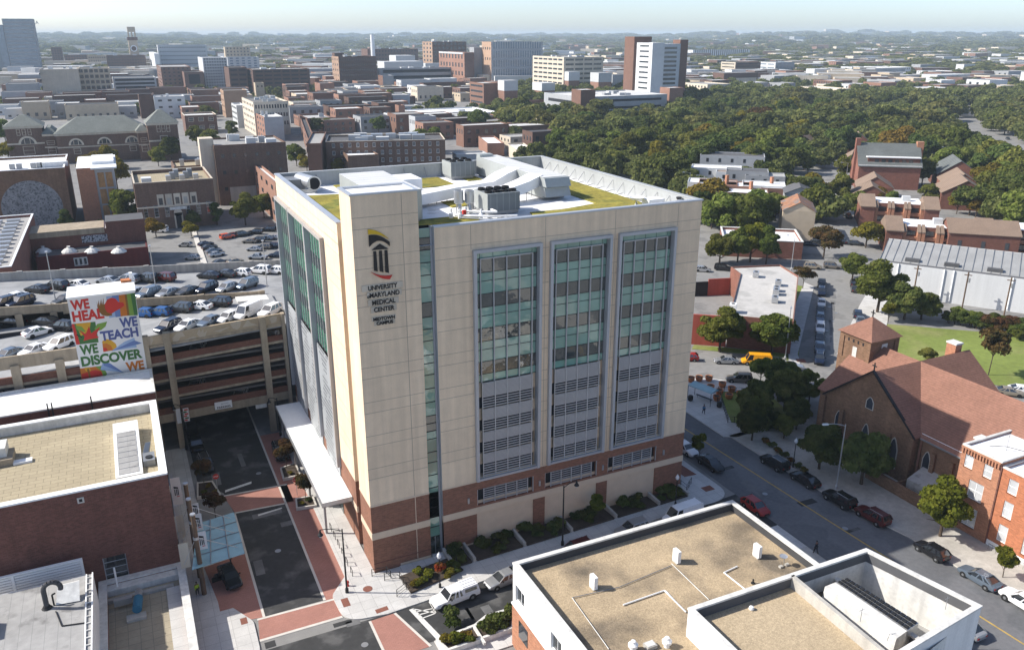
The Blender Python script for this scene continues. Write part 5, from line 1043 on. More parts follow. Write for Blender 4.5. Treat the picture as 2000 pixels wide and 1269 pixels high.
t=thing('condenser','small dark condenser with open flap by the white walkway cover','roof unit',(-22.2,13.5,ZR));b=MB();b.box(-22.75,12.4,ZR,-21.5,14.6,ZR+.75,'steel');b.build('body',t);b=MB();b.lathe([(.4,0),(.4,.12)],(-22.1,13.2,ZR+.75),'black',12);b.build('fan',t);b=MB();b.hexa([(-22.7,14.6,ZR+.75),(-22.1,14.6,ZR+.75),(-22.1,14.7,ZR+.75),(-22.7,14.7,ZR+.75)],[(-22.3,15.2,ZR+1.7),(-21.7,15.2,ZR+1.7),(-21.7,15.25,ZR+1.7),(-22.3,15.25,ZR+1.7)],'steel');b.build('flap',t)
t=thing('roof_fan','pale roof fan with a curb at the left edge of the tan roof','roof unit',(-37.6,21.5,ZR));b=MB();b.box(-38.8,19.5,ZR,-36.3,22.6,ZR+.8,'concrete_tan');b.build('curb',t);b=MB();b.box(-39.2,20.3,ZR+.8,-36.9,22.9,ZR+1.9,'white_dirty');b.box(-36.3,19.3,ZR,-34.4,20.2,ZR+.25,'white');b.build('hood',t)
wb=building('white_roof_block','brick block with long white membrane roof in front of the garage','building',[(-64,33.0),(-20.4,33.0),(-20.4,42.0),(-64,41.0)],14.0,'brick_dark','white_roof',.12,.3,'white_dirty')
for x in(-33.3,-32.8,-28.2):b=MB();b.tube((x,32.8,10),(x,32.8,14.9),.09,'black',6);b.build('pipe',wb)
b=MB();b.box(-40.5,31.0,0,-38.2,32.9,12.4,'concrete_tan');b.build('stair_box',wb)
lo=building('low_block','low roofed annex with paved roof deck in front of the brick block','building',[(-29.0,-34),(-20.2,-34),(-20.2,7.58),(-29.0,7.58)],2.95,'brick_red','pave_deck' if 'pave_deck' in MATS else mk('pave_deck',(0.33,0.285,0.21),0.92,((0.3,0.14),(3,0.08)),tiles=((0.22,0.195,0.15),1.15,1.15,0.03)).name,.95,.75,'white_dirty')
b=MB();b.box(-28.9,5.7,2.02,-21.0,7.5,2.75,'white_dirty');b.box(-28.9,4.4,2.02,-21.6,4.9,2.35,'concrete_grey');b.box(-22.4,-34,2.02,-20.98,4.4,2.18,'concrete');b.build('roof_ledge',lo)
t=thing('blue_pump','blue pump motor on a concrete pad on the low roof','pump',(-25.5,2.6,2.0));b=MB();b.box(-26.5,.2,2.0,-24.6,1.2,2.3,'concrete_plain');b.build('base',t)
b=MB();b.tube((-25.4,1.0,2.85),(-25.2,3.0,2.85),.48,'pump_blue',14);b.build('motor',t);b=MB();b.tube((-25.2,3.0,2.9),(-25.1,4.2,2.9),.38,'galv',12);b.box(-27.6,3.0,2.4,-25.8,3.5,3.1,'galv');b.build('pipe',t)
b=MB();b.tube((-27.2,6.2,2.0),(-27.2,6.2,5.2),.10,'white',8);solo(b,'vent_pipe','thin white standing pipe on the low roof','pipe',(-27.2,6.2,2.0))
gr_=building('grey_roof_block','white walled block with grey felt roof and bent chimney pipe at bottom left','building',[(-64,-34),(-28.95,-34),(-28.95,3.2),(-64,4.0)],7.0,'white_wall','grey_roof',.02,.05)
b=MB()
for i in range(16):b.box(-29.5,-14+i*1.1,7.0,-28.98,-13.9+i*1.1,7.12,'white_dirty')
b.box(-29.05,-34,7.0,-28.93,3.2,7.2,'white');b.box(-29.62,-34,7.0,-29.5,3.2,7.14,'white');b.build('roof_edge',gr_)
t=thing('flue','thick dark hooked flue pipe on the grey felt roof','pipe',(-33.2,-2.2,7));b=MB()
fp=[(-33.0,-.9,7.0),(-33.0,-.9,9.0)]+[(-33.0+.75*(1-math.cos(a)),-.9,9.0+.75*math.sin(a))for a in[R(q)for q in(20,45,70,90,110,135,160,180,200)]]
b.path(fp,.24,'roof_dark',10);b.build('pipe',t);b=MB();b.lathe([(.5,0),(.4,.1),(.3,.3)],(-33.0,-.9,7.0),'black',12);b.build('base',t)
t=thing('flue','thin black pipe loop lying on the grey felt roof','pipe',(-30.5,-3.0,7));b=MB();b.path([(-32.4,-.7,7.0),(-32.4,-.7,8.2),(-32.1,-.6,8.25)],.09,'black',6);b.path([(-32.2,-1.9,7.06),(-31.6,-4.5,7.06),(-29.4,-5.0,7.06)],.06,'black',6);b.build('pipe',t)
b=MB();b.hexa([(-32.2,-.9,7.1),(-30.1,-1.2,7.1),(-30.2,-.6,7.1),(-32.2,-.3,7.1)],[(-32.0,.6,8.2),(-30.0,.5,8.3),(-30.0,.6,8.3),(-32.0,.7,8.2)],'white_dirty');b.build('hood',t)
b=MB();b.box(-39.5,-3.6,7.0,-37.4,-1.2,7.9,'white_dirty');solo(b,'roof_hatch','pale square hatch at the left edge of the grey felt roof','hatch',(-38.4,-2.4,7))
fe=thing('louvre_fence','white slatted screen with arched opening behind the grey felt roof','fence',(-40,6.2,0));b=MB()
for i in range(8):b.box(-50,6.0-.02,4.6+.32*i,-30.1,6.08,4.84+.32*i,'white')
b.build('slat',fe)
for x in(-30.1,-36.5,-43):b=MB();b.box(x-.12,5.9,2,x+.12,6.2,7.3,'white');b.build('post',fe)
b=MB();b.box(-50,5.88,7.2,-29.98,6.22,7.36,'white');b.build('rail',fe)
cn=thing('glass_canopy','blue green glass drop off canopy hung from three poles','canopy',(-16.9,9,0))
p0=[gxy(375,1112,4.2),gxy(478,1080,4.2),gxy(457,1000,4.2),gxy(385,1022,4.2)]
b=MB();b.hexa([(*p,4.15)for p in p0],[(*p,4.22)for p in p0],'canopy_glass');b.build('glass',cn)
b=MB()
for i in(.25,.5,.75):a_=Vector(p0[0]).lerp(Vector(p0[3]),i);c_=Vector(p0[1]).lerp(Vector(p0[2]),i);b.tube((*a_,4.28),(*c_,4.28),.05,'steel',6)
for i in(.35,.7):a_=Vector(p0[0]).lerp(Vector(p0[1]),i);c_=Vector(p0[3]).lerp(Vector(p0[2]),i);b.tube((*a_,4.28),(*c_,4.28),.06,'steel',6)
b.build('frame',cn)
poles=[gxy(412,1168),gxy(402,1090),gxy(392,1035)]
tops=[(376,1005,10.5),(368,975,10.5),(362,945,10.5)]
for i,(px,py,h)in enumerate(tops):
 x,y=gxy(px,py,h);t=thing('timber_pole',['nearest timber mast above the glass canopy','middle timber mast above the glass canopy','farthest timber mast behind the glass canopy'][i],'pole',(x,y,0),'timber masts of the drop off canopy');b=MB();b.tube((x,y,0),(x,y,h),.28,'wood',10,.24);b.build('mast',t);b=MB();b.tube((x,y,h),(x,y,h+.15),.29,'galv',10);b.tube((x,y,7.4),(x,y,7.7),.32,'galv',10);b.build('cap',t)
 b=MB();c_=Vector(p0[1]).lerp(Vector(p0[2]),.15+.35*i);b.tube((x,y,7.6),(c_.x-.6,c_.y,4.3),.035,'galv',5);b.tube((x,y,7.6),(x-1.6,y+.3,4.4),.035,'galv',5);b.build('stay_cable',t)
def banner(px,py,z0,z1,w,lab,emb=True,txt=None,ang=0):
 x,y=gxy(px,py,z0);t=thing('banner',lab,'banner',(x,y,z0));b=MB();b.box(x-w/2,y-.03,z0,x+w/2,y+.03,z1,'mural_white' if emb else 'stone_buff');b.build('cloth',t)
 if emb:
  c=MB();zc=(z0+z1)/2
  c.face([(x-.28,y-.04,zc+.75),(x+.22,y-.04,zc+.55),(x+.22,y-.04,zc+.35),(x-.28,y-.04,zc+.45)],'sign_black')
  for k in(-.2,0,.17):c.box(x+k-.05,y-.045,zc-.55,x+k+.05,y-.04,zc+.3,'sign_black')
  c.box(x-.05,y-.045,zc-.75,x+.28,y-.04,zc-.65,'sign_red');c.build('emblem',t)
 if txt:put_text(t,text_mesh(txt,.30,'steel',.003,.003),(x,y-.036,(z0+z1)/2))
 return t
banner(397,1072,4.9,7.2,1.0,'white banner with column emblem nearest the street',True);banner(389,1035,5.0,7.2,.95,'white banner with column emblem behind the nearest one',True);banner(384,1008,5.2,7.0,.8,'dark edged banner with column emblem at the middle mast',True)
banner(349,985,5.0,8.8,1.1,'grey wall banner with column emblem beside the brick block',True);banner(355,1050,4.0,7.0,1.0,'grey wall banner beside the brick block above the canopy',False);banner(364,1108,3.4,6.6,1.0,'grey wall banner closest to the low annex wall',False)
b=MB();b.box(-20.38,9,4.6,-19.9,26,4.9,'galv');b.box(-20.39,7.62,5.4,-20.33,9.0,9.0,'galv');b.build('sign_rail',tb)
def planter(pts,lab,k):
 t=thing('raised_planter',lab,'planter',(*pts[0],0));b=MB();o1=ccw(pts);i1=inset_poly(o1,.22)
 for i in range(len(o1)):
  j=(i+1)%len(o1);b.hexa([(*o1[i],.0),(*o1[j],.0),(*i1[j],.0),(*i1[i],.0)],[(*o1[i],.42),(*o1[j],.42),(*i1[j],.42),(*i1[i],.42)],'kerb')
 b.build('kerb_wall',t);s=MB();s.face([(*p_,.34)for p_ in i1],'soil');s.build('soil',t)
planter([(-17.3,26.2),(-14.2,25.8),(-14.8,30.0),(-16.9,30.4)],'stone edged bed by the stop sign on the left of the side street',0);planter([(-5.7,26.2),(-3.1,26.2),(-3.1,30.2),(-5.5,29.6)],'stone edged bed under the canopy edge behind the brick crossing',1);planter([(-5.6,17.6),(-2.9,17.2),(-2.8,20.0),(-5.2,20.2)],'stone edged bed under the canopy edge before the brick crossing',2)
for x,y,h,lab in((-16.0,29.0,4.4,'small bronze leaved tree in the bed by the stop sign'),(-15.6,19.5,4.2,'small dark leaved tree beside the glass canopy'),(-4.6,29.2,4.6,'small bronze leaved tree behind the right stop sign'),(-4.0,19.0,4.2,'sparse bronze tree under the canopy edge')):tree('crape',x,y,h,lab,None,.3)
for i,(x,y)in enumerate(((-16.2,27.2),(-15.0,26.6),(-4.6,18.4),(-3.6,18.9),(-4.4,27.3),(-15.6,28.6))):shrub('leaf_gold' if i%3 else 'leaf_shrub',x,y,.34,.55,'low clump of ground plants in a stone edged bed of the side street','plants in the stone edged beds',.6)
def stop_sign(x,y,lab):
 t=thing('stop_sign',lab,'sign',(x,y,.1));b=MB();b.tube((x,y,.1),(x,y,2.9),.035,'galv',6);b.build('post',t);b=MB();q=[(x+.42*math.cos(R(22.5+45*i)),2.6+.42*math.sin(R(22.5+45*i)))for i in range(8)];b=plate(q,'sign_red',y-.06,y-.04);b.build('board',t);put_text(t,text_mesh('STOP',.26,'white',.002,.006),(x,y-.065,2.51))
stop_sign(-14.5,26.9,'red stop sign at the left of the brick crossing');stop_sign(-4.7,21.3,'red stop sign at the right of the brick crossing')
for i,(x,y)in enumerate(((-2.5,3.0),(-2.5,5.0),(-2.5,7.0),(-2.5,9.0),(-2.5,11.0),(-2.5,.8))):
 t=thing('bike_rack',['third','fourth','fifth','sixth','seventh','nearest'][i]+' of the black loop bike racks beside the stair tower' if i<5 else 'nearest of the black loop bike racks beside the stair tower','bike rack',(x,y,.12),'bike racks beside the stair tower');b=MB();b.path([(x-.05,y-.4,.12),(x-.05,y-.4,.95),(x-.05,y+.4,.95),(x-.05,y+.4,.12)],.04,'black',6);b.build('loop',t)
t=thing('fire_hydrant','red fire hydrant by the black lamp at the street corner','hydrant',(-3.5,-1.1,.12));b=MB();b.lathe([(.16,0),(.16,.06),(.11,.08),(.11,.5),(.15,.55),(.13,.66),(.05,.74)],(-3.5,-1.1,.12),'sign_red',10);b.build('body',t);b=MB();b.tube((-3.68,-1.1,.55),(-3.32,-1.1,.55),.05,'sign_red',8);b.build('nozzle',t)
street_lamp(-3.9,-2.2,.12,8.4,(-2.3,.6),'tall black street lamp with bell shade at the near street corner');street_lamp(22.7,-4.7,.12,8.4,(1.9,.2),'tall black street lamp with bell shade before the louvred bays');street_lamp(-3.4,40.5,.12,6.5,(-1.2,0),'black street lamp in the shade beside the entrance canopy');street_lamp(-17.3,42.0,.12,7.5,(-.9,0),'black lamp beside the garage column')
globe_lamp(6.0,-5.9,.12,3.9,'globe lamp with a hanging flower basket by the white pickup');globe_lamp(40.9,-3.2,.12,3.9,'globe lamp at the far corner bed of the tower')
t=thing('flower_basket','round basket of orange flowers hung on the globe lamp','flower basket',(6.0,-5.9,2.3));o=bpy.data.objects.new('flowers',SHRUBS['flower']);COL.objects.link(o);o.parent=t;o.scale=(.85,.85,.95);b=MB();b.lathe([(.1,2.0),(.4,2.3),(.45,2.6)],(6.0,-5.9,0),'wood',10);b.build('basket',t)
car('pickup','white',6.7,-8.75,.012,186,'white pickup truck with a covered bed parked at the near corner',None,2)
t=thing('truck_cap','white ribbed camper shell on the pickup bed','camper shell',(8.0,-8.6,1.1));b=MB();A_=R(186)
def loc(u,v):return(6.7+math.cos(A_)*u-math.sin(A_)*v,-8.75+math.sin(A_)*u+math.cos(A_)*v)
b.hexa([(*loc(-2.7,-.92),1.13),(*loc(-.62,-.92),1.13),(*loc(-.62,.92),1.13),(*loc(-2.7,.92),1.13)],[(*loc(-2.55,-.74),1.84),(*loc(-.62,-.74),1.84),(*loc(-.62,.74),1.84),(*loc(-2.55,.74),1.84)],'car_white');b.build('shell',t)
for s in(-1,1):
 b=MB();b.hexa([(*loc(-2.4,s*.885-.02),1.28),(*loc(-.9,s*.885-.02),1.28),(*loc(-.9,s*.885+.02),1.28),(*loc(-2.4,s*.885+.02),1.28)],[(*loc(-2.35,s*.80-.02),1.66),(*loc(-.9,s*.80-.02),1.66),(*loc(-.9,s*.80+.02),1.66),(*loc(-2.35,s*.80+.02),1.66)],'car_glass');b.build('side_window',t)
b=MB()
for v in(-.5,0,.5):b.hexa([(*loc(-2.5,v-.04),1.84),(*loc(-.7,v-.04),1.84),(*loc(-.7,v+.04),1.84),(*loc(-2.5,v+.04),1.84)],[(*loc(-2.5,v-.04),1.90),(*loc(-.7,v-.04),1.90),(*loc(-.7,v+.04),1.90),(*loc(-2.5,v+.04),1.90)],'white')
b.build('roof_bar',t)
car('sedan','silver',13.0,-8.2,.012,187,'silver sedan behind the white pickup on the near street',None,2);car('suv','maroon',23.2,-7.0,.012,183,'dark red car mostly hidden behind the gravel roof',None,1);car('suv','silver',32.0,-6.2,.012,183,'silver car peeking over the gravel roof edge',None,1);car('van','white',39.6,-6.4,.012,184,'long white van at the far corner of the near street',None,2);car('sedan','charcoal',18.2,-7.6,.012,185,'dark sedan mostly hidden behind the silver sedan',None,1)
cd=car('sedan','black',-15.6,5.9,.03,-80,'black sedan with its door open at the drop off lane',None,2)
b=MB();b.hexa([(-17.6,5.75,.38),(-16.5,5.95,.38),(-16.5,6.03,.38),(-17.6,5.83,.38)],[(-17.6,5.75,1.02),(-16.5,5.95,1.02),(-16.5,6.03,1.02),(-17.6,5.83,1.02)],'car_black');b.hexa([(-17.5,5.78,1.02),(-16.6,5.95,1.02),(-16.6,6.0,1.02),(-17.5,5.83,1.02)],[(-17.2,5.85,1.4),(-16.7,5.95,1.4),(-16.7,6.0,1.4),(-17.2,5.9,1.4)],'car_glass')
dd=MB();dd=b.build('door');dd.parent=cd;dd.matrix_parent_inverse=Matrix.LocRotScale(cd.location,cd.rotation_euler,None).inverted()
person(-19.3,4.6,.12,-70,'hivis','cloth_dark','person in a bright yellow jacket standing by the low annex wall',1.75,.12);person(-15.1,9.3,.03,200,'cloth_tan','cloth_dark','person in brown standing behind the open black sedan',1.7,.1)
person(50.6-.8,-19.6,.14,100,'cloth_dark','cloth_dark','person in black walking on the pavement past the gravel roof',1.8,.3);person(62.1,18.0,.14,-100,'cloth_blue','cloth_navy','person in a light blue top walking on the plaza pavement',1.72,.3)
for i in range(60):
 k=i%6;x0,x1=((9.0,11.0),(11.7,17.9),(18.5,24.7),(25.3,31.5),(32.1,38.5),(39.0,43.6))[k];q=random.random();x=x0+.5+(x1-x0-1.0)*random.random();y=-.3-(3.0-.033*x)*q
 shrub(random.choice(['leaf_shrub','leaf_dark','leaf_shrub']),x,y,.32,.55+.75*(1-q)*random.random()+.1,'green shrub in the shaded bed %s'%('beside the entrance steps','under the first louvred bay','left of the tall black lamp','right of the tall black lamp','under the last louvred bay','at the right corner of the tower')[k],'shrubs in the beds before the tower',.9)
for i in range(16):shrub(random.choice(['leaf_lime','leaf_gold','leaf_shrub','leaf_lime']),2.9+random.random()*6.2,-2.6-random.random()*2.2,.32,.55+.3*random.random(),'pale feathery grass clump in the corner bed behind the pickup','grass clumps in the corner bed',.85)
tree('young',29.6,-1.8,4.0,'thin young tree standing in the bed right of the tall lamp',None,.3)
# ============== bottom right: white building with gravel roof
W_=building('gravel_roof_building','white walled building with gravel roof and low parapet at bottom right','building',[(9.6,-46),(37.2,-46),(37.2,-18.0),(9.6,-17.8)],10.0,'white_wall','gravel',.95,.42,'white_dirty',[(3,[1.6],[6.0],2.0,1.9,'mod'),(3,[9.2],[6.0],2.0,1.9,'mod'),(3,[16.5],[6.0],2.0,1.9,'mod')],edge_mat={},recess=.22,inner='roof_dark')  # inner parapet faces: grey panels, darkened further with their shade in the colour
b=MB();b.box(9.52,-46,0,9.62,-17.78,5.15,'brick_house');b.box(9.6,-17.82,0,37.2,-17.72,5.15,'brick_house');b.box(9.46,-46,5.15,9.66,-17.7,5.35,'white');b.build('brick_storey',W_)
for y in(-20.4,-28,-35.5):b=MB();b.box(9.48,y-1.0,2.3,9.56,y+1.0,4.3,'glass_dark');b.build('window',W_)
P2=[(19.6,-46.5),(43.4,-44.0),(41.0,-33.3),(19.6,-33.0)]
W2=building('gravel_roof_tower','raised white block with gravel roof and open cooling well behind the gravel roof','building',P2,12.0,'white_wall','gravel_pale',1.1,.40,'white_dirty',inner='roof_dark')  # parapet inside likewise dark grey, its shade put into the colour
b=MB();b.hexa([(30.6,-46,10.9),(31.0,-46,10.9),(31.5,-33.4,10.9),(31.1,-33.4,10.9)],[(30.6,-46,12.09),(31.0,-46,12.09),(31.5,-33.4,12.09),(31.1,-33.4,12.09)],'concrete_plain');b.build('well_wall',W2)
rf=[c for c in W2 .children if c.name.startswith('roof')][0];ins=inset_poly([tuple(p)for p in P2],.40)
me=rf.data;b=MB();wl=WLOC[W2 .name]
b.face([(ins[0][0],ins[0][1],10.9),(30.6,-46.0,10.9),(31.1,-33.4,10.9),(ins[3][0],ins[3][1],10.9)],'gravel_pale');q=[(31.0,-46.0),(ins[1][0],ins[1][1]),(ins[2][0],ins[2][1]),(31.5,-33.5)]
b.face([(*p,7.2)for p in q],'roof_grey')
for i in range(4):j=(i+1)%4;b.face([(*q[j],7.2),(*q[i],7.2),(*q[i],10.92),(*q[j],10.92)],'white_dirty')
rf.data=b.mesh('roof',wl)
def rel(u,v):a,b_,c,d=[Vector(p)for p in q];return(a.lerp(b_,u)).lerp(d.lerp(c,u),v)
t=thing('cooling_unit','white sloped cooling unit with a row of black coil grilles inside the open well','roof unit',(*rel(.4,.5),7.2));A0,A1,B0,B1=rel(.26,.22),rel(.26,.90),rel(.60,.22),rel(.60,.90);M0,M1=rel(.44,.22),rel(.44,.90)
b=MB();b.hexa([(*A0,7.9),(*B0,7.9),(*B1,7.9),(*A1,7.9)],[(*rel(.30,.22),10.75),(*M0,10.8),(*M1,10.8),(*rel(.30,.90),10.75)],'white_dirty');b.build('body',t)
for i in range(14):
 for k in range(3):
  v0=.23+.67*i/14;v1=v0+.038;u0,u1=.452+.05*k,.452+.05*k+.038;zz=lambda u:10.86
  b=MB();b.hexa([(*rel(u0,v0),zz(u0)),(*rel(u1,v0),zz(u1)),(*rel(u1,v1),zz(u1)),(*rel(u0,v1),zz(u0))],[(*rel(u0,v0),zz(u0)+.06),(*rel(u1,v0),zz(u1)+.06),(*rel(u1,v1),zz(u1)+.06),(*rel(u0,v1),zz(u0)+.06)],'black');b.build('coil_grille',t)
b=MB();b.hexa([(*M0,7.9),(*B0,7.9),(*B1,7.9),(*M1,7.9)],[(*M0,10.8),(*rel(.60,.22),10.8),(*rel(.60,.90),10.8),(*M1,10.8)],'galv');b.build('coil_frame',t)
b=MB()
for u,v in((.27,.25),(.27,.87),(.58,.25),(.58,.87)):p_=rel(u,v);b.tube((*p_,7.2),(*p_,8.0),.12,'steel',6)
b.build('stand',t)
ZG=9.05
def condenser(px,py,lab):
 x,y=gxy(px,py,ZG);t=thing('condenser',lab,'air conditioner',(x,y,ZG),'air conditioners on the gravel roof');b=MB();b.box(x-.2,y-.45,ZG+.12,x+.2,y+.45,ZG+1.45,'white');b.build('body',t)
 b=MB()
 for i in range(7):b.box(x+.2,y-.38,ZG+.3+i*.15,x+.225,y+.38,ZG+.37+i*.15,'grey_far')
 b.build('grille',t);b=MB();b.box(x-.25,y-.4,ZG,x+.25,y+.4,ZG+.12,'concrete_plain');b.build('base',t)
condenser(1159,1148,'white slim air conditioner at the left of the gravel roof');condenser(1321,1097,'white slim air conditioner at the middle of the gravel roof');condenser(1478,1087,'white slim air conditioner near the right parapet of the gravel roof')
cP=lambda X,Y:gxy(1300+X*.35,829+Y*.35,ZG);cQ=lambda X,Y:gxy(650+X*.35,829+Y*.35,ZG)
def pipe(pts,r,mat,lab,z=ZG+.12):
 b=MB();b.path([(*p,z)for p in pts],r,mat,6);solo(b,'roof_pipe',lab,'pipe',(*pts[0],ZG))
pipe([cQ(1335,970),cQ(1540,1257)],.04,'white_dirty','thin white conduit along the left of the gravel roof');pipe([cQ(1335,970),cQ(1600,910),cQ(1890,790)],.04,'steel','grey conduit between the air conditioners');pipe([cQ(1890,780),cP(240,980)],.04,'white_dirty','long thin conduit from the middle air conditioner to the raised block');pipe([cP(0,930),cP(110,1050)],.04,'white','short white conduit before the raised block')
pipe([cQ(1620,1010),cQ(1850,930),cQ(1970,1050)],.07,'white','white bent drain pipe on the gravel roof');pipe([cP(400,795),cP(325,830),cP(445,925)],.07,'white','white bent pipe near the satellite dish')
x,y=cP(660,790);t=thing('satellite_dish','small grey satellite dish on blocks on the gravel roof','antenna',(x,y,ZG));b=MB();b.lathe([(.05,0),(.35,.12),(.42,.22),(.3,.18)],(x,y+.2,ZG+.9),'galv',12);b.build('dish',t);b=MB();b.tube((x,y,ZG),(x,y+.1,ZG+.95),.04,'steel',6);b.box(x-.6,y-.15,ZG,x-.2,y+.15,ZG+.2,'concrete_plain');b.box(x+.2,y-.15,ZG,x+.6,y+.15,ZG+.2,'concrete_plain');b.build('stand',t)
for px,py,lab in((1236,1269,'white mushroom roof vent at the bottom edge of the gravel roof'),(1302,1262,'white mushroom roof vent left of the raised block')):
 x,y=gxy(px,py,ZG);b=MB();b.lathe([(.25,0),(.25,.35),(.42,.4),(.45,.65),(.25,.85),(.22,1.0),(.1,1.05)],(x,y,ZG),'white',14);solo(b,'roof_vent',lab,'vent',(x,y,ZG),smooth=False)
x,y=cQ(1770,1240);b=MB();b.box(x-.5,y-.4,ZG,x+.5,y+.4,ZG+.35,'concrete_plain');b.box(x-.4,y-.3,ZG+.35,x+.4,y+.3,ZG+.4,'white_dirty');solo(b,'roof_hatch','small pale hatch on the gravel roof between the vents','hatch',(x,y,ZG))
x,y=cP(487,885);b=MB();b.lathe([(.2,0),(.2,.1),(.08,.12),(.08,.5)],(x,y,ZG),'black',10);solo(b,'roof_vent','small black vent pipe before the raised block','vent',(x,y,ZG))
x,y=gxy(1300+478*.35,829+1030*.35,10.9);b=MB();b.lathe([(.2,0),(.25,.1),(.2,.3),(.08,.35)],(x,y,10.9),'white',10);solo(b,'roof_vent','small white dome vent on the raised gravel roof','vent',(x,y,10.9))
for px,py,lab in((1846,1190,'thin whip antenna on the right parapet of the cooling well'),(1680,1213,'thin mast standing in front of the cooling unit')):
 x,y=gxy(px,py,12);b=MB();b.tube((x,y,12),(x,y,13.4),.025,'steel',5);b.tube((x-.3,y,13.2),(x+.3,y,13.2),.02,'steel',4);solo(b,'antenna',lab,'antenna',(x,y,12))
pl=[gxy(650+X*.35,829+Y*.35)for X,Y in((575,1225),(790,1140),(850,1090),(1010,1040),(1010,1160),(640,1290))]
t=thing('street_planter','long stone edged planter along the near street before the gravel roof','planter',(*pl[0],0));b=MB();o1=ccw(pl);i1=inset_poly(o1,.3)
for i in range(len(o1)):j=(i+1)%len(o1);b.hexa([(*o1[i],.1),(*o1[j],.1),(*i1[j],.1),(*i1[i],.1)],[(*o1[i],.7),(*o1[j],.7),(*i1[j],.7),(*i1[i],.7)],'white_dirty')
b.tube((*gxy(925,1231),.6),(*gxy(947,1266),.6),.2,'white_dirty',4);b.build('edge_wall',t);b=MB();b.face([(*p,.5)for p in i1],'soil');b.build('soil',t)
for(X,Y,m_,s,lab)in((663,1130,'leaf_shrub',1.3,'round shrub at the left end of the street planter'),(640,1230,'leaf_gold',.9,'yellow bush at the left of the street planter'),(690,1235,'leaf_lime',1.0,'lime bush second in the street planter'),(740,1215,'leaf_gold',.9,'yellow bush in the middle of the street planter'),(770,1230,'leaf_lime',.8,'lime bush beside the dividing wall of the planter'),(870,1180,'leaf_shrub',1.1,'green bush right of the dividing wall of the planter'),(905,1120,'leaf_shrub',1.1,'green bush by the kerb in the right of the planter'),(940,1150,'leaf_shrub',.9,'small green bush in the right of the planter'),(975,1100,'leaf_dark',1.2,'dark bush at the right end of the planter')):
 x,y=gxy(650+X*.35,829+Y*.35);shrub(m_,x,y,.45,s,lab,'shrubs of the street planter')
# ============== the brick church
CH=thing('church','brown brick church with red shingle roofs, square belfry and pointed windows','church',(74,-12,0))
b=MB();X0,X1,Y0,Y1,ZE,ZRG,XM=74.5,91.5,-33.0,5.4,7.6,14.1,83.0
lanc=[(y,z0,w,h)for y,z0,w,h in()]
wall_face(b,(X0,Y1),(0,-1),Y1-Y0,0,ZE,(),.3,'brick_church');wall_face(b,(X1,Y0),(0,1),Y1-Y0,0,ZE,(),.3,'brick_church');wall_face(b,(X0,Y0),(1,0),X1-X0,0,ZE,(),.3,'brick_church');wall_face(b,(X1,Y1),(-1,0),X1-X0,0,ZE,(),.3,'brick_church')
gw=MB();gable_prism(gw,X0,Y0,X1,Y1,ZE,ZRG,'y','brick_church','roof_church',.35,.2);gw.build('roof',CH)
yc=-4.7;g0,g1_=yc-8.2,yc+8.2
for xa,xb,s in((73.4,83,1),(93.6,83,-1)):
 wl_=[(xa,g0,0),(xa,g1_,0),(xa,g1_,ZE),(xa,yc,14.3),(xa,g0,ZE)];b.face(wl_ if s<0 else wl_[::-1],'brick_church');xw=X0 if s>0 else X1
 for yy in(g0,g1_):b.face([(xa,yy,0),(xw,yy,0),(xw,yy,ZE),(xa,yy,ZE)],'brick_church')
 r_=MB()
 for yy in(g0,g1_):
  o_=(yy-yc)/abs(yy-yc);a_=[(xa-.15*s,yy+o_*.3,ZE-.22),(xb,yy+o_*.3,ZE-.22),(xb,yc,14.1),(xa-.15*s,yc,14.1)]
  r_.hexa([(p[0],p[1],p[2]+.02)for p in a_],[(p[0],p[1],p[2]+.24)for p in a_],'roof_church')
 r_.build('roof',CH)
for y in(g0+.15,-9.0,-.4,g1_-.15):b.box(73.0,y-.35,0,73.42,y+.35,6.6 if abs(y-yc)<5 else 7.4,'brick_church')
for y in(-15.6,-18.4,-21.5):b.box(74.1,y-.3,0,74.52,y+.3,6.2,'brick_church')
b.box(73.6,g0-8,0,74.52,g0,1.5,'brick_church');b.build('wall',CH)
tr=MB()
for y0_,z0_,y1_,z1_ in((g0-.25,ZE-.3,yc,14.3),(g1_+.25,ZE-.3,yc,14.3)):tr.hexa([(73.12,y0_,z0_),(73.55,y0_,z0_),(73.55,y1_,z1_),(73.12,y1_,z1_)],[(73.12,y0_,z0_+.28),(73.55,y0_,z0_+.28),(73.55,y1_,z1_+.28),(73.12,y1_,z1_+.28)],'black')
tr.build('verge',CH)
def lancet(x,y,z0,w,h):
 n=7;pts=[(y-w/2,z0),(y-w/2,z0+h*.62)]+[(y-w/2+w/2*i/n,z0+h*.62+h*.38*math.sin(i/n*math.pi/2))for i in range(1,n)]+[(y,z0+h)]+[(y+w/2-w/2*i/n,z0+h*.62+h*.38*math.sin(i/n*math.pi/2))for i in range(n-1,0,-1)]+[(y+w/2,z0+h*.62),(y+w/2,z0)]
 s_=MB();yc_,zc_=y,z0+h*.5;big=[(yc_+(p[0]-yc_)*1.28,zc_+(p[1]-zc_)*1.12)for p in pts]
 s_.face([(x-.05,*p)for p in big],'concrete_plain');
 for i in range(len(big)):j=(i+1)%len(big);s_.face([(x-.05,*big[j]),(x-.05,*big[i]),(x+.1,*big[i]),(x+.1,*big[j])],'concrete_plain')
 o_=s_.build('window',CH);s_=MB();s_.face([(x-.056,*p)for p in pts],'stained');s_.build('pane',o_)
 for ob in(o_,o_.children[0]):
  if ob.data.polygons[0].normal.x>0:ob.data.flip_normals()
for y,z0_,w_,h_ in((-4.9,3.0,1.0,3.0),(.3,3.2,.95,2.7),(-9.9,1.8,1.25,4.2),(-4.9,8.6,1.1,1.7)):lancet(73.4,y,z0_,w_,h_)
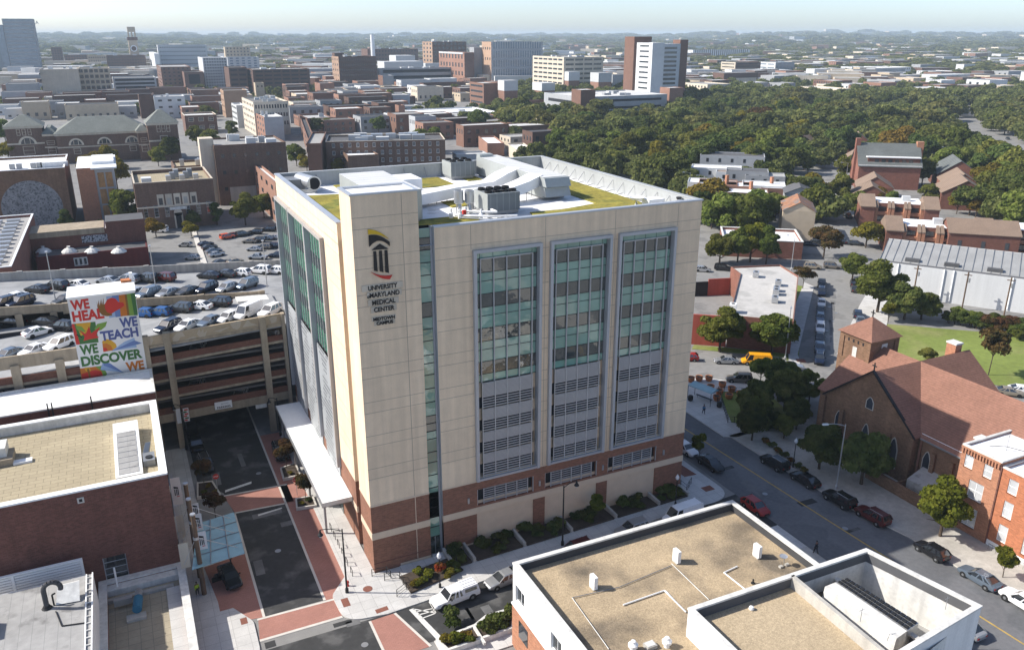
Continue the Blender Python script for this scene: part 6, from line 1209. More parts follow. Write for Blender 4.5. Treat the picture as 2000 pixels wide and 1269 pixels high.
for y,z0_,w_,h_ in((-14.5,2.8,1.0,3.0),(-20.0,2.8,1.0,3.0)):lancet(74.5,y,z0_,w_,h_)
b=MB();bx0,bx1,by0,by1=80.0,86.2,1.9,8.0
for a_,u_,w_ in(((bx0,by0),(1,0),bx1-bx0),((bx1,by0),(0,1),by1-by0),((bx1,by1),(-1,0),bx1-bx0),((bx0,by1),(0,-1),by1-by0)):wall_face(b,a_,u_,w_,0,15.6,[(w_/2-2.2,11.4,w_/2+2.2,15.0)]if u_ in((0,-1),(1,0))else(),.16,'brick_church')
b.box(bx0+.15,by0+.15,11,bx1-.15,by1-.15,15.2,'brick_church');bf=b.build('belfry',CH)
for i in range(4):y=by0+1.55+i*.95;b=MB();b.box(bx0+.10,y-.14,14.35,bx0+.149,y+.14,14.8,'dark_void');b.build('louvre_slot',bf)
b=MB();b.box(bx0+.10,4.5,11.5,bx0+.149,5.3,13.7,'white_dirty');b.box(82.6,by0+.1,13.6,83.8,by0+.149,14.7,'white_dirty');b.build('shutter',bf)
b=MB();xm_,ym_=(bx0+bx1)/2,(by0+by1)/2;o=.35
for(xa,ya),(xb,yb)in zip([(bx0-o,by0-o),(bx1+o,by0-o),(bx1+o,by1+o),(bx0-o,by1+o)],[(bx1+o,by0-o),(bx1+o,by1+o),(bx0-o,by1+o),(bx0-o,by0-o)]):b.face([(xa,ya,15.55),(xb,yb,15.55),(xm_,ym_,18.3)],'roof_church')
b.face([(bx0-o,by0-o,15.54),(bx0-o,by1+o,15.54),(bx1+o,by1+o,15.54),(bx1+o,by0-o,15.54)],'roof_church');b.build('belfry_roof',CH)
def cross(x,y,z,lab_axis):
 b=MB();b.box(x-.07,y-.07,z,x+.07,y+.07,z+1.2,'black');(b.box(x-.06,y-.38,z+.65,x+.06,y+.38,z+.8,'black'));b.build('cross',CH)
cross(xm_,ym_,18.2,0);cross(73.4,yc,14.5,0)
for x,y,z in((92.0,-3.3,13.2),(76.3,-20.6,8.2)):
 b=MB();b.box(x-.7,y-.8,z-4,x+.7,y+.8,z+2.0,'brick_house');b.box(x-.8,y-.9,z+2.0,x+.8,y+.9,z+2.25,'white_dirty');b.build('chimney',CH)
b=MB();b.box(74.05,-22,7.35,74.5,g0-.4,7.55,'steel');b.tube((74.3,g0-.5,0),(74.3,g0-.5,7.5),.14,'roof_church',6)
for i in range(7):b.tube((74.7,-13.4-i*1.1,7.75),(74.7,-13.4-i*1.1,8.0),.04,'white',4)
b.tube((74.7,-13.0,8.0),(74.7,-21,8.0),.04,'white',5);b.build('gutter',CH)
b=MB();b.hexa([(71.6,-19.5,0),(74.5,-19.5,0),(74.5,-14.2,0),(71.6,-14.2,0)],[(71.6,-19.5,2.3),(74.5,-19.5,3.5),(74.5,-14.2,3.5),(71.6,-14.2,2.3)],'grey_roof');b.build('porch',CH)
b=MB();b.box(69.9,g0-9,0,70.2,-8.8,1.9,'brick_church');b.box(70.2,g0-1,0,73.4,g0-.8,1.9,'brick_church');solo(b,'garden_wall','brick garden wall along the pavement before the church','wall',(70,-14,0))
# ============== brick row houses at the right edge
def arch_cap(parent,x,y,z,w):
 b=MB();pts=[(y-w/2-.1,z)]+[(y-(w/2+.1)*math.cos(i/8*math.pi),z+.42*math.sin(i/8*math.pi))for i in range(1,8)]+[(y+w/2+.1,z)];b.face([(x-.05,*p)for p in pts],'white');b.face([(x-.04,*p)for p in pts][::-1],'white');b.build('arch_head',parent)
HX=70.5
h1=building('row_house','end of row orange brick house with white roof and corbelled cornice','house',[(HX,-27.0),(80.5,-27.0),(80.5,-21.8),(HX,-21.8)],11.5,'brick_house','white_roof',.25,.25,'white_dirty',[(3,[1.15],[8.7],1.15,1.75,'sashblind'),(3,[3.75],[8.6],1.15,1.75,'sashblind'),(3,[2.7],[4.9],2.0,2.5,'pair'),(3,[2.5],[1.1],2.1,2.7,'pair')],recess=.14)
b=MB()
for i in range(13):b.box(HX-.22,-26.9+i*.4,10.55,HX-.01,-26.7+i*.4,11.3,'brick_house')
b.box(HX-.26,-27,11.2,HX-.01,-21.8,11.4,'brick_house');b.build('cornice',h1)
h2=building('row_house','second orange brick row house with white stone basement at the right edge','house',[(HX+.15,-37.5),(81.5,-37.5),(81.5,-27.03),(HX+.15,-27.03)],10.9,'brick_house2','white_roof',.25,.25,'white_dirty',[(3,[1.75,4.9,8.2],[8.0],1.2,1.9,'sashblind'),(3,[1.75,4.9,8.2],[4.7],1.2,2.2,'sashblind'),(3,[1.75,4.9,8.2],[1.35],1.2,2.3,'sashblind')],recess=.14)
b=MB();b.box(HX+.08,-37.5,0,HX+.3,-27.1,.85,'white');b.build('basement',h2);b=MB();b.box(HX+.02,-27.15,0,HX+.18,-27.0,11,'brick_dark');b.build('downpipe',h2)
for x,y,s,lab in((79.0,-27.6,1.0,''),(76.5,-29.0,.7,'')):b=MB();b.box(x-.5,y-.5,10.5,x+.5,y+.5,12.6,'brick_house');b.build('chimney',h2)
b=MB();b.tube((74.2,-25.0,11.2),(74.2,-25.0,13.4),.03,'steel',5);b.path([(73.2,-23.4,11.4),(74.2,-25.0,11.8),(75.6,-26.4,11.5)],.04,'black',5);b.build('aerial',h1)
t=thing('picket_fence','black iron garden rail before the white stone basement','fence',(69.6,-32,.12));b=MB();b.path([(69.8,-28,.9),(69.8,-37,.9)],.03,'black',5)
for i in range(18):b.tube((69.8,-28-i*.5,.12),(69.8,-28-i*.5,.95),.015,'black',4)
b.build('rail',t)
rg=lambda X,Y:gxy(1300+X*.35,829+Y*.35)
for X,Y,kd,co,hd,lab in((605,208,'suv','black',92,'large black SUV under the first dark tree on the main road'),(775,300,'sedan','black',92,'black sedan between the black SUV and the lamp on the main road'),(965,412,'suv','black',92,'black car with a bright roof rail beside the tall lamp'),(1150,505,'suv','maroon',92,'dark brown SUV behind the black car on the main road'),(1480,700,'hatch','black',91,'black hatchback under the yellow green tree'),(1745,850,'sedan','steelblue',91,'blue grey coupe parked in the sun on the main road'),(1985,985,'suv','white',90,'white car cut by the right edge on the main road')):
 x,y=rg(X,Y+25);car(kd,co,x,y,.01,hd,lab,'cars along the far kerb of the main road',2)
for X,Y,kd,co,hd,lab in((110,135,'sedan','white',-88,'white car half hidden behind the tower corner on the main road'),(250,220,'sedan','black',-88,'dark car with pale windscreen near the tower corner'),(500,462,'hatch','red',-88,'dark red car parked at the bend beyond the gravel roof'),(1650,1125,'sedan','silver',90,'silver sedan below the raised block at the right')):
 x,y=rg(X,Y+15);car(kd,co,x,y,.01,hd,lab,None,2)
for X,Y,k,h,lab,wd in((855,250,'darknear',8.0,'dark tree in shade left of the tall lamp before the church',1.0),(1090,335,'darknear',8.4,'broad dark tree in shade right of the tall lamp before the church',1.05),(1530,625,'lime1',8.2,'yellow green tree before the end row house',1.0),(1880,855,'young',4.6,'small bright tree before the second row house',1.0),(185,210,'young',5.2,'small tree by the kerb at the tower corner',.8),(480,90,'darknear',6.5,'dark tree at the left end of the church pavement',.9)):
 x,y=rg(X,Y);tree(k,x,y,h,lab,None,.1,wd)
x,y=rg(1700,1180);tree('lime1',47.6,-36.2,5.0,'green tree rising beside the silver sedan at the bottom right',None,.1,.6);tree('lime1',45.8,-35.6,4.0,'low leafy tree at the bottom right edge',None,.1,.7)
for x,y,k,h,lab in((66.5,11.2,'darknear',7.0,'dark garden tree at the corner of the church garden'),(70.5,14.5,'darknear',6.5,'dark tree in the middle of the church garden'),(75.5,13.5,'darknear',8.0,'large dark tree at the back of the church garden'),(78.5,17.5,'darknear',7.5,'dark tree next to the plaza in the church garden'),(80.5,13.0,'near2',7.0,'green tree between church garden and belfry'),(72,7.0,'darknear',5.5,'low dark tree before the church gable'),(68,5.5,'near3',4.5,'low tree with pale tips before the church gable'),(82,20.5,'round',5.2,'small light green tree behind the church garden')):tree(k,x,y,h,lab,None,.1)
for i in range(12):shrub('leaf_dark',66+random.random()*8,8.5+random.random()*9,.12,1.1+random.random()*.6,'dark low shrub in the shaded church garden','shrubs of the church garden',.8)
for i in range(7):shrub('leaf_dark' if i%2 else 'flower',64.4-i*.25,5.5-i*1.6,.12,.75,'potted dark shrub on the pavement before the church','pots on the church pavement',.9)
lx,ly=rg(950,362);street_lamp(lx,ly,.12,10.0,(-2.4,.8),'tall grey street lamp rising between the dark church trees','galv','cobra');gx_,gy_=rg(710,240);globe_lamp(gx_,gy_,.12,3.9,'globe lamp between the black SUV and the dark tree')
for i,(x,y)in enumerate(((68.5,29.9),(70.1,29.6),(71.7,28.8),(69.4,25.4),(72.1,25.5),(72.3,23.2),(69.6,23.2),(69.9,21.0),(72.3,20.9),(67.5,21.3))):
 b=MB();b.lathe([(.38,0),(.52,.1),(.68,.55),(.62,.80),(.70,.86),(.70,.95),(.58,.95),(.55,.75)],(x,y,.12),'terracotta',14);t=thing('terracotta_pot',['first sunlit pot by the tower edge','second sunlit pot along the street','third sunlit pot along the street','pot behind the shelter roof','sunlit pot between the street row and the shade','pot at the edge of the shade','shaded pot right of the shelter','shaded pot nearest the railing corner','last pot toward the garden railing','shaded pot closest to the shelter'][i]+', round terracotta','plant pot',(x,y,.12),'terracotta pots on the plaza');b.build('pot',t);c=MB();c.lathe([(.56,.80),(.56,.84)],(x,y,.12),'soil',12);c.build('soil',t)
t=thing('bus_shelter','bus shelter with dark frame and curved glass roof on the plaza','bus shelter',(65,22.3,.12));b=MB()
sx=[(63.6,24.4),(65.6,25.0),(66.9,20.4),(64.9,19.8)]
for x,y in sx:b.tube((x,y,.12),(x,y,2.5),.05,'black',6)
for i in range(4):b.tube((*sx[i],2.5),(*sx[(i+1)%4],2.5),.05,'black',6)
b.build('frame',t);b=MB();b.hexa([(63.5,24.5,2.5),(65.7,25.1,2.5),(67.0,20.3,2.5),(64.8,19.7,2.5)],[(63.9,24.5,2.7),(65.3,25.0,2.85),(66.6,20.4,2.85),(65.2,19.8,2.7)],'canopy_glass');b.build('roof',t);b=MB();b.hexa([(65.2,24.2,.5),(65.6,24.3,.5),(66.5,21.2,.5),(66.1,21.1,.5)],[(65.2,24.2,.58),(65.6,24.3,.58),(66.5,21.2,.58),(66.1,21.1,.58)],'black');b.tube((65.4,23.9,.12),(65.4,23.9,.5),.04,'black',5);b.tube((66.2,21.5,.12),(66.2,21.5,.5),.04,'black',5);b.build('bench',t)
for x,y,lab in((63.4,23.3,'dark litter bin by the left post of the bus shelter'),(66.2,19.0,'dark planter box by the right post of the bus shelter')):b=MB();b.lathe([(.35,0),(.45,.2),(.45,.8),(.36,.95)],(x,y,.12),'black',10);solo(b,'litter_bin',lab,'bin',(x,y,.12))
tree('round',79.2,23.6,5.0,'small round topped street tree at the plaza corner',None,.1)
car('suv','taupe',76.6,26.3,.01,146,'grey brown SUV waiting at the plaza corner');car('sedan','silver',80.4,34.6,.01,148,'silver sedan left of the yellow van');car('van','yellow',85.2,31.6,.01,146,'bright yellow van parked before the grey roofed building');car('sedan','silver',89.6,26.9,.01,-36,'silver sedan right of the yellow van');car('hatch','red',74.6,39.0,.01,148,'red car cut off by the tower corner')
row=[('pickup','black',135.5,66.1),('suv','navy',130.0,60.6),('sedan','white',123.6,54.3),('sedan','charcoal',119.3,50.3),('hatch','steelblue',115.3,46.4),('suv','white',110.0,41.1),('sedan','charcoal',105.8,37.0),('pickup','steelblue',101.2,32.4),('suv','navy',96.6,27.9)]
nms=['black pickup at the far end of the side street row','navy SUV second from the far end of the side street row','white sedan third from the far end of the side street row','dark sedan behind the white sedan in the side street row','blue grey hatchback in the middle of the side street row','white SUV in the middle of the side street row','dark sedan between the white SUV and the pale pickup','pale blue pickup second from the near end of the side street row','dark SUV nearest the corner in the side street row']
for(kd,co,x,y),lab in zip(row,nms):car(kd,co,x+.6,y-.6,.01,225,lab,'cars parked along the side street',2)
for X,Y,kd,co,hd,lab in((1070,625,'suv','navy',45,'navy SUV at the right kerb of the side street'),(1085,655,'sedan','steelblue',45,'pale car half hidden behind the belfry roof'),(1055,480,'sedan','charcoal',45,'dark car under the big tree on the side street'),(1050,450,'suv','black',45,'black car farther under the big tree on the side street'),(820,357,'suv','tan',-45,'tan SUV parked across the end of the side street'),(930,355,'suv','taupe',-45,'dark taupe SUV parked across the end of the side street'),(208,372,'hatch','silver',-42,'silver hatchback in the walled yard'),(320,365,'suv','black',-42,'dark car in the shade of the walled yard'),(800,228,'sedan','navy',-42,'navy sedan by the brick house corner'),(850,228,'suv','charcoal',-42,'dark car behind the orange tinged tree'),(990,215,'hatch','black',48,'dark car on the tree lined street beyond'),(1060,225,'sedan','charcoal',-42,'dark sedan near the right round tree'),(1015,72,'pickup','charcoal',60,'dark pickup standing in the shade between the trees'),(1915,1060,'sedan','tan',-45,'tan sedan behind the church transept roof'),(1990,1050,'sedan','white',-45,'white car at the right edge behind the church roof')):
 x,y=gxy(1300+X*.35,400+Y*.35);car(kd,co,x,y,.01,hd,lab,None,1)
fr_=[gxy(1360,647,6.9),gxy(1424,628,6.9),gxy(1549,640,6.9),gxy(1559,540,6.9),gxy(1526,517,6.9),gxy(1432,521,6.9),gxy(1450,539,6.9),gxy(1426,605,6.9)]
fr_=[(86.1,41.5),(94.9,32.8),(119.3,57.0),(122.5,66.5),(110.3,70.2),(108.4,64.6)]
rb_=building('flat_roof_building','low red walled building with pale grey flat roof by the side street','building',fr_,6.9,'brick_red','roof_light',.35,.22,None)
mk('red_paint',(0.36,0.085,0.06),0.85,((0.4,0.12),(4,0.08)),streak=.12)
for px,py,lab,s in((1481,543,'silver cooling unit alone at the back of the pale roof',1.0),(1525,560,'silver cooling unit first of the group on the pale roof',1.0),(1522,571,'silver cooling unit second of the group on the pale roof',.8),(1521,578,'silver cooling unit third of the group on the pale roof',1.0),(1519,593,'silver cooling unit nearest of the group on the pale roof',1.0),(1436,613,'white tall cooling unit at the front of the pale roof',1.5)):
 x,y=gxy(px,py,6.6);t=thing('roof_unit',lab,'roof unit',(x,y,6.55));b=MB();b.prism(orect(x,y,R(45),1.9,1.3),6.7,6.7+1.15*s,'white' if s>1.2 else 'galv');b.build('body',t);b=MB();b.prism(orect(x+.1,y+.1,R(45),1.6,1.0),6.55,6.7,'steel');b.build('base',t);c_=orect(x,y,R(45),1.9,1.3);b=MB();b.lathe([(.4,0),(.4,.08)],((c_[0][0]+c_[2][0])/2,(c_[0][1]+c_[2][1])/2,6.7+1.15*s),'black',12);b.build('fan',t)
t=thing('yard_wall','red painted yard wall with pale panels and a dark gate','wall',(108,70,0));A_,B_=Vector(gxy(1435,574)),Vector(gxy(1381,577));C_=Vector(gxy(1345,579))
d_=(B_-A_).normalized();n_=Vector((-d_.y,d_.x))*.25
b=MB();b.prism(ccw([A_,B_,B_+n_,A_+n_]),0,4.2,'red_paint');b.build('wall',t);b=MB();b.prism(ccw([B_,C_,C_+n_*.5,B_+n_*.5]),0,3.6,'black');b.build('gate',t)
b=MB()
for s0,s1 in((.08,.42),(.52,.95)):p0_,p1_=A_.lerp(B_,s0)-n_*.12,A_.lerp(B_,s1)-n_*.12;b.hexa([(*p0_,2.9),(*p1_,2.9),(*(p1_+n_*.1),2.9),(*(p0_+n_*.1),2.9)],[(*p0_,3.9),(*p1_,3.9),(*(p1_+n_*.1),3.9),(*(p0_+n_*.1),3.9)],'white_dirty')
b.build('panel',t)
b=MB();b.prism(ccw([(86.0,41.6),(80.6,45.8),(80.8,46.1),(86.2,41.9)]),0,6.5,'red_paint');solo(b,'yard_wall','red painted wall seen between tower edge and the left tree','wall',(82,44,0))
for X,Y,k,h,lab,wd in((300,820,'near1',9.5,'large green tree left of the yellow van by the grey roofed building',1.15),(590,830,'near2',9.5,'large green tree behind the yellow van',1.2),(660,822,'near3',8.0,'green tree at the right corner of the grey roofed building',.9),(765,470,'crape',6.0,'thin bare brownish tree at the corner of the pale roof',1.4),(880,295,'rust1',9.5,'orange tinged round tree on the small square',1.1),(1115,240,'gold2',8.5,'olive round tree right of the small square',1.1),(1040,420,'near2',8.0,'green tree at the end of the white warehouse',1.1),(1180,600,'near1',12.5,'big spreading tree at the side of the white warehouse',1.15),(1330,640,'darknear',9.0,'dark tree beside the big spreading tree',1.2),(1425,640,'darknear',7.0,'dark bushy tree at the foot of the white wall',1.3),(300,330,'near3',9.0,'green tree left before the brick wall',1.2),(470,320,'lime1',12.0,'tall yellow green tree before the brick wall',.9),(560,330,'near1',11.0,'green tree right before the brick wall',.9),(400,320,'near2',11.0,'dark green tree between the yellow green tree and the left tree',1.0),(1800,950,'crape',9.5,'bare branched tree on the grass by the church',.9),(1450,890,'round',3.4,'low bush tree behind the church ridge',1.2),(1240,655,'young',5.0,'pale young tree at the edge of the grass',1.2)):
 x,y=gxy(1300+X*.35,400+Y*.35);tree(k,x,y,h,lab,None,0,wd)
for i in range(26):
 u=i/25;px=1850+165*u+random.uniform(-8,8);py=630+46*u*.8+random.uniform(-6,4);x,y=gxy(px,py);tree('rust1' if 14<=i<=17 else('darknear' if i%3 else 'near3'),x,y,random.uniform(2.6,4.3),('reddish bush tree in the hedge along the white warehouse' if 14<=i<=17 else 'bushy dark tree in the hedge along the white warehouse'),'hedge trees along the white warehouse',0,1.25)
for px,py,h,arm,lab in((1545,528,9.5,(-1.6,.5),'grey street lamp by the corner of the pale roof'),(1533,702,11.0,(-1.0,-1.0),'grey street lamp among the trees behind the yellow van')):x,y=gxy(px,py);street_lamp(x,y,.05,h,arm,lab,'galv','cobra')
wa,wb2=Vector((143.5,55.6)),Vector((160.5,30.3));wd_=(wb2-wa).normalized();wn=Vector((-wd_.y,wd_.x));we=wb2+wd_*34
t=thing('warehouse','long white brick warehouse with grey ribbed metal roof','warehouse',(*wa,0));b=MB();bk0,bk1=wa+wn*15,we+wn*15;md0,md1=wa+wn*1.6,we+wn*1.6
b.face([(*wa,0),(*we,0),(*we,8),(*wa,8)],'white_brick');b.face([(*bk0,0),(*wa,0),(*wa,8),(*bk0,10.6)],'white_brick');b.face([(*we,0),(*bk1,0),(*bk1,10.6),(*we,8)],'white_brick');b.face([(*bk1,0),(*bk0,0),(*bk0,10.6),(*bk1,10.6)],'white_brick');b.build('wall',t)
b=MB();b.face([(*wa,7.9),(*we,7.9),(*md1,8.0),(*md0,8.0)],'roof_dark');b.face([(*md0,8.0),(*md1,8.0),(*bk1,10.5),(*bk0,10.5)],'roof_metal');rfo=b.build('roof',t)
L_=(we-wa).length
for i in range(int(L_/1.9)):
 p=wa+wd_*(1+1.9*i);b=MB();b.tube((*(p+wn*1.7),8.06),(*(p+wn*15),10.58),.10,'steel',4);b.build('roof_seam',rfo)
for s in(4.5,14.5,16.5,28.5,38):p=wa+wd_*s-wn*.15;b=MB();b.tube((*p,.5),(*p,8.0),.16,'white',6);b.build('downpipe',t)
for s in(5.5,14,23):p=wa+wd_*s+wn*2.4;b=MB();b.prism(orect(p.x,p.y,math.atan2(wd_.y,wd_.x),3.2,1.4),8.0,8.9,'roof_dark');b.build('skylight',t)
p=wa+wd_*42+wn*2;b=MB();b.prism(orect(p.x,p.y,math.atan2(wd_.y,wd_.x),5,4),8.0,10.9,'white');b.build('dormer',t)
for i,s in enumerate((9,19.5,28,39)):
 p=wa+wd_*s-wn*4.0;pt_=thing('utility_pole',['leafy utility pole left before the white warehouse','ivy covered utility pole second before the white warehouse','bare utility pole in the middle before the white warehouse','ivy covered utility pole at the right before the white warehouse'][i],'utility pole',(*p,0));b=MB();b.tube((*p,0),(*p,9.0),.16,'wood',8);b.build('pole',pt_);b=MB();b.prism(orect(p.x-.8*wd_.x,p.y-.8*wd_.y,math.atan2(wd_.y,wd_.x),1.6,.12),8.2,8.4,'wood');b.tube((*(p+wd_*.4),6.6),(*(p+wd_*.4),7.6),.22,'galv',8);b.build('crossarm',pt_)
# ============== the city behind: every block set on the ground where its base meets it
FOOT=[]
def solve(C,e,px,py):
 d=ray(px,py)[:2];A=np.array([[e[0],-d[0]],[e[1],-d[1]]]);s=np.linalg.solve(A,CAM[:2]-np.array(C));return float(s[0])
def zat(px,py,C):
 d=ray(px,py);n=d[:2]/np.hypot(*d[:2]);t=np.hypot(C[0]-CAM[0],C[1]-CAM[1])/np.hypot(d[0],d[1]);return float(CAM[2]+d[2]*t)
def block(pl,pc,pr,top,base,ang=0.0,depth=None):
 """footprint and height of a block: left face pl..pc, front face pc..pr, roof edge at row top, near corner standing at row base"""
 C=gxy(pc,base);e1=(math.cos(R(ang)),math.sin(R(ang)));e2=(-e1[1],e1[0]);h=zat(pc,top,C)
 s=solve(C,e1,pr,base)if pr>pc else 20.0;t=depth or solve(C,e2,pl,base);C=Vector(C);e1=Vector(e1);e2=Vector(e2)
 poly=[tuple(C),tuple(C+e1*s),tuple(C+e1*s+e2*t),tuple(C+e2*t)];FOOT.append((*(C+e1*s/2+e2*t/2),.5*math.hypot(s,t)*.9));return poly,h,s,t
def city(label,pl,pc,pr,top,base,wall,roof,wf=None,wl_=None,ang=0.0,depth=None,name='office_building',cat='building',cope=None,group=None,para=.8,units=0,edge=None):
 """wf / wl_: (columns, floors, style, width share, height share, skip from ground share) for front and left faces"""
 poly,h,s,t=block(pl,pc,pr,top,base,ang,depth);wins=[]
 for e,W,sp in((0,s,wf),(3,t,wl_)):
  if not sp:continue
  nc,nf,sty,ws,hs,sk=sp;fh=h*(1-sk)/nf;wins.append((e,nc,[h*sk+fh*(i+.25)-.1 for i in range(nf)],W*.94/nc*ws,fh*hs,sty,(W*.03,W*.97)))
 r=building(name,label,cat,poly,h,wall,roof,para,.4,cope,wins,group=group,edge_mat=edge or{})
 C=Vector(poly[0]);a=(Vector(poly[1])-C);b_=(Vector(poly[3])-C);rn=random.Random(int(pl*7+base))
 for _ in range(units):
  p=C+a*rn.uniform(.15,.75)+b_*rn.uniform(.15,.75);q=MB();w_=min(6,rn.uniform(.06,.16)*a.length);q.prism(orect(p.x,p.y,R(ang),max(w_,1.5),max(w_*.7,1.2)),h-para,h+rn.uniform(.4,1.8),rn.choice(['white_far','grey_far','galv']));q.build('roof_unit',r)
 return r,poly,h
def addbox(r,pl,pc,pr,top,base,wall,nm='wing',ang=0.0,depth=None,z0=0.0):
 poly,h,s,t=block(pl,pc,pr,top,base,ang,depth);q=MB();q.prism(poly,z0,h,wall,wall);return q.build(nm,r),poly,h
F='flat';BF,BD,ST,SB,WF,GF='brick_far','brick_far_dark','stone_tan','stone_buff','white_far','grey_far';RG,RD,RP='roof_grey','roof_dark','roof_pale'
# --- skyline, left to right
r,_,_=city('tall stepped blue glass tower at the far left of the skyline',24,25,84,37,150,'grey_far',RG,(1,15,'flatblue',1.0,.62,.03),None,depth=40,name='glass_tower',cat='tower')
for a_,b__,t_ in((11,24,49),(-2,11,60),(-30,-2,72)):addbox(r,a_,a_+.3,b__+.5,t_,150.3,'glass_blue',depth=40)
p_=gxy(52,150);pj=byy(52,44,p_[1]);put_text(r,text_mesh('PANDORA',6.5,'steel',.1,.05),(pj[0],p_[1]-.5,pj[2]-2.5))
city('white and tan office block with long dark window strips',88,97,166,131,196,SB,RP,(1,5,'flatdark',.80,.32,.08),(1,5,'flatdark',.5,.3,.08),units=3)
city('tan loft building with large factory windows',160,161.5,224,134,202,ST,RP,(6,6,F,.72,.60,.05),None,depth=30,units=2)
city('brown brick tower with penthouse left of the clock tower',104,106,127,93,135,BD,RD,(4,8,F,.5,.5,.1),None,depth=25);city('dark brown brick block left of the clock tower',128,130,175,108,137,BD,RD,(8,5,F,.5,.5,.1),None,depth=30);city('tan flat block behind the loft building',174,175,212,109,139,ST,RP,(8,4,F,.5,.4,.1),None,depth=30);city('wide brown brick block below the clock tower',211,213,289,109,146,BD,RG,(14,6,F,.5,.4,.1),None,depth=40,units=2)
city('dark open parking structure behind the loft building',224,226,310,153,192,'grey_far',RG,(1,5,'flatdark',.97,.55,.05),None,depth=45,name='parking_structure',cat='garage')
Cx=gxy(268,142);t=thing('clock_tower','slender tan clock tower with open lantern and round clock on the skyline','tower',(*Cx,0));hz=lambda py:zat(266,py,Cx);w_=7.0
q=MB();q.box(Cx[0]-w_,Cx[1]-w_,0,Cx[0]+w_,Cx[1]+w_,hz(79),ST);q.build('shaft',t);q=MB();q.box(Cx[0]-w_-1,Cx[1]-w_-1,hz(79),Cx[0]+w_+1,Cx[1]+w_+1,hz(73),BD);q.build('crown',t);q=MB()
for dx in(-5,0,5):
 for dy in(-5,5):q.box(Cx[0]+dx-1,Cx[1]+dy-1,hz(73),Cx[0]+dx+1,Cx[1]+dy+1,hz(63),ST)
q.box(Cx[0]-6,Cx[1]-6,hz(63),Cx[0]+6,Cx[1]+6,hz(53),ST);q.build('lantern',t);q=MB();q.tube((Cx[0],Cx[1]-w_-.1,hz(95)),(Cx[0],Cx[1]-w_-.5,hz(95)),5.2,'white',20);q.tube((Cx[0],Cx[1]-w_-.5,hz(95)),(Cx[0],Cx[1]-w_-.7,hz(95)),3.6,'brick_far_dark',20);q.build('clock_face',t)
for px,w_,lab in((185,13,'left of two round white storage tanks in the distance'),(238,22,'wider right of two round white storage tanks in the distance')):
 c_=gxy(px,107);r_=w_*1.05/1600*math.hypot(c_[0]-CAM[0],c_[1]-CAM[1])*.5;q=MB();q.lathe([(r_,0),(r_,10),(r_*.6,14),(1,15)],(*c_,0),'white',20);solo(q,'storage_tank',lab,'tank',(*c_,0))
r,_,_=city('wide white hotel slab with rows of small windows',311,315,410,88,146,WF,RP,(20,5,F,.45,.28,.3),None,depth=18,name='hotel',cat='hotel');addbox(r,297,307,317,105,150,WF)
city('white apartment block with staggered dark windows',394,403,450,113,178,WF,RP,(9,11,F,.55,.55,.03),None,name='apartment_block');city('white and glass tower behind the staggered white block',448,449,510,112,160,WF,RP,(5,9,'flatblue',.5,.6,.05),None,depth=20);city('tan apartment slab behind the white and glass tower',442,444,493,92,140,ST,RP,(7,7,F,.4,.5,.1),None,depth=16)
city('brown brick block left of the white apartment block',312,320,378,131,178,BD,RG,(6,6,F,.4,.4,.1),(3,6,F,.4,.4,.1));city('brown block with a large dark wall panel',358,364,402,141,180,BD,RG,(1,1,'flatdark',.6,.6,.2),None);r,_,_=city('large brick parking garage with grey deck bands',486,498,608,136,185,BD,RG,(6,6,'flatdark',.8,.4,.06),(1,6,'flatdark',.6,.4,.06),units=4,name='parking_structure',cat='garage');city('brick stair wing at the left of the large brick garage',443,452,487,132,184,BD,RG,(2,5,'flatdark',.8,.4,.1),None)
city('blank beige wall block before the brick garage',436,442,487,177,230,'brick_tan',RP,None,(3,4,F,.3,.3,.1));city('slim beige tower with two windows',499,502,519,162,200,ST,RP,(2,1,F,.3,.3,.7),None)
city('cream corner building with grouped windows and cornice',480,501,569,200,266,'stone_buff',RG,(12,3,F,.55,.45,.25),(7,5,F,.45,.4,.05),cope='stone_buff',units=9);city('white and grey annex left of the cream corner building',457,466,484,206,250,WF,RP,None,(4,4,F,.6,.4,.05));city('brick house with grey blank side right of the cream building',501,520,557,229,276,'grey_far',RP,None,(4,4,F,.4,.45,.05),edge={3:BF},units=3)
city('white modern flats with yellow balcony strips',304,306,366,189,232,WF,RP,(3,3,F,.4,.3,.1),None,depth=20,units=2);city('dark brown blank tower block beside the white flats',275,277,305,186,232,BD,RD,None,None,depth=14);city('dark brick building with white framed window groups',360,365,427,226,262,BD,RP,(3,2,'stone',.55,.5,.12),None,cope='stone_buff');city('small brick cube building before the big brick hotel',617,627,655,163,196,BF,RP,None,None)
city('long brown hall behind the big brick hotel',606,608,652,140,160,BD,RG,None,None,depth=60)
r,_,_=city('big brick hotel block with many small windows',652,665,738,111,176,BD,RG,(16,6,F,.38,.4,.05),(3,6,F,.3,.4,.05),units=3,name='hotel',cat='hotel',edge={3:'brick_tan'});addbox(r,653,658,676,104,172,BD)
city('long brick hospital block behind the white stepped roofs',716,720,818,96,140,BD,RG,(16,4,F,.5,.4,.3),None,units=6,depth=40);r,_,_=city('dark glass hospital wing with white stepped upper floors',736,742,888,134,172,'grey_far',RP,(1,3,'flatdark',.96,.5,.05),None,units=4);addbox(r,739,752,828,121,158,WF);addbox(r,762,775,812,109,152,WF);addbox(r,828,832,872,124,160,WF)
Cx=gxy(730.5,140);q=MB();q.lathe([(4.0,0),(3.4,zat(730,70,Cx)),(3.6,zat(730,68,Cx))],(*Cx,0),'white',12);solo(q,'smoke_stack','tall white smoke stack behind the hospital blocks','chimney',(*Cx,0))
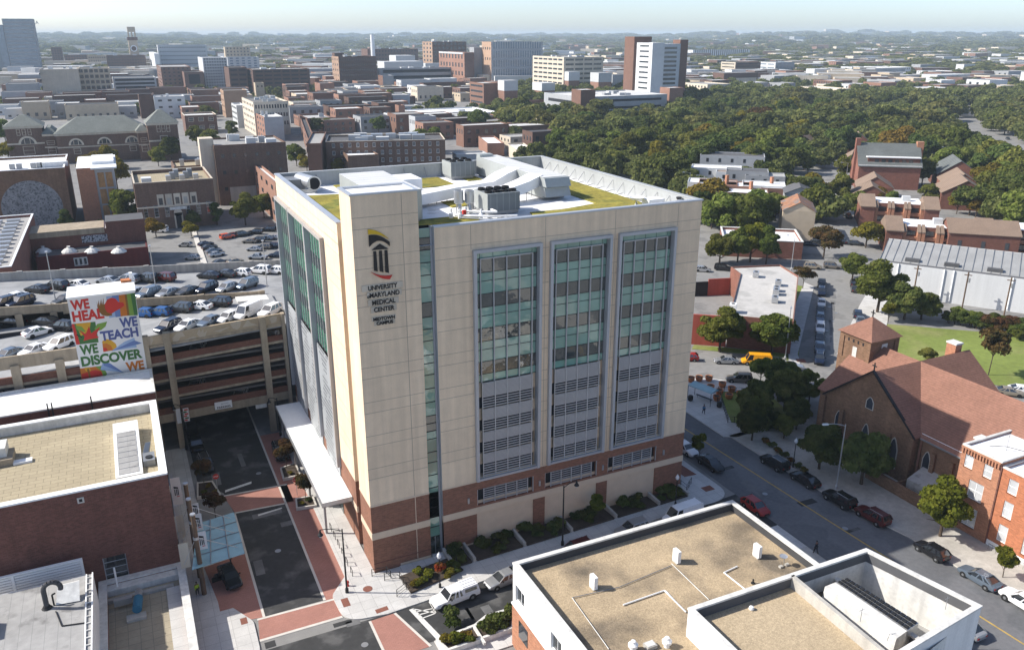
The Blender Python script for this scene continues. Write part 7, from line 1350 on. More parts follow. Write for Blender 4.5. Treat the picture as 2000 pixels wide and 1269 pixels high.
city('tall dark brown office block with tan left side',827,846,912,82,150,BD,RG,(8,8,F,.5,.5,.05),(3,8,F,.4,.5,.05),edge={3:'brick_tan'},units=3);r,_,_=city('brick and white ribbed block with pale slab tower',859,908,927,103,172,BD,RP,None,(8,4,F,.4,.5,.05),edge={3:BF});addbox(r,918,927,943,93,170,GF);addbox(r,859,905,908,103,171.7,WF,z0=38)
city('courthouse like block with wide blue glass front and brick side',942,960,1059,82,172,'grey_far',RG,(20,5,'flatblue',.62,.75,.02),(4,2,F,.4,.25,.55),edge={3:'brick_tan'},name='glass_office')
city('concrete and brick gridded block with rooftop plant',1040,1100,1176,112,185,SB,RG,(4,7,F,.86,.42,.12),(6,7,F,.80,.38,.12),edge={3:SB},units=6)
city('low brick office with window strips beside the stair towers',918,945,975,163,208,BF,RP,None,(1,4,F,.9,.35,.05));
for a_,b__,c_,t_,bs,lab in((973,985,1011,158,210,'left brick stair tower with pale top in the research campus'),(1040,1058,1083,163,202,'small pale topped stair tower second from left in the research campus'),(1095,1110,1131,141,186,'far pale topped stair tower behind the low roofs of the research campus'),(1152,1168,1193,143,190,'pale topped stair tower in the middle of the research campus')):
 r,poly,h=city(lab,a_,b__,c_,t_,bs,BF,RP,None,None,para=.2);q=MB();o_=inset_poly(poly,-.15);q.prism(o_,h*.62,h+.1,WF,RP);q.build('upper_wall',r)
city('long low podium with white bands and dark window strips',1062,1134,1300,190,236,GF,RP,(1,3,'flatdark',.92,.32,.05),(1,2,'flatdark',.8,.3,.1),units=8);city('brick stair tower with white lines at the corner of the podium',1115,1133,1161,176,238,BF,RP,None,None,para=.3);city('brick stair tower at the right end of the podium',1286,1305,1331,172,226,BF,RP,None,None,para=.3);city('low grey roofed wing left of the podium corner',1002,1012,1113,198,224,BF,RP,None,None)
r,poly,h=city('tall brick and white research tower with window bands',1238,1268,1291,84,214,WF,RP,None,(1,12,F,.62,.32,.05),name='research_tower',cat='tower',para=.3);addbox(r,1215,1233,1266,72,208,BF);rr_,poly2,h2_=addbox(r,1291,1291.5,1322,86,205,WF,depth=25);addbox(r,1307,1321,1336,78,203,BF)
a0=Vector(poly2[0]);U_=(Vector(poly2[1])-a0);Wd=U_.length;U_/=Wd
for i in range(12):window(r,a0,U_,.2,h2_*(.12+.072*i),Wd*.78,h2_*.036,F)
# --- right distance
city('long white ribbed apartment slab far behind the research tower',1348,1352,1463,98,119,WF,RP,(26,1,F,.4,.8,.1),None,depth=20,name='apartment_block');city('brick and buff garage block right of the research tower',1406,1434,1483,122,154,BD,RG,(1,6,'flatdark',.95,.3,.05),(1,5,'flatdark',.9,.3,.05),edge={3:SB});city('white and blue glass office with curved end',1480,1512,1549,122,152,'glass_blue',RP,None,(2,4,'flatblue',.8,.3,.1),edge={3:WF});city('long low white hall beside the research tower',1328,1360,1412,142,160,WF,RP,None,None,units=2);city('pale yellow flat building before the long low hall',1330,1380,1425,165,190,'stone_buff',RG,None,(8,2,F,.4,.4,.2))
city('red brick school block with white trim in the right distance',1586,1625,1662,158,180,BF,RP,(8,2,F,.5,.5,.2),(8,2,F,.4,.5,.2));city('pale stone apartment row before the red brick school',1559,1632,1660,174,198,SB,RP,(3,2,F,.4,.4,.2),(9,2,F,.4,.4,.2));city('small red brick tower block in the right distance',1616,1630,1643,121,146,BF,RP,None,(3,4,F,.3,.4,.2))
for a_,b__,c_,t_,bs,lab in((1640,1662,1685,131,150,'left white apartment block with shaded end in the right distance'),(1684,1738,1776,132,153,'long white apartment block in the right distance'),(1788,1832,1869,140,155,'right white apartment block among trees in the distance')):city(lab,a_,b__,c_,t_,bs,WF,RP,(9,3,F,.4,.5,.1),(10,3,F,.3,.4,.1),name='apartment_block')
city('pale grey slab with notched roof before the white apartments',1690,1745,1764,158,180,GF,RP,None,None)
for px,lab in((1911,'left of two slim brown church spires in the far right'),(1923,'right of two slim brown church spires in the far right')):c_=gxy(px,115);q=MB();h=zat(px,97,c_);q.box(c_[0]-4,c_[1]-4,0,c_[0]+4,c_[1]+4,h*.7,BD);q.lathe([(4.5,h*.7),(.3,h)],(*c_,0),BD,4);solo(q,'church_spire',lab,'spire',(*c_,0))
for a_,b__,t_,bs,m_,lab in((1729,1843,90,96,WF,'very long white warehouse roof far off at the right'),(1860,1960,126,134,SB,'long buff school building far off at the right'),(1580,1700,112,117,SB,'long pale hall far off behind the brick tower block'),(1966,2010,88,97,SB,'pale block at the far right edge of the hills'),(560,650,120,128,WF,'long white shed roofs far off behind the brick garage'),(655,700,96,100,WF,'distant pale shed left of the smoke stack'),(520,600,98,103,WF,'distant white shed behind the tan apartment slab')):city(lab,a_-1,a_,b__,t_,bs,m_,RP,None,None,depth=40,name='warehouse',cat='warehouse')
# --- middle distance, left
S_=thing('school_building','long brown brick school with grey hipped roofs and arched windows','school',(*gxy(188,300),0))
def hip(pl,pr,top,base,depth,rise,ytop=None,wall='brick_brown',wins=()):
 poly,h,s,t=block(pl,pl+.2,pr,top,base,0,depth);q=MB();q.prism(poly,0,h,wall);q.box(poly[0][0]-.5,poly[0][1]-.5,h-1.0,poly[1][0]+.5,poly[2][1]+.5,h,'stone_buff');q.box(poly[0][0]-.12,poly[0][1]-.12,h*.52,poly[1][0]+.12,poly[0][1],h*.56,'stone_buff');q.build('wall',S_)
 o_=inset_poly(poly,-.8);k_=min(s,t)/2;q=MB();m0=[(o_[0][0]+k_,o_[0][1]+k_),(o_[1][0]-k_,o_[1][1]+k_),(o_[2][0]-k_,o_[2][1]-k_),(o_[3][0]+k_,o_[3][1]-k_)]
 for i in range(4):j=(i+1)%4;q.face([(*o_[i],h),(*o_[j],h),(*m0[j],h+rise),(*m0[i],h+rise)],'roof_slate_pale')
 q.face([(*m,h+rise)for m in m0],'roof_slate_pale');q.build('roof',S_)
 for u,z0_,w2,hh,kind in wins:
  x=poly[0][0]+s*u
  if kind=='arch':
   q=MB();n_=12;pts=[(x-w2,h*z0_)]+[(x-w2*math.cos(i/n_*math.pi),h*z0_+w2*math.sin(i/n_*math.pi))for i in range(n_+1)]+[(x+w2,h*z0_)];q.face([(p[0],poly[0][1]-.15,p[1])for p in pts[::-1]],'stone_buff')
   if q.v and True:o=q.build('window',S_)
   q=MB();q.face([(x+(p[0]-x)*.72,poly[0][1]-.2,h*z0_+.2+(p[1]-h*z0_)*.72)for p in pts[::-1]],'glass_far');q.build('pane',o)
   for ob in(o,o.children[0]):
    if ob.data.polygons[0].normal.y>0:ob.data.flip_normals()
   for dx in(-.3,.3):q=MB();q.box(x+dx*w2-.12,poly[0][1]-.26,h*z0_+.1,x+dx*w2+.12,poly[0][1]-.19,h*z0_+w2*.66,'stone_buff');q.build('mullion',o)
  else:window(S_,poly[0],(1,0),s*u-w2/2,h*z0_,w2,h*hh,'stone')
 return poly,h
hip(118,300,262,320,22,7,wins=[(u,.60,3.4,.3,'arch')for u in(.20,.50,.80)]+[(u,.30,3.2,.2,'w')for u in(.20,.50,.80)])
hip(22,95,248,322,17,5,wins=[(u,.76,1.6,.17,'w')for u in(.35,.5,.65)]+[(.55,.52,4.0,.3,'arch'),(.55,.25,5.0,.22,'w')])
hip(297,356,241,316,15,6,wins=[(u,.76,1.7,.19,'w')for u in(.36,.52,.68)]+[(.5,.45,3.6,.22,'w')])
hip(94,119,262,318,18,3,wins=[(.5,.62,3.6,.15,'w'),(.5,.3,3.6,.22,'w')]);hip(276,298,256,314,16,2.5,wins=[(.5,.62,3.0,.15,'w'),(.5,.3,3.0,.22,'w')])
r,poly,h=city('brick hall with a large grey round mural on its side and white roof',-110,-108,150,340,463,'brick_church','white_roof',None,None,depth=34,name='arts_hall',cat='building',cope='white',units=0);cxm=byy(64,406,poly[0][1]);q=MB();R_=cxm[0]-byy(2,406,poly[0][1])[0];q.tube((cxm[0],poly[0][1]-.08,cxm[2]),(cxm[0],poly[0][1]-.02,cxm[2]),R_,'globe_mural',40);q.build('mural',r)
b=MB();e0=byy(150,340,poly[0][1]);e1=byy(186,345,poly[0][1]);b.prism([(e0[0],poly[0][1]-.3),(e1[0],poly[0][1]-.3),(e1[0],poly[0][1]+30),(e0[0],poly[0][1]+30)],0,h-.6,'brick_house','white_roof');b.build('wing',r);e2=byy(224,345,poly[0][1])
b=MB();b.prism([(e1[0],poly[0][1]+.2),(e2[0],poly[0][1]+.2),(e2[0],poly[0][1]+28),(e1[0],poly[0][1]+28)],0,h-1.2,'grey_metal','white_roof');b.box(e1[0]-1,poly[0][1]-2.2,h-1.0,e2[0]+1,poly[0][1]+30,h-.5,'white');b.box(e1[0]-.6,poly[0][1]+6,h-.5,e2[0]+.4,poly[0][1]+24,h+.5,'white');b.build('stair_hall',r)
for i in range(3):
 for k in range(2):w_=(e2[0]-e1[0]);b=MB();b.box(e1[0]+w_*(.12+.42*k),poly[0][1]+.05,1.2+(h-3)/3*i,e1[0]+w_*(.46+.42*k),poly[0][1]+.15,(h-3)/3*(i+1)+.6,'glass_orange');b.build('window',r)
for i in range(5):p_=Vector(byy((20,34,62,74,82)[i],338,poly[0][1]+8)[:2]);b=MB();b.box(p_.x,p_.y,h-.7,p_.x+(1.6 if i<4 else 8),p_.y+1.6,h+.8,'steel' if i<4 else 'white_far');b.build('roof_unit',r)
r,poly,h=city('brown brick hall with arched loggia windows and stone door arch',258,275,428,358,452,'brick_brown','tan_roof',(7,1,'ind',.40,.26,.03),None,depth=28,name='club_hall',cat='building',cope='stone_buff',para=1.2,units=0)
s_=poly[1][0]-poly[0][0]
for i in range(5):x=poly[0][0]+s_*(.26+.105*i);b=MB();b.box(x,poly[0][1]-.06,h*.50,x+s_*.085,poly[0][1]-.01,h*.74,'stone_buff');o=b.build('window',r);b=MB();b.box(x+s_*.018,poly[0][1]-.1,h*.52,x+s_*.067,poly[0][1]-.065,h*.66,'glass_far' if i%2==0 else 'concrete_plain');b.build('pane',o)
b=MB();b.box(poly[0][0]-.1,poly[0][1]-.25,h*.47,poly[1][0]+.1,poly[0][1]-.005,h*.50,'stone_buff');b.box(poly[0][0]+s_*.40,poly[0][1]-.3,h*.40,poly[0][0]+s_*.62,poly[0][1]-.26,h*.46,'white_dirty');b.build('stringcourse',r)
b=MB();b.box(poly[0][0]+s_*.445,poly[0][1]-.2,0,poly[0][0]+s_*.555,poly[0][1]-.01,h*.33,'stone_buff');b.tube((poly[0][0]+s_*.5,poly[0][1]-.2,h*.33),(poly[0][0]+s_*.5,poly[0][1]-.01,h*.33),s_*.055,'stone_buff',18);b.box(poly[0][0]+s_*.465,poly[0][1]-.26,0,poly[0][0]+s_*.535,poly[0][1]-.2,h*.26,'dark_void');b.build('door',r)
for i in range(7):p_=Vector(poly[0])+Vector((s_*(.42+.06*i),8+(i%3)*3));b=MB();b.box(p_.x,p_.y,h-1.2,p_.x+1.6,p_.y+2,h+.6+(i%3)*.5,['galv','steel','grey_far'][i%3]);b.build('roof_unit',r)
b=MB();p_=Vector(poly[0])+Vector((2.5,4));b.box(p_.x,p_.y,h-1.2,p_.x+3,p_.y+4,h+.8,'white_far');b.build('roof_unit',r)
r,poly,h=city('tall plain brown brick block with a row of small windows and pale stair shaft',425,431,569,284,402,'brick_brown',RG,(6,3,F,.28,.22,.18),None,depth=24,para=.6,units=10,name='brick_block');e_=gxy(412,400);b=MB();b.box(poly[0][0]-4.5,poly[0][1]+3,0,poly[0][0]+.4,poly[0][1]+9,zat(420,272,poly[0]),'stone_buff');b.build('stair_shaft',r);b=MB();b.box(poly[0][0]+4,poly[0][1]-.07,0,poly[1][0],poly[0][1]-.02,h*.30,'concrete_plain');b.build('lower_wall',r)
city('lower brown brick wing between the loggia hall and the tall block',345,350,432,325,400,'brick_brown','tan_roof',(5,2,F,.3,.3,.3),None,depth=16,units=3,name='brick_block');city('orange brick house just beyond the hospital roof corner',507,545,560,356,440,BF,RP,None,(4,3,F,.35,.35,.1),name='brick_house',cat='house')
r,poly,h=city('low maroon shop building with domed skylights on its black roof',75,78,298,502,546,'brick_maroon',RD,None,None,depth=9,name='low_building',cat='building',para=.3,edge={})
for px,lab in((85,1),(135,2),(180,3),(232,4)):x,y=gxy(px,490,h);b=MB();b.lathe([(2.0,0),(1.9,.25),(1.2,.85),(.35,1.2),(.35,1.5),(.5,1.55)],(x,y,h-.3),'white_dirty',12);b.build('skylight_dome',r)
y0_=poly[3][1];b=MB();b.box(poly[0][0]-3,y0_,0,poly[1][0],y0_+10,h+4.2,'brick_dark','roof_pale');b.box(poly[0][0]-3,y0_-.06,h+3.0,poly[1][0]-10,y0_+10,h+4.5,'concrete_tan');b.box(poly[1][0]-9.5,y0_-.3,0,poly[1][0]+.2,y0_+9,h+6.0,'brick_dark','roof_dark');b.build('rear_wall',r)
gx0,gx1=byy(160,470,y0_)[0],byy(263,470,y0_)[0];b=MB();b.box(gx0,y0_-.1,h+.7,gx1,y0_-.065,h+2.6,'graffiti');b.build('graffiti',r);b=MB();xa,xb=byy(148,530,poly[0][1])[0],byy(175,530,poly[0][1])[0];b.box(xa,poly[0][1]-.08,2.6,xb,poly[0][1]+.02,4.8,'white_dirty');o=b.build('window',r)
for k in range(3):w3=(xb-xa)/3;b=MB();b.box(xa+w3*k+.25,poly[0][1]-.13,2.9,xa+w3*(k+1)-.25,poly[0][1]-.09,4.5,'glass_dark');b.build('pane',o)
hs=12.0;c1,c2=gxy(22,520,hs),gxy(60,418,hs);r=building('planted_roof_building','dark red ribbed building with green roof and rows of planters at the left edge','building',[(c1[0]-40,c1[1]),c1,(c1[0]+.6,c2[1]),(c1[0]-40,c2[1])],hs,'brick_red','roof_grey',.7,.4,'white');FOOT.append((c1[0]-15,c1[1]+20,25))
for i in range(3):
 for k in range(12):b=MB();b.box(c1[0]-5.4-i*4.2,c1[1]+2.5+k*(c2[1]-c1[1]-5)/12,hs-.6,c1[0]-2.2-i*4.2,c1[1]+4.0+k*(c2[1]-c1[1]-5)/12,hs+.1,'galv');b.build('planter',r)
b=MB();b.prism([(c1[0]-40,c1[1]-14),(c1[0]-1,c1[1]-14),(c1[0]-.5,c1[1]-.1),(c1[0]-40,c1[1]-.1)],0,hs-5.5,'white_wall','roof_light');b.build('wing',r)
r,poly,h=city('long four storey brick apartment row with white banded windows',625,640,871,277,338,'brick_brown',RD,(14,4,'apt',.36,.55,.02),(4,4,'apt',.4,.5,.02),ang=-16,depth=26,name='apartment_row',cat='apartments',cope='stone_buff',units=14)
city('brick row house with white stepped roof before the long apartment row',645,682,742,304,346,'brick_brown','white_roof',None,(4,1,F,.4,.3,.5),ang=-5,name='row_house',cat='house');city('orange brick warehouse left of the long apartment row',602,616,640,258,320,BF,RG,None,(7,3,F,.35,.4,.05),ang=-16);city('narrow brick house beside the yellow tree left of the apartment row',596,614,630,300,345,BF,RD,None,(3,3,F,.35,.4,.05),ang=-10,name='brick_house',cat='house')
city('white school with red panelled end and white roof',786,829,975,225,246,WF,'white_roof',(16,1,F,.6,.45,.2),(1,1,'flatdark',.7,.2,.3),units=1,name='school_building',cat='school');city('dark brick long hall in the middle distance',640,644,727,208,236,BD,RD,(6,1,F,.2,.3,.3),None,depth=20);city('dark brick hall right of the long dark hall',727,741,775,202,236,BD,RD,None,(3,2,F,.3,.3,.2));city('flat brick block with white roof before the dark hall',586,603,652,231,256,BD,RP,None,None,units=2);city('orange brick chimney house left of the white school',773,780,792,206,240,BF,RD,None,None);city('red brick shop with green side near the big brick hotel',740,749,770,148,180,'grey_far',RP,None,None,edge={3:BF});city('dark long flats before the hospital wing',820,828,916,163,186,BD,RG,(1,2,'flatdark',.9,.3,.2),None)
city('orange brick villa with chimneys among trees',930,948,968,250,276,BF,RP,None,(2,2,F,.3,.4,.1),ang=-15,name='brick_house',cat='house');city('small white flat roofed house behind the hospital roof',935,952,985,280,306,BF,'white_roof',None,None,ang=-15,name='brick_house',cat='house')
city('pale house with white roof behind the back parapet',990,1010,1045,294,318,SB,'white_roof',None,None,ang=-15,name='brick_house',cat='house');city('grey vaulted hall behind the back parapet',884,892,953,302,326,GF,RP,None,None,ang=-10)
# --- middle distance, right: houses and apartments set at an angle
A45=-42
def gable(label,px,base,L,D,h,rise,ang,wall='brick_red',roof='roof_brown',axis='x',wins=0,name='gabled_house',z=0):
 x,y=gxy(px,base);t=thing(name,label,'house',(x,y,z));FOOT.append((x,y,max(L,D)*.7));q=MB();q.prism(rect(-L/2,-D/2,L/2,D/2),0,h,wall);g_=MB();gable_prism(g_,-L/2,-D/2,L/2,D/2,h,h+rise,axis,wall,roof)
 for mb_,nm in((q,'wall'),(g_,'roof')):o=bpy.data.objects.new(nm,mb_.mesh(nm));COL.objects.link(o);o.parent=t
 for i in range(wins):m_=MB();m_.box(-L/2+L*(i+.5)/wins-.5,-D/2-.06,h*.45,-L/2+L*(i+.5)/wins+.5,-D/2+.02,h*.72,'glass_far');o=bpy.data.objects.new('window',m_.mesh('window'));COL.objects.link(o);o.parent=t
 t.rotation_euler=(0,0,R(ang));return t
wp=[gxy(1566,490),gxy(1412,480)];city('brick block with white roof behind the yellow green tree',1405,1410,1566,466,500,'brick_red','white_roof',None,None,ang=-36,depth=16,cope='white_dirty',name='brick_block')
for i,(px,base,L,D,h,m_,rf_,lab)in enumerate(((1398,352,16,9,9,WF,'white_roof','white stucco house with three dark windows and flat roof'),(1425,358,9,8,8.5,WF,'roof_brown','brown roofed row house beside the white stucco house'),(1458,360,13,9,9,GF,'roof_dark','grey row house with white framed windows'),(1493,364,12,9,8,GF,RP,'grey roofed row house at the right end of the upper row'),(1375,384,10,9,9,WF,'white_roof','white roofed house at the left of the lower row'),(1400,388,11,10,9,BF,'white_roof','brick row house with tall chimney and white roof'),(1432,392,9,9,9,BF,'white_roof','white roofed brick row house second in the lower row'),(1448,404,14,9,8.5,BD,'white_roof','front white roofed brick house of the lower row'),(1490,392,12,10,9,WF,'white_roof','white roofed house with white back wall'),(1520,395,10,10,8.5,BF,'white_roof','right white roofed house of the lower row'),(1430,330,22,12,10,GF,'roof_dark','dark roofed terrace behind the white stucco house'))):
 x,y=gxy(px,base+20);r=building('row_house',lab,'house',orect(x-L*.5,y+L*.43,R(-40),L*1.25,D*1.1),h,m_,rf_,.4,.25,None,[(0,max(2,int(L/4)),[h-2.8],1.1,1.6,'flatdark')],group='row houses among the trees');FOOT.append((x,y,L*.7))
for px,base,dz_ in((1415,388,12),(1462,396,11),(1502,386,11)):x,y=gxy(px,base+18);b=MB();b.box(x-.5,y-.5,6,x+.5,y+.5,dz_,'brick_house');solo(b,'chimney_stack',{1415:'tall orange chimney stack left among the white roofs',1462:'short chimney stack in the middle of the white roofs',1502:'chimney stack at the right of the white roofs'}[px],'chimney',(x,y,6))
gable('tan house with rusty metal gable roof by the tree lined street',1552,458,15,9.5,9.0,2.6,50,'stone_tan','roof_rust','x');gable('black gable roofed shed behind the rusty roof',1555,420,12,10,8.5,2.2,50,'grey_far','roof_dark','x')
Q=thing('dark_roof_church','brick church hall with steep dark slate roof and dormer strip among trees','church',(*gxy(1690,375),0));c_=Vector(gxy(1672,368));FOOT.append((*c_,30));e_=Vector(gxy(1792,372))-c_;L_=e_.length;an=math.atan2(e_.y,e_.x)
q=MB();q.prism(rect(0,0,L_,17),0,9.5,'brick_red');g_=MB();gable_prism(g_,0,0,L_,17,9.5,17.5,'x','brick_red','roof_slate',.5,.25);d_=MB();d_.box(L_*.14,1.2,9.5,L_*.98,6,12.6,'brick_red','roof_slate');d_.box(L_*.12,.9,12.6,L_*.99,6.4,12.95,'white');d_.box(-.2,-.3,9.3,L_+.2,.2,9.8,'white_dirty');k_=MB();k_.box(-.9,7.2,0,.9,9.6,19.5,'brick_red');k_.box(L_-1,7,12,L_+1.6,9.4,18.6,'brick_house')
for mb_,nm in((q,'wall'),(g_,'roof'),(d_,'dormer'),(k_,'chimney')):o=bpy.data.objects.new(nm,mb_.mesh(nm));COL.objects.link(o);o.parent=Q
for i in range(6):m_=MB();x=L_*(.25+.11*i);m_.box(x,1.12,10.3,x+1.6,1.19,12.0,'glass_far');o=bpy.data.objects.new('window',m_.mesh('window'));COL.objects.link(o);o.parent=Q
Q.location=(*c_,0);Q.rotation_euler=(0,0,an)
for px,base,L,D,h,ri,ang,lab in((1703,386,14,13,5,4,46,'brown gabled townhouse left before the dark roofed church'),(1697,398,12,13,4,3.6,46,'brown gabled townhouse lower left by the street trees'),(1860,362,22,16,6,5.5,46,'grey gabled hall right of the dark roofed church'),(1868,382,18,13,5.5,4.2,46,'brown gabled townhouse behind the big gable at the right'),(1872,402,18,15.5,6,4.6,46,'big brown brick gable house at the right'),(1672,300,12,13,6,5,46,'brown gabled townhouse far left behind the slate roof'),(1676,328,12,13,5,4.5,46,'brown gabled townhouse just left of the slate roof'),(1572,296,10,8,6,3,20,'small pale gabled house peeking out of the wood')):
 gable(lab,px,base,L,D,h,ri,ang,'brick_red','roof_brown' if 'grey' not in lab else 'roof_slate','x')
def apartment(label,pl,base,pr,n,h=7.6,ang=-42):
 C=Vector(gxy(pl,base));e1=Vector((math.cos(R(ang)),math.sin(R(ang))));e2=Vector((-e1 .y,e1 .x));s=solve(C,e1,pr,base);t=thing('apartment_block',label,'apartments',(*C,0));FOOT.append((*(C+e1*s/2),s*.5))
 P=lambda u,v:tuple(C+e1*u+e2*v);wd=s/n
 b=MB();b.prism([P(0,2.0),P(s,2.0),P(s,13),P(0,13)],0,h,'brick_red','white_roof');b.build('wall',t)
 for i in range(n):
  u=wd*i
  for k in range(2):b=MB();b.prism([P(u+wd*.22,.4),P(u+wd*.78,.4),P(u+wd*.78,2.0),P(u+wd*.22,2.0)],h*.1+k*h*.42,h*.1+k*h*.42+.9,'brick_house');b.build('balcony',t);b=MB();b.prism([P(u+wd*.25,1.9),P(u+wd*.75,1.9),P(u+wd*.75,1.98),P(u+wd*.25,1.98)],h*.2+k*h*.42,h*.42+k*h*.42,'glass_dark');b.build('window',t)
  b=MB()
  for u0 in(.02,.80):b.prism([P(u+wd*u0,-.2),P(u+wd*(u0+.18),-.2),P(u+wd*(u0+.18),2.6),P(u+wd*u0,2.6)],0,h*.82,'brick_house');b.hexa([(*P(u+wd*u0,-.3),h*.82),(*P(u+wd*(u0+.18),-.3),h*.82),(*P(u+wd*(u0+.18),2.6),h*.82),(*P(u+wd*u0,2.6),h*.82)],[(*P(u+wd*u0,-.3),h*.86),(*P(u+wd*(u0+.18),-.3),h*.86),(*P(u+wd*(u0+.18),2.6),h*1.08),(*P(u+wd*u0,2.6),h*1.08)],'roof_brown')
  b.build('pier',t)
 for u in(-4.5,s):b=MB();b.prism([P(u,-1),P(u+4.4,-1),P(u+4.4,12),P(u,12)],0,h*.86,'brick_red');b.hexa([(*P(u-.2,-1.4),h*.86),(*P(u+4.6,-1.4),h*.86),(*P(u+4.6,12.2),h*.86),(*P(u-.2,12.2),h*.86)],[(*P(u-.2,-1.4),h*.90),(*P(u+4.6,-1.4),h*.90),(*P(u+4.6,5.5),h*1.3),(*P(u-.2,5.5),h*1.3)],'roof_brown');b.build('gable_end',t)
 b=MB();p_=P(s*.6,7);b.prism(orect(p_[0],p_[1],R(ang),2.5,2),h,h+1.6,'white_far');b.build('roof_unit',t)
apartment('brick apartment block with white roof and balconies before the big gable',1704,442,1800,3);apartment('nearest brick apartment block with white roof and balconies behind the warehouse',1757,494,1868,3);apartment('brick apartment block cut by the right edge behind the warehouse',1935,500,2060,3)
gable('brown roofed brick block between two balcony blocks',1905,497,18,12,7.2,3.0,-42,'brick_red','roof_brown','x',3,'brick_block')
bl=MB();bl.prism(ccw([gxy(1862,250),gxy(1900,262),gxy(1945,300),gxy(1990,345),gxy(1978,350),gxy(1930,305),gxy(1885,268),gxy(1850,254)]),-.01,.006,'asphalt_old',bottom=False);bl.prism(ccw([gxy(1905,255),gxy(1935,262),gxy(2010,292),gxy(2030,330),gxy(1985,310),gxy(1920,272)]),-.01,.006,'asphalt_old',bottom=False);bl.prism(ccw([gxy(1610,312),gxy(1625,312),gxy(1640,345),gxy(1645,375),gxy(1665,455),gxy(1640,520),gxy(1575,520),gxy(1612,455),gxy(1618,375)]),-.01,.007,'asphalt_old',bottom=False);bl.prism(ccw([gxy(1340,425),gxy(1580,545),gxy(1720,500),gxy(1600,430)]),-.01,.003,'asphalt_old',bottom=False);structure(bl,'boulevard')
rn=random.Random(5)
for i in range(16):x,y=gxy(rn.uniform(1925,2000),rn.uniform(272,312));car(rn.choice(['sedan','suv','hatch']),rn.choice(['white','silver','black','charcoal','silver']),x,y,.01,rn.choice([45,225]),'car in the traffic on the far boulevard among trees','cars on the far boulevard',0)
for px,py,h,lab in((1651,360,9,'pale street lamp over the tree lined street'),(1372,395,10,'pale street lamp left of the white roofed houses'),(1345,388,10,'pale street lamp by the hospital roof edge'),(1268,360,10,'pale street lamp behind the right parapet'),(1320,370,10,'pale street lamp among trees behind the right parapet'),(1593,432,9,'pale bent street lamp over the shaded street'),(1867,215,12,'thin lamp far in the wood at the right'),(1845,330,10,'thin pole between the gabled halls')):x,y=gxy(px,py);street_lamp(x,y,0,h,(-2.0,1.0),lab,'galv','cobra')
# --- parking lot at the back left
lot=MB();lot.prism(ccw([gxy(300,470),gxy(375,455),gxy(560,440),gxy(560,530),gxy(300,535)]),-.01,.004,'asphalt_old',bottom=False);structure(lot,'car_park');lot=MB();lot.prism(ccw([gxy(374,450),gxy(382,449),gxy(408,525),gxy(396,525)]),0,.3,'kerb',bottom=False);structure(lot,'car_park_kerb')
for X,Y,kd,co,lab in((1270,180,'suv','orange','orange car at the back left of the surface car park'),(1310,170,'sedan','maroon','dark red car beside the orange car'),(1358,165,'suv','charcoal','dark SUV third from the orange car'),(1425,155,'suv','black','black SUV under the big tree of the car park'),(1500,140,'suv','black','black SUV in the shade at the far right of the car park'),(1545,132,'suv','charcoal','dark SUV at the hospital edge of the car park'),(1395,205,'sedan','taupe','brown sedan first of the second car park row'),(1440,198,'suv','charcoal','grey SUV second of the second car park row'),(1485,188,'sedan','steelblue','blue grey sedan third of the second car park row'),(1535,182,'sedan','silver','silver sedan last of the second car park row'),(1150,220,'sedan','navy','navy sedan first by the car park kerb'),(1170,238,'sedan','charcoal','dark grey sedan second by the car park kerb'),(1195,258,'sedan','steelblue','grey blue sedan third by the car park kerb'),(1210,278,'sedan','silver','silver sedan nearest by the car park kerb'),(1420,248,'sedan','silver','silver car first of the third car park row'),(1472,238,'suv','taupe','brown SUV second of the third car park row'),(1520,232,'suv','navy','navy SUV third of the third car park row'),(1440,295,'pickup','silver','pickup with ladder rack near the garage wall'),(1545,285,'suv','navy','dark blue SUV near the hospital edge'),(1235,322,'sedan','charcoal','greenish car half hidden by the garage wall'),(1315,318,'sedan','tan','tan car half hidden by the garage wall'),(1035,225,'hatch','silver','silver hatchback on the lane left of the car park'),(1073,297,'hatch','silver','silver hatchback nearest the garage on the lane'),(890,145,'van','white','white van beside the loggia hall')):
 x,y=gxy(X*.35,400+Y*.35+3);car(kd,co,x,y,.01,150 if X>1380 or X<1100 else 20,lab,'cars in the surface car park' if X>1100 else None,1)
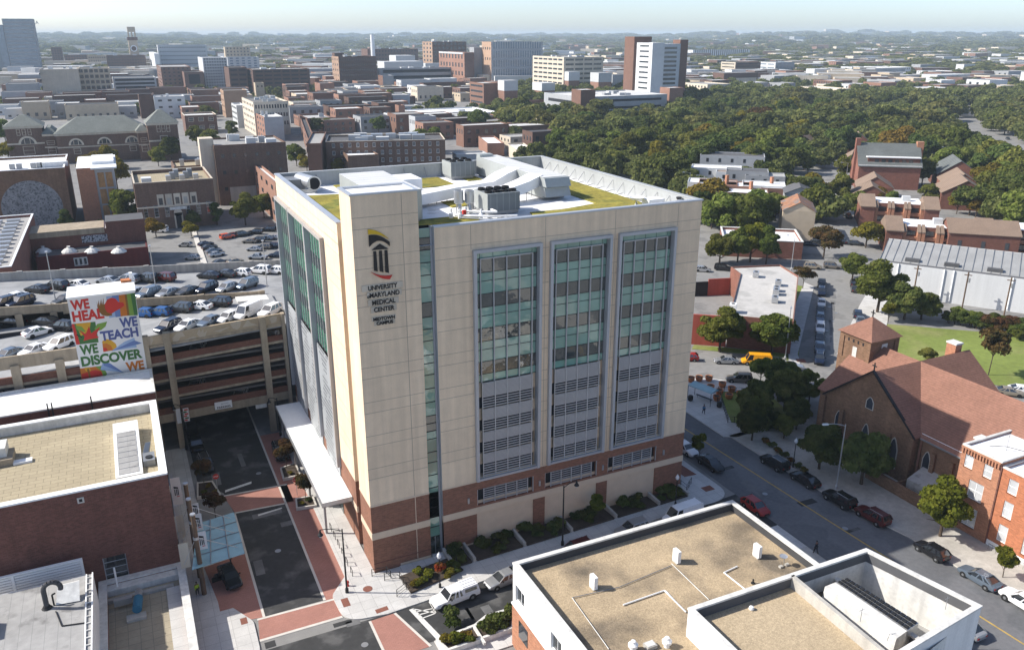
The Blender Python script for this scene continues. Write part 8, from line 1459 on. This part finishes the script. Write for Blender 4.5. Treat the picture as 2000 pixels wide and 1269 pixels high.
# ============== row houses filling the blocks, trees, woods, hills, haze
rn=random.Random(11);nprng=np.random.default_rng(11)
def free(x,y,r):return all((x-a)**2+(y-b_)**2>(r+c)**2 for a,b_,c in FOOT)
AREAS=[('far left blocks beyond the school',0,470,196,236,40),('blocks right of the cream building',560,780,192,262,46),('blocks before the white school',640,960,240,292,42),('blocks before the brick hospital',620,930,168,200,30),('street by the tan office block',-10,160,155,240,26),('blocks behind the brick garage',300,900,150,180,26),('low houses in the right distance',1340,1990,150,196,66),('houses by the tower back parapet',930,1060,262,318,14)]
DESC={BF:'brick',BD:'dark brick',ST:'tan',WF:'white',GF:'grey',SB:'cream'};RDESC={RG:'grey',RD:'black',RP:'pale'}
for nm,x0,x1,y0,y1,n in AREAS:
 k=0;tries=0
 while k<n and tries<n*30:
  tries+=1;px,py=rn.uniform(x0,x1),rn.uniform(y0,y1);x,y=gxy(px,py);d=math.hypot(x-CAM[0],y-CAM[1]);sc_=1+max(0,d-350)/900;L,D=rn.uniform(9,26)*sc_,rn.uniform(10,16)*sc_;r_=.5*math.hypot(L,D)*.8
  if not free(x+L/2,y+D/2,r_):continue
  FOOT.append((x+L/2,y+D/2,r_));h=rn.choice([7,8.5,10,10,12])*(1 if d<600 else 1.1);w_=rn.choice([BF,BF,BD,BD,BF,ST,WF,GF,SB]);rf_=rn.choice([RG,RD,RP,RP,RG]);k+=1
  building('row_house','%s building, flat %s roof, among the %s'%(DESC[w_],RDESC[rf_],nm),'house',rect(x,y,x+L,y+D),h,w_,rf_,.5,.3,None,[(0,max(2,int(L/5)),[h*.2,h*.6][:2 if d<700 else 1],L/max(2,int(L/5))*.35,h*.2,'flat'),(3,3,[h*.6],D*.1,h*.2,'flat')],group=nm)
BLV=[[(1840,245),(1905,252),(2040,290),(2040,350),(1970,360),(1900,300)],[(1605,305),(1632,305),(1660,400),(1680,470),(1630,470),(1605,400)]]
def inpoly(px,py,P):
 c=False;j=len(P)-1
 for i in range(len(P)):
  if(P[i][1]>py)!=(P[j][1]>py)and px<(P[j][0]-P[i][0])*(py-P[i][1])/(P[j][1]-P[i][1])+P[i][0]:c=not c
  j=i
 return c
WOODS=[([(1000,318),(1130,268),(1400,250),(1400,320),(1370,415),(1240,362),(1060,330)],10.5,40,'wood right behind the medical tower roof'),([(905,255),(1000,215),(1130,240),(1330,222),(1420,255),(1410,300),(1130,290),(1000,290)],13,40,'dark wood below the research campus'),([(1330,195),(1560,195),(1900,205),(1860,240),(1700,280),(1640,310),(1600,340),(1540,330),(1400,320),(1330,260)],15,70,'wide park wood in the right middle'),([(1640,300),(1880,245),(1900,290),(1990,350),(2010,470),(1890,420),(1830,330),(1700,320)],11,40,'trees around the gabled townhouses'),([(1880,190),(2010,190),(2010,285),(1930,258)],14,16,'trees beyond the far boulevard'),([(1350,330),(1370,300),(1560,320),(1620,350),(1615,445),(1560,400),(1380,345)],9,24,'trees around the white roofed houses'),([(1380,450),(1360,410),(1500,415),(1540,460),(1400,470)],8,10,'trees behind the yellow green tree')]
pts=[]
for P,gap,cap,nm in WOODS:
 xs,ys=[p[0]for p in P],[p[1]for p in P];k=0;tries=0
 while k<cap and tries<2600:
  tries+=1;px,py=rn.uniform(min(xs),max(xs)),rn.uniform(min(ys),max(ys))
  if not inpoly(px,py,P)or any(inpoly(px,py,q)for q in BLV):continue
  x,y=gxy(px,py)
  if any((x-a)**2+(y-b_)**2<(gap*.78)**2 for a,b_ in pts)or not free(x,y,1.0):continue
  pts.append((x,y));k+=1;d=math.hypot(x-CAM[0],y-CAM[1]);c_=rn.random()
  key=rn.choice(['mid1','mid2','mid3','dark1','dark2','dark3'])if d<480 else rn.choice(['far1','far2','far3','dark1']);tone='green'
  if c_>.955:key,tone='gold2','olive yellow'
  elif c_>.94:key,tone='rust1','reddish'
  if key.startswith('dark'):tone='dark green'
  tree(key,x,y,rn.uniform(9.5,15.5)*(1.2 if gap>10 else.9),'%s crowned tree in the %s'%(tone,nm),nm,0,rn.uniform(.95,1.3)*(1.12 if gap>12 else 1))
x,y=gxy(1287,345);tree('gold1',x,y,15.5,'tall yellow tree standing out of the dark wood behind the right parapet',None,0,.85)
for px,py,key,h,lab in((1245,268,'dark1',17,'broad dark tree crown before the research campus podium'),(935,262,'dark2',17,'great dark tree beside the white school'),(1030,268,'dark3',18,'tallest dark tree below the campus podium'),(480,440,'near1',11,'big bright green tree at the back of the car park'),(250,440,'mid2',12,'green tree between the mural hall and the loggia hall'),(133,455,'conifer',8,'pointed dark tree before the round mural'),(230,370,'gold1',13,'yellowish tree before the school right of the mural hall'),(180,345,'gold2',11,'yellowish tree in the middle before the school'),(215,330,'gold1',11,'second yellowish tree before the school front'),(335,315,'dark1',13,'dark tree before the right pavilion of the school'),(310,325,'mid1',10,'green tree at the foot of the right pavilion'),(415,292,'mid3',12,'bright green tree behind the tall brown block'),(385,285,'mid1',12,'green tree right of the school pavilion'),(455,268,'mid2',10,'green tree at the foot of the cream corner building'),(580,325,'dark2',12,'dark tree at the end of the tall brown block'),(600,335,'gold2',8,'yellowish tree left of the apartment row'),(660,340,'gold1',7,'yellowish tree at the corner of the apartment row'),(20,320,'gold2',12,'yellow green tree at the left edge by the school'),(12,280,'mid2',14,'green tree at the left edge behind the school'),(305,462,'gold2',6,'small yellowish tree on the lane by the maroon building'),(374,462,'gold2',5,'thin yellow tree at the corner of the car park'),(380,445,'darknear',6,'dark small tree before the loggia hall'),(424,440,'conifer',8,'narrow dark tree right of the loggia hall'),(516,425,'mid1',9,'green tree by the left edge of the hospital roof'),(390,250,'mid3',12,'tree on the avenue behind the white flats'),(405,235,'mid1',11,'small tree on the avenue behind the white flats'),(740,262,'dark3',13,'dark tree behind the long apartment row'),(820,300,'mid1',14,'round grey green tree at the end of the apartment row'),(850,295,'mid2',13,'round green tree right end of the apartment row'),(620,262,'dark1',11,'dark tree behind the brick warehouse'),(700,255,'mid3',8,'green bush tree behind the solar roofs'),(640,258,'mid2',9,'green tree left behind the apartment row roof'),(840,258,'mid1',9,'green tree before the white school'),(1030,210,'mid2',12,'tree left of the campus stair tower'),(760,205,'mid1',14,'green tree near the brick hotel car park'),(790,205,'mid3',12,'lighter green tree near the brick hotel car park'),(890,190,'far1',14,'tree behind the low brick office'),(1765,362,'mid1',12,'big dark tree before the slate roofed church'),(1800,362,'dark2',12.5,'round dark tree before the right end of the slate roof'),(1722,402,'gold2',7,'small tree before the lower left townhouse'),(1652,352,'mid3',12,'olive tree left of the slate roofed church'),(1640,395,'mid2',11,'olive tree by the street lamp on the tree lined street'),(1668,425,'mid1',10,'grey green tree left of the first balcony block'),(1548,412,'dark1',13,'large dark tree behind the rusty roofed house'),(1590,432,'mid3',13,'large tree right of the rusty roofed house'),(1590,395,'gold2',11,'brownish tree before the tree lined street'),(1868,418,'gold1',8,'yellow tree at the foot of the big gable'),(1905,425,'gold2',7,'low yellow tree right of the big gable'),(1965,425,'rust1',9,'reddish tree at the right behind the balcony blocks'),(1995,445,'gold1',8,'yellow tree at the right edge behind the balcony blocks'),(1920,395,'mid2',12,'green tree right behind the big gable'),(1960,370,'mid1',12,'green tree by the boulevard at the right edge'),(1740,410,'mid2',7,'low tree between townhouses and balcony block'),(1810,402,'mid3',9,'tree left of the big gable house'),(1440,425,'mid1',9,'tree before the front white roofed house'),(1480,425,'mid2',9.5,'green tree right of the front white roofed house'),(1395,425,'mid3',8,'light tree at the left of the white roofed houses'),(1375,440,'dark3',9,'dark tree by the hospital corner'),(1525,420,'lime1',6,'bright small tree before the rusty roofed house')):x,y=gxy(px,py);tree(key,x,y,h,lab,None)
for i in range(9):x,y=gxy(170+i*8+rn.uniform(-3,3),452+rn.uniform(-6,6));shrub('leaf_shrub',x,y,0,2.2,'green hedge bush before the mural hall','hedge before the mural hall')
def mass(name,items,mat):
 V,F=[],[];o=0
 for(x,y,s,proto)in items:
  hz_=hill(x,y)
  v=np.empty(len(TREES[proto][0].vertices)*3,np.float32);TREES[proto][0].vertices.foreach_get('co',v);v=v.reshape(-1,3);a=nprng.uniform(0,6.28);c,s_=math.cos(a),math.sin(a);v=np.stack([(v[:,0]*c-v[:,1]*s_)*s[0]+x,(v[:,0]*s_+v[:,1]*c)*s[0]+y,v[:,2]*s[1]-.12*s[1]*11+hz_],1)
  V.append(v);F.append(np.arange(len(v)).reshape(-1,4)+o);o+=len(v)
 ob=bpy.data.objects.new(name,np_mesh(name,np.concatenate(V),np.concatenate(F),mat));COL.objects.link(ob);ob['kind']='stuff';ob['label']='distant tree cover reading as one green mass';return ob
tree_proto('tiny','leaf_far',11,7.0,240,1.5,10,77,zc=.5,rz=.5)
near_m,far_m=[],[]
AZ0=YAW-.48
def hill(x,y):
 d=math.hypot(x-CAM[0],y-CAM[1]);u=(math.atan2(x-CAM[0],y-CAM[1])-AZ0)/.95*160;t=max(0.0,min(1.0,(d-2400)/8000));q=1+.45*min(1,max(0,(u-112)/18))
 return(40*t+10*t*math.sin(u*.11+1.3*math.sin(t*12))+5*t*math.sin(u*.37+t*26)+2.5*t*math.sin(u*1.7+t*61))*q-(3 if t>0 else 0)
def okm(x,y,r=4):return all((x-a)**2+(y-b_)**2>(r+c*.85)**2 for a,b_,c in FOOT)
for P,gap,cap,nm in WOODS:
 for _ in range(1500):
  px,py=rn.uniform(min(p[0]for p in P),max(p[0]for p in P)),rn.uniform(min(p[1]for p in P),max(p[1]for p in P));x,y=gxy(px,py)
  if not inpoly(px,py,P)or any(inpoly(px,py,q)for q in BLV)or any((x-a)**2+(y-b_)**2<(64 if gap<12 else 110)for a,b_ in pts)or not free(x,y,2.5):continue
  pts.append((x,y));near_m.append((x,y,(rn.uniform(.9,1.45),rn.uniform(.75,1.35)),rn.choice(['far1','far2','far3'])))
for _ in range(2200):
 px,py=rn.uniform(1000,2010),rn.uniform(152,205);x,y=gxy(px,py)
 if okm(x,y)and(py>192 or rn.random()<.26):near_m.append((x,y,(rn.uniform(1.0,1.5),rn.uniform(.9,1.4)),'tiny'))
for _ in range(420):
 px,py=rn.uniform(-10,1000),rn.uniform(142,235);x,y=gxy(px,py)
 if okm(x,y):near_m.append((x,y,(rn.uniform(.7,1.1),rn.uniform(.6,1.0)),'tiny'))
for _ in range(4600):
 px,py=rn.uniform(-40,2040),74+78*rn.random()**1.5;x,y=gxy(px,py);d=math.hypot(x-CAM[0],y-CAM[1]);q=1.2+d/1400
 if d>9500 or(py>100 and px<1300 and rn.random()<.7)or not okm(x,y,8):continue
 far_m.append((x,y,(q*rn.uniform(1.2,2.2),q*rn.uniform(.4,.75)),'tiny'))
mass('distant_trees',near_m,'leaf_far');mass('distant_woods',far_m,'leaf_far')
hs_=MB()
for _ in range(1700):
 px,py=rn.uniform(-20,2030),79+95*rn.random()**1.3;x,y=gxy(px,py);d=math.hypot(x-CAM[0],y-CAM[1])
 if not okm(x,y,10):continue
 L,D,h=rn.uniform(12,45)*(1+d/3500),rn.uniform(10,20)*(1+d/4000),rn.uniform(8,14)*(1+d/5000);z_=hill(x,y);hs_.prism(orect(x,y,rn.choice([0,0,-.7,-.3]),L,D),z_,z_+h,rn.choice([BF,SB,ST,WF,GF,BD]),rn.choice([RP,RP,RG,'white_far',RG]),bottom=False)
o=hs_.build('distant_houses');o['kind']='stuff';o['label']='countless far roofs scattered among the distant trees'
n_u,n_v=160,34;V=[]
for j in range(n_v):
 for i in range(n_u):
  az=AZ0+.95*i/(n_u-1);d=2400+8000*j/(n_v-1);x,y=CAM[0]+d*math.sin(az),CAM[1]+d*math.cos(az);V.append((x,y,hill(x,y)))
F_=np.array([(j*n_u+i,j*n_u+i+1,(j+1)*n_u+i+1,(j+1)*n_u+i)for j in range(n_v-1)for i in range(n_u-1)]);mk('hill_green',(0.070,0.092,0.038),0.95,((.004,.3),(.02,.25),(.08,.3)),alt=((.13,.13,.10),.012,.60,.66))
o=bpy.data.objects.new('hills',np_mesh('hills',np.array(V),F_,'hill_green'));COL.objects.link(o);o['kind']='structure'
mh_=bpy.data.materials.new('haze_air');mh_.use_nodes=True;nt=mh_.node_tree;nt.nodes.clear();ho=nt.nodes.new('ShaderNodeOutputMaterial');pv_=nt.nodes.new('ShaderNodeVolumePrincipled');pv_.inputs['Color'].default_value=(.72,.87,1.0,1);pv_.inputs['Density'].default_value=0.00011;pv_.inputs['Anisotropy'].default_value=0.0;nt.links.new(pv_.outputs[0],ho.inputs['Volume']);MATS['haze_air']=mh_
hz_=MB();hz_.box(-9500,-500,-6,12500,12200,98,'haze_air');o=hz_.build('haze');o['kind']='stuff'
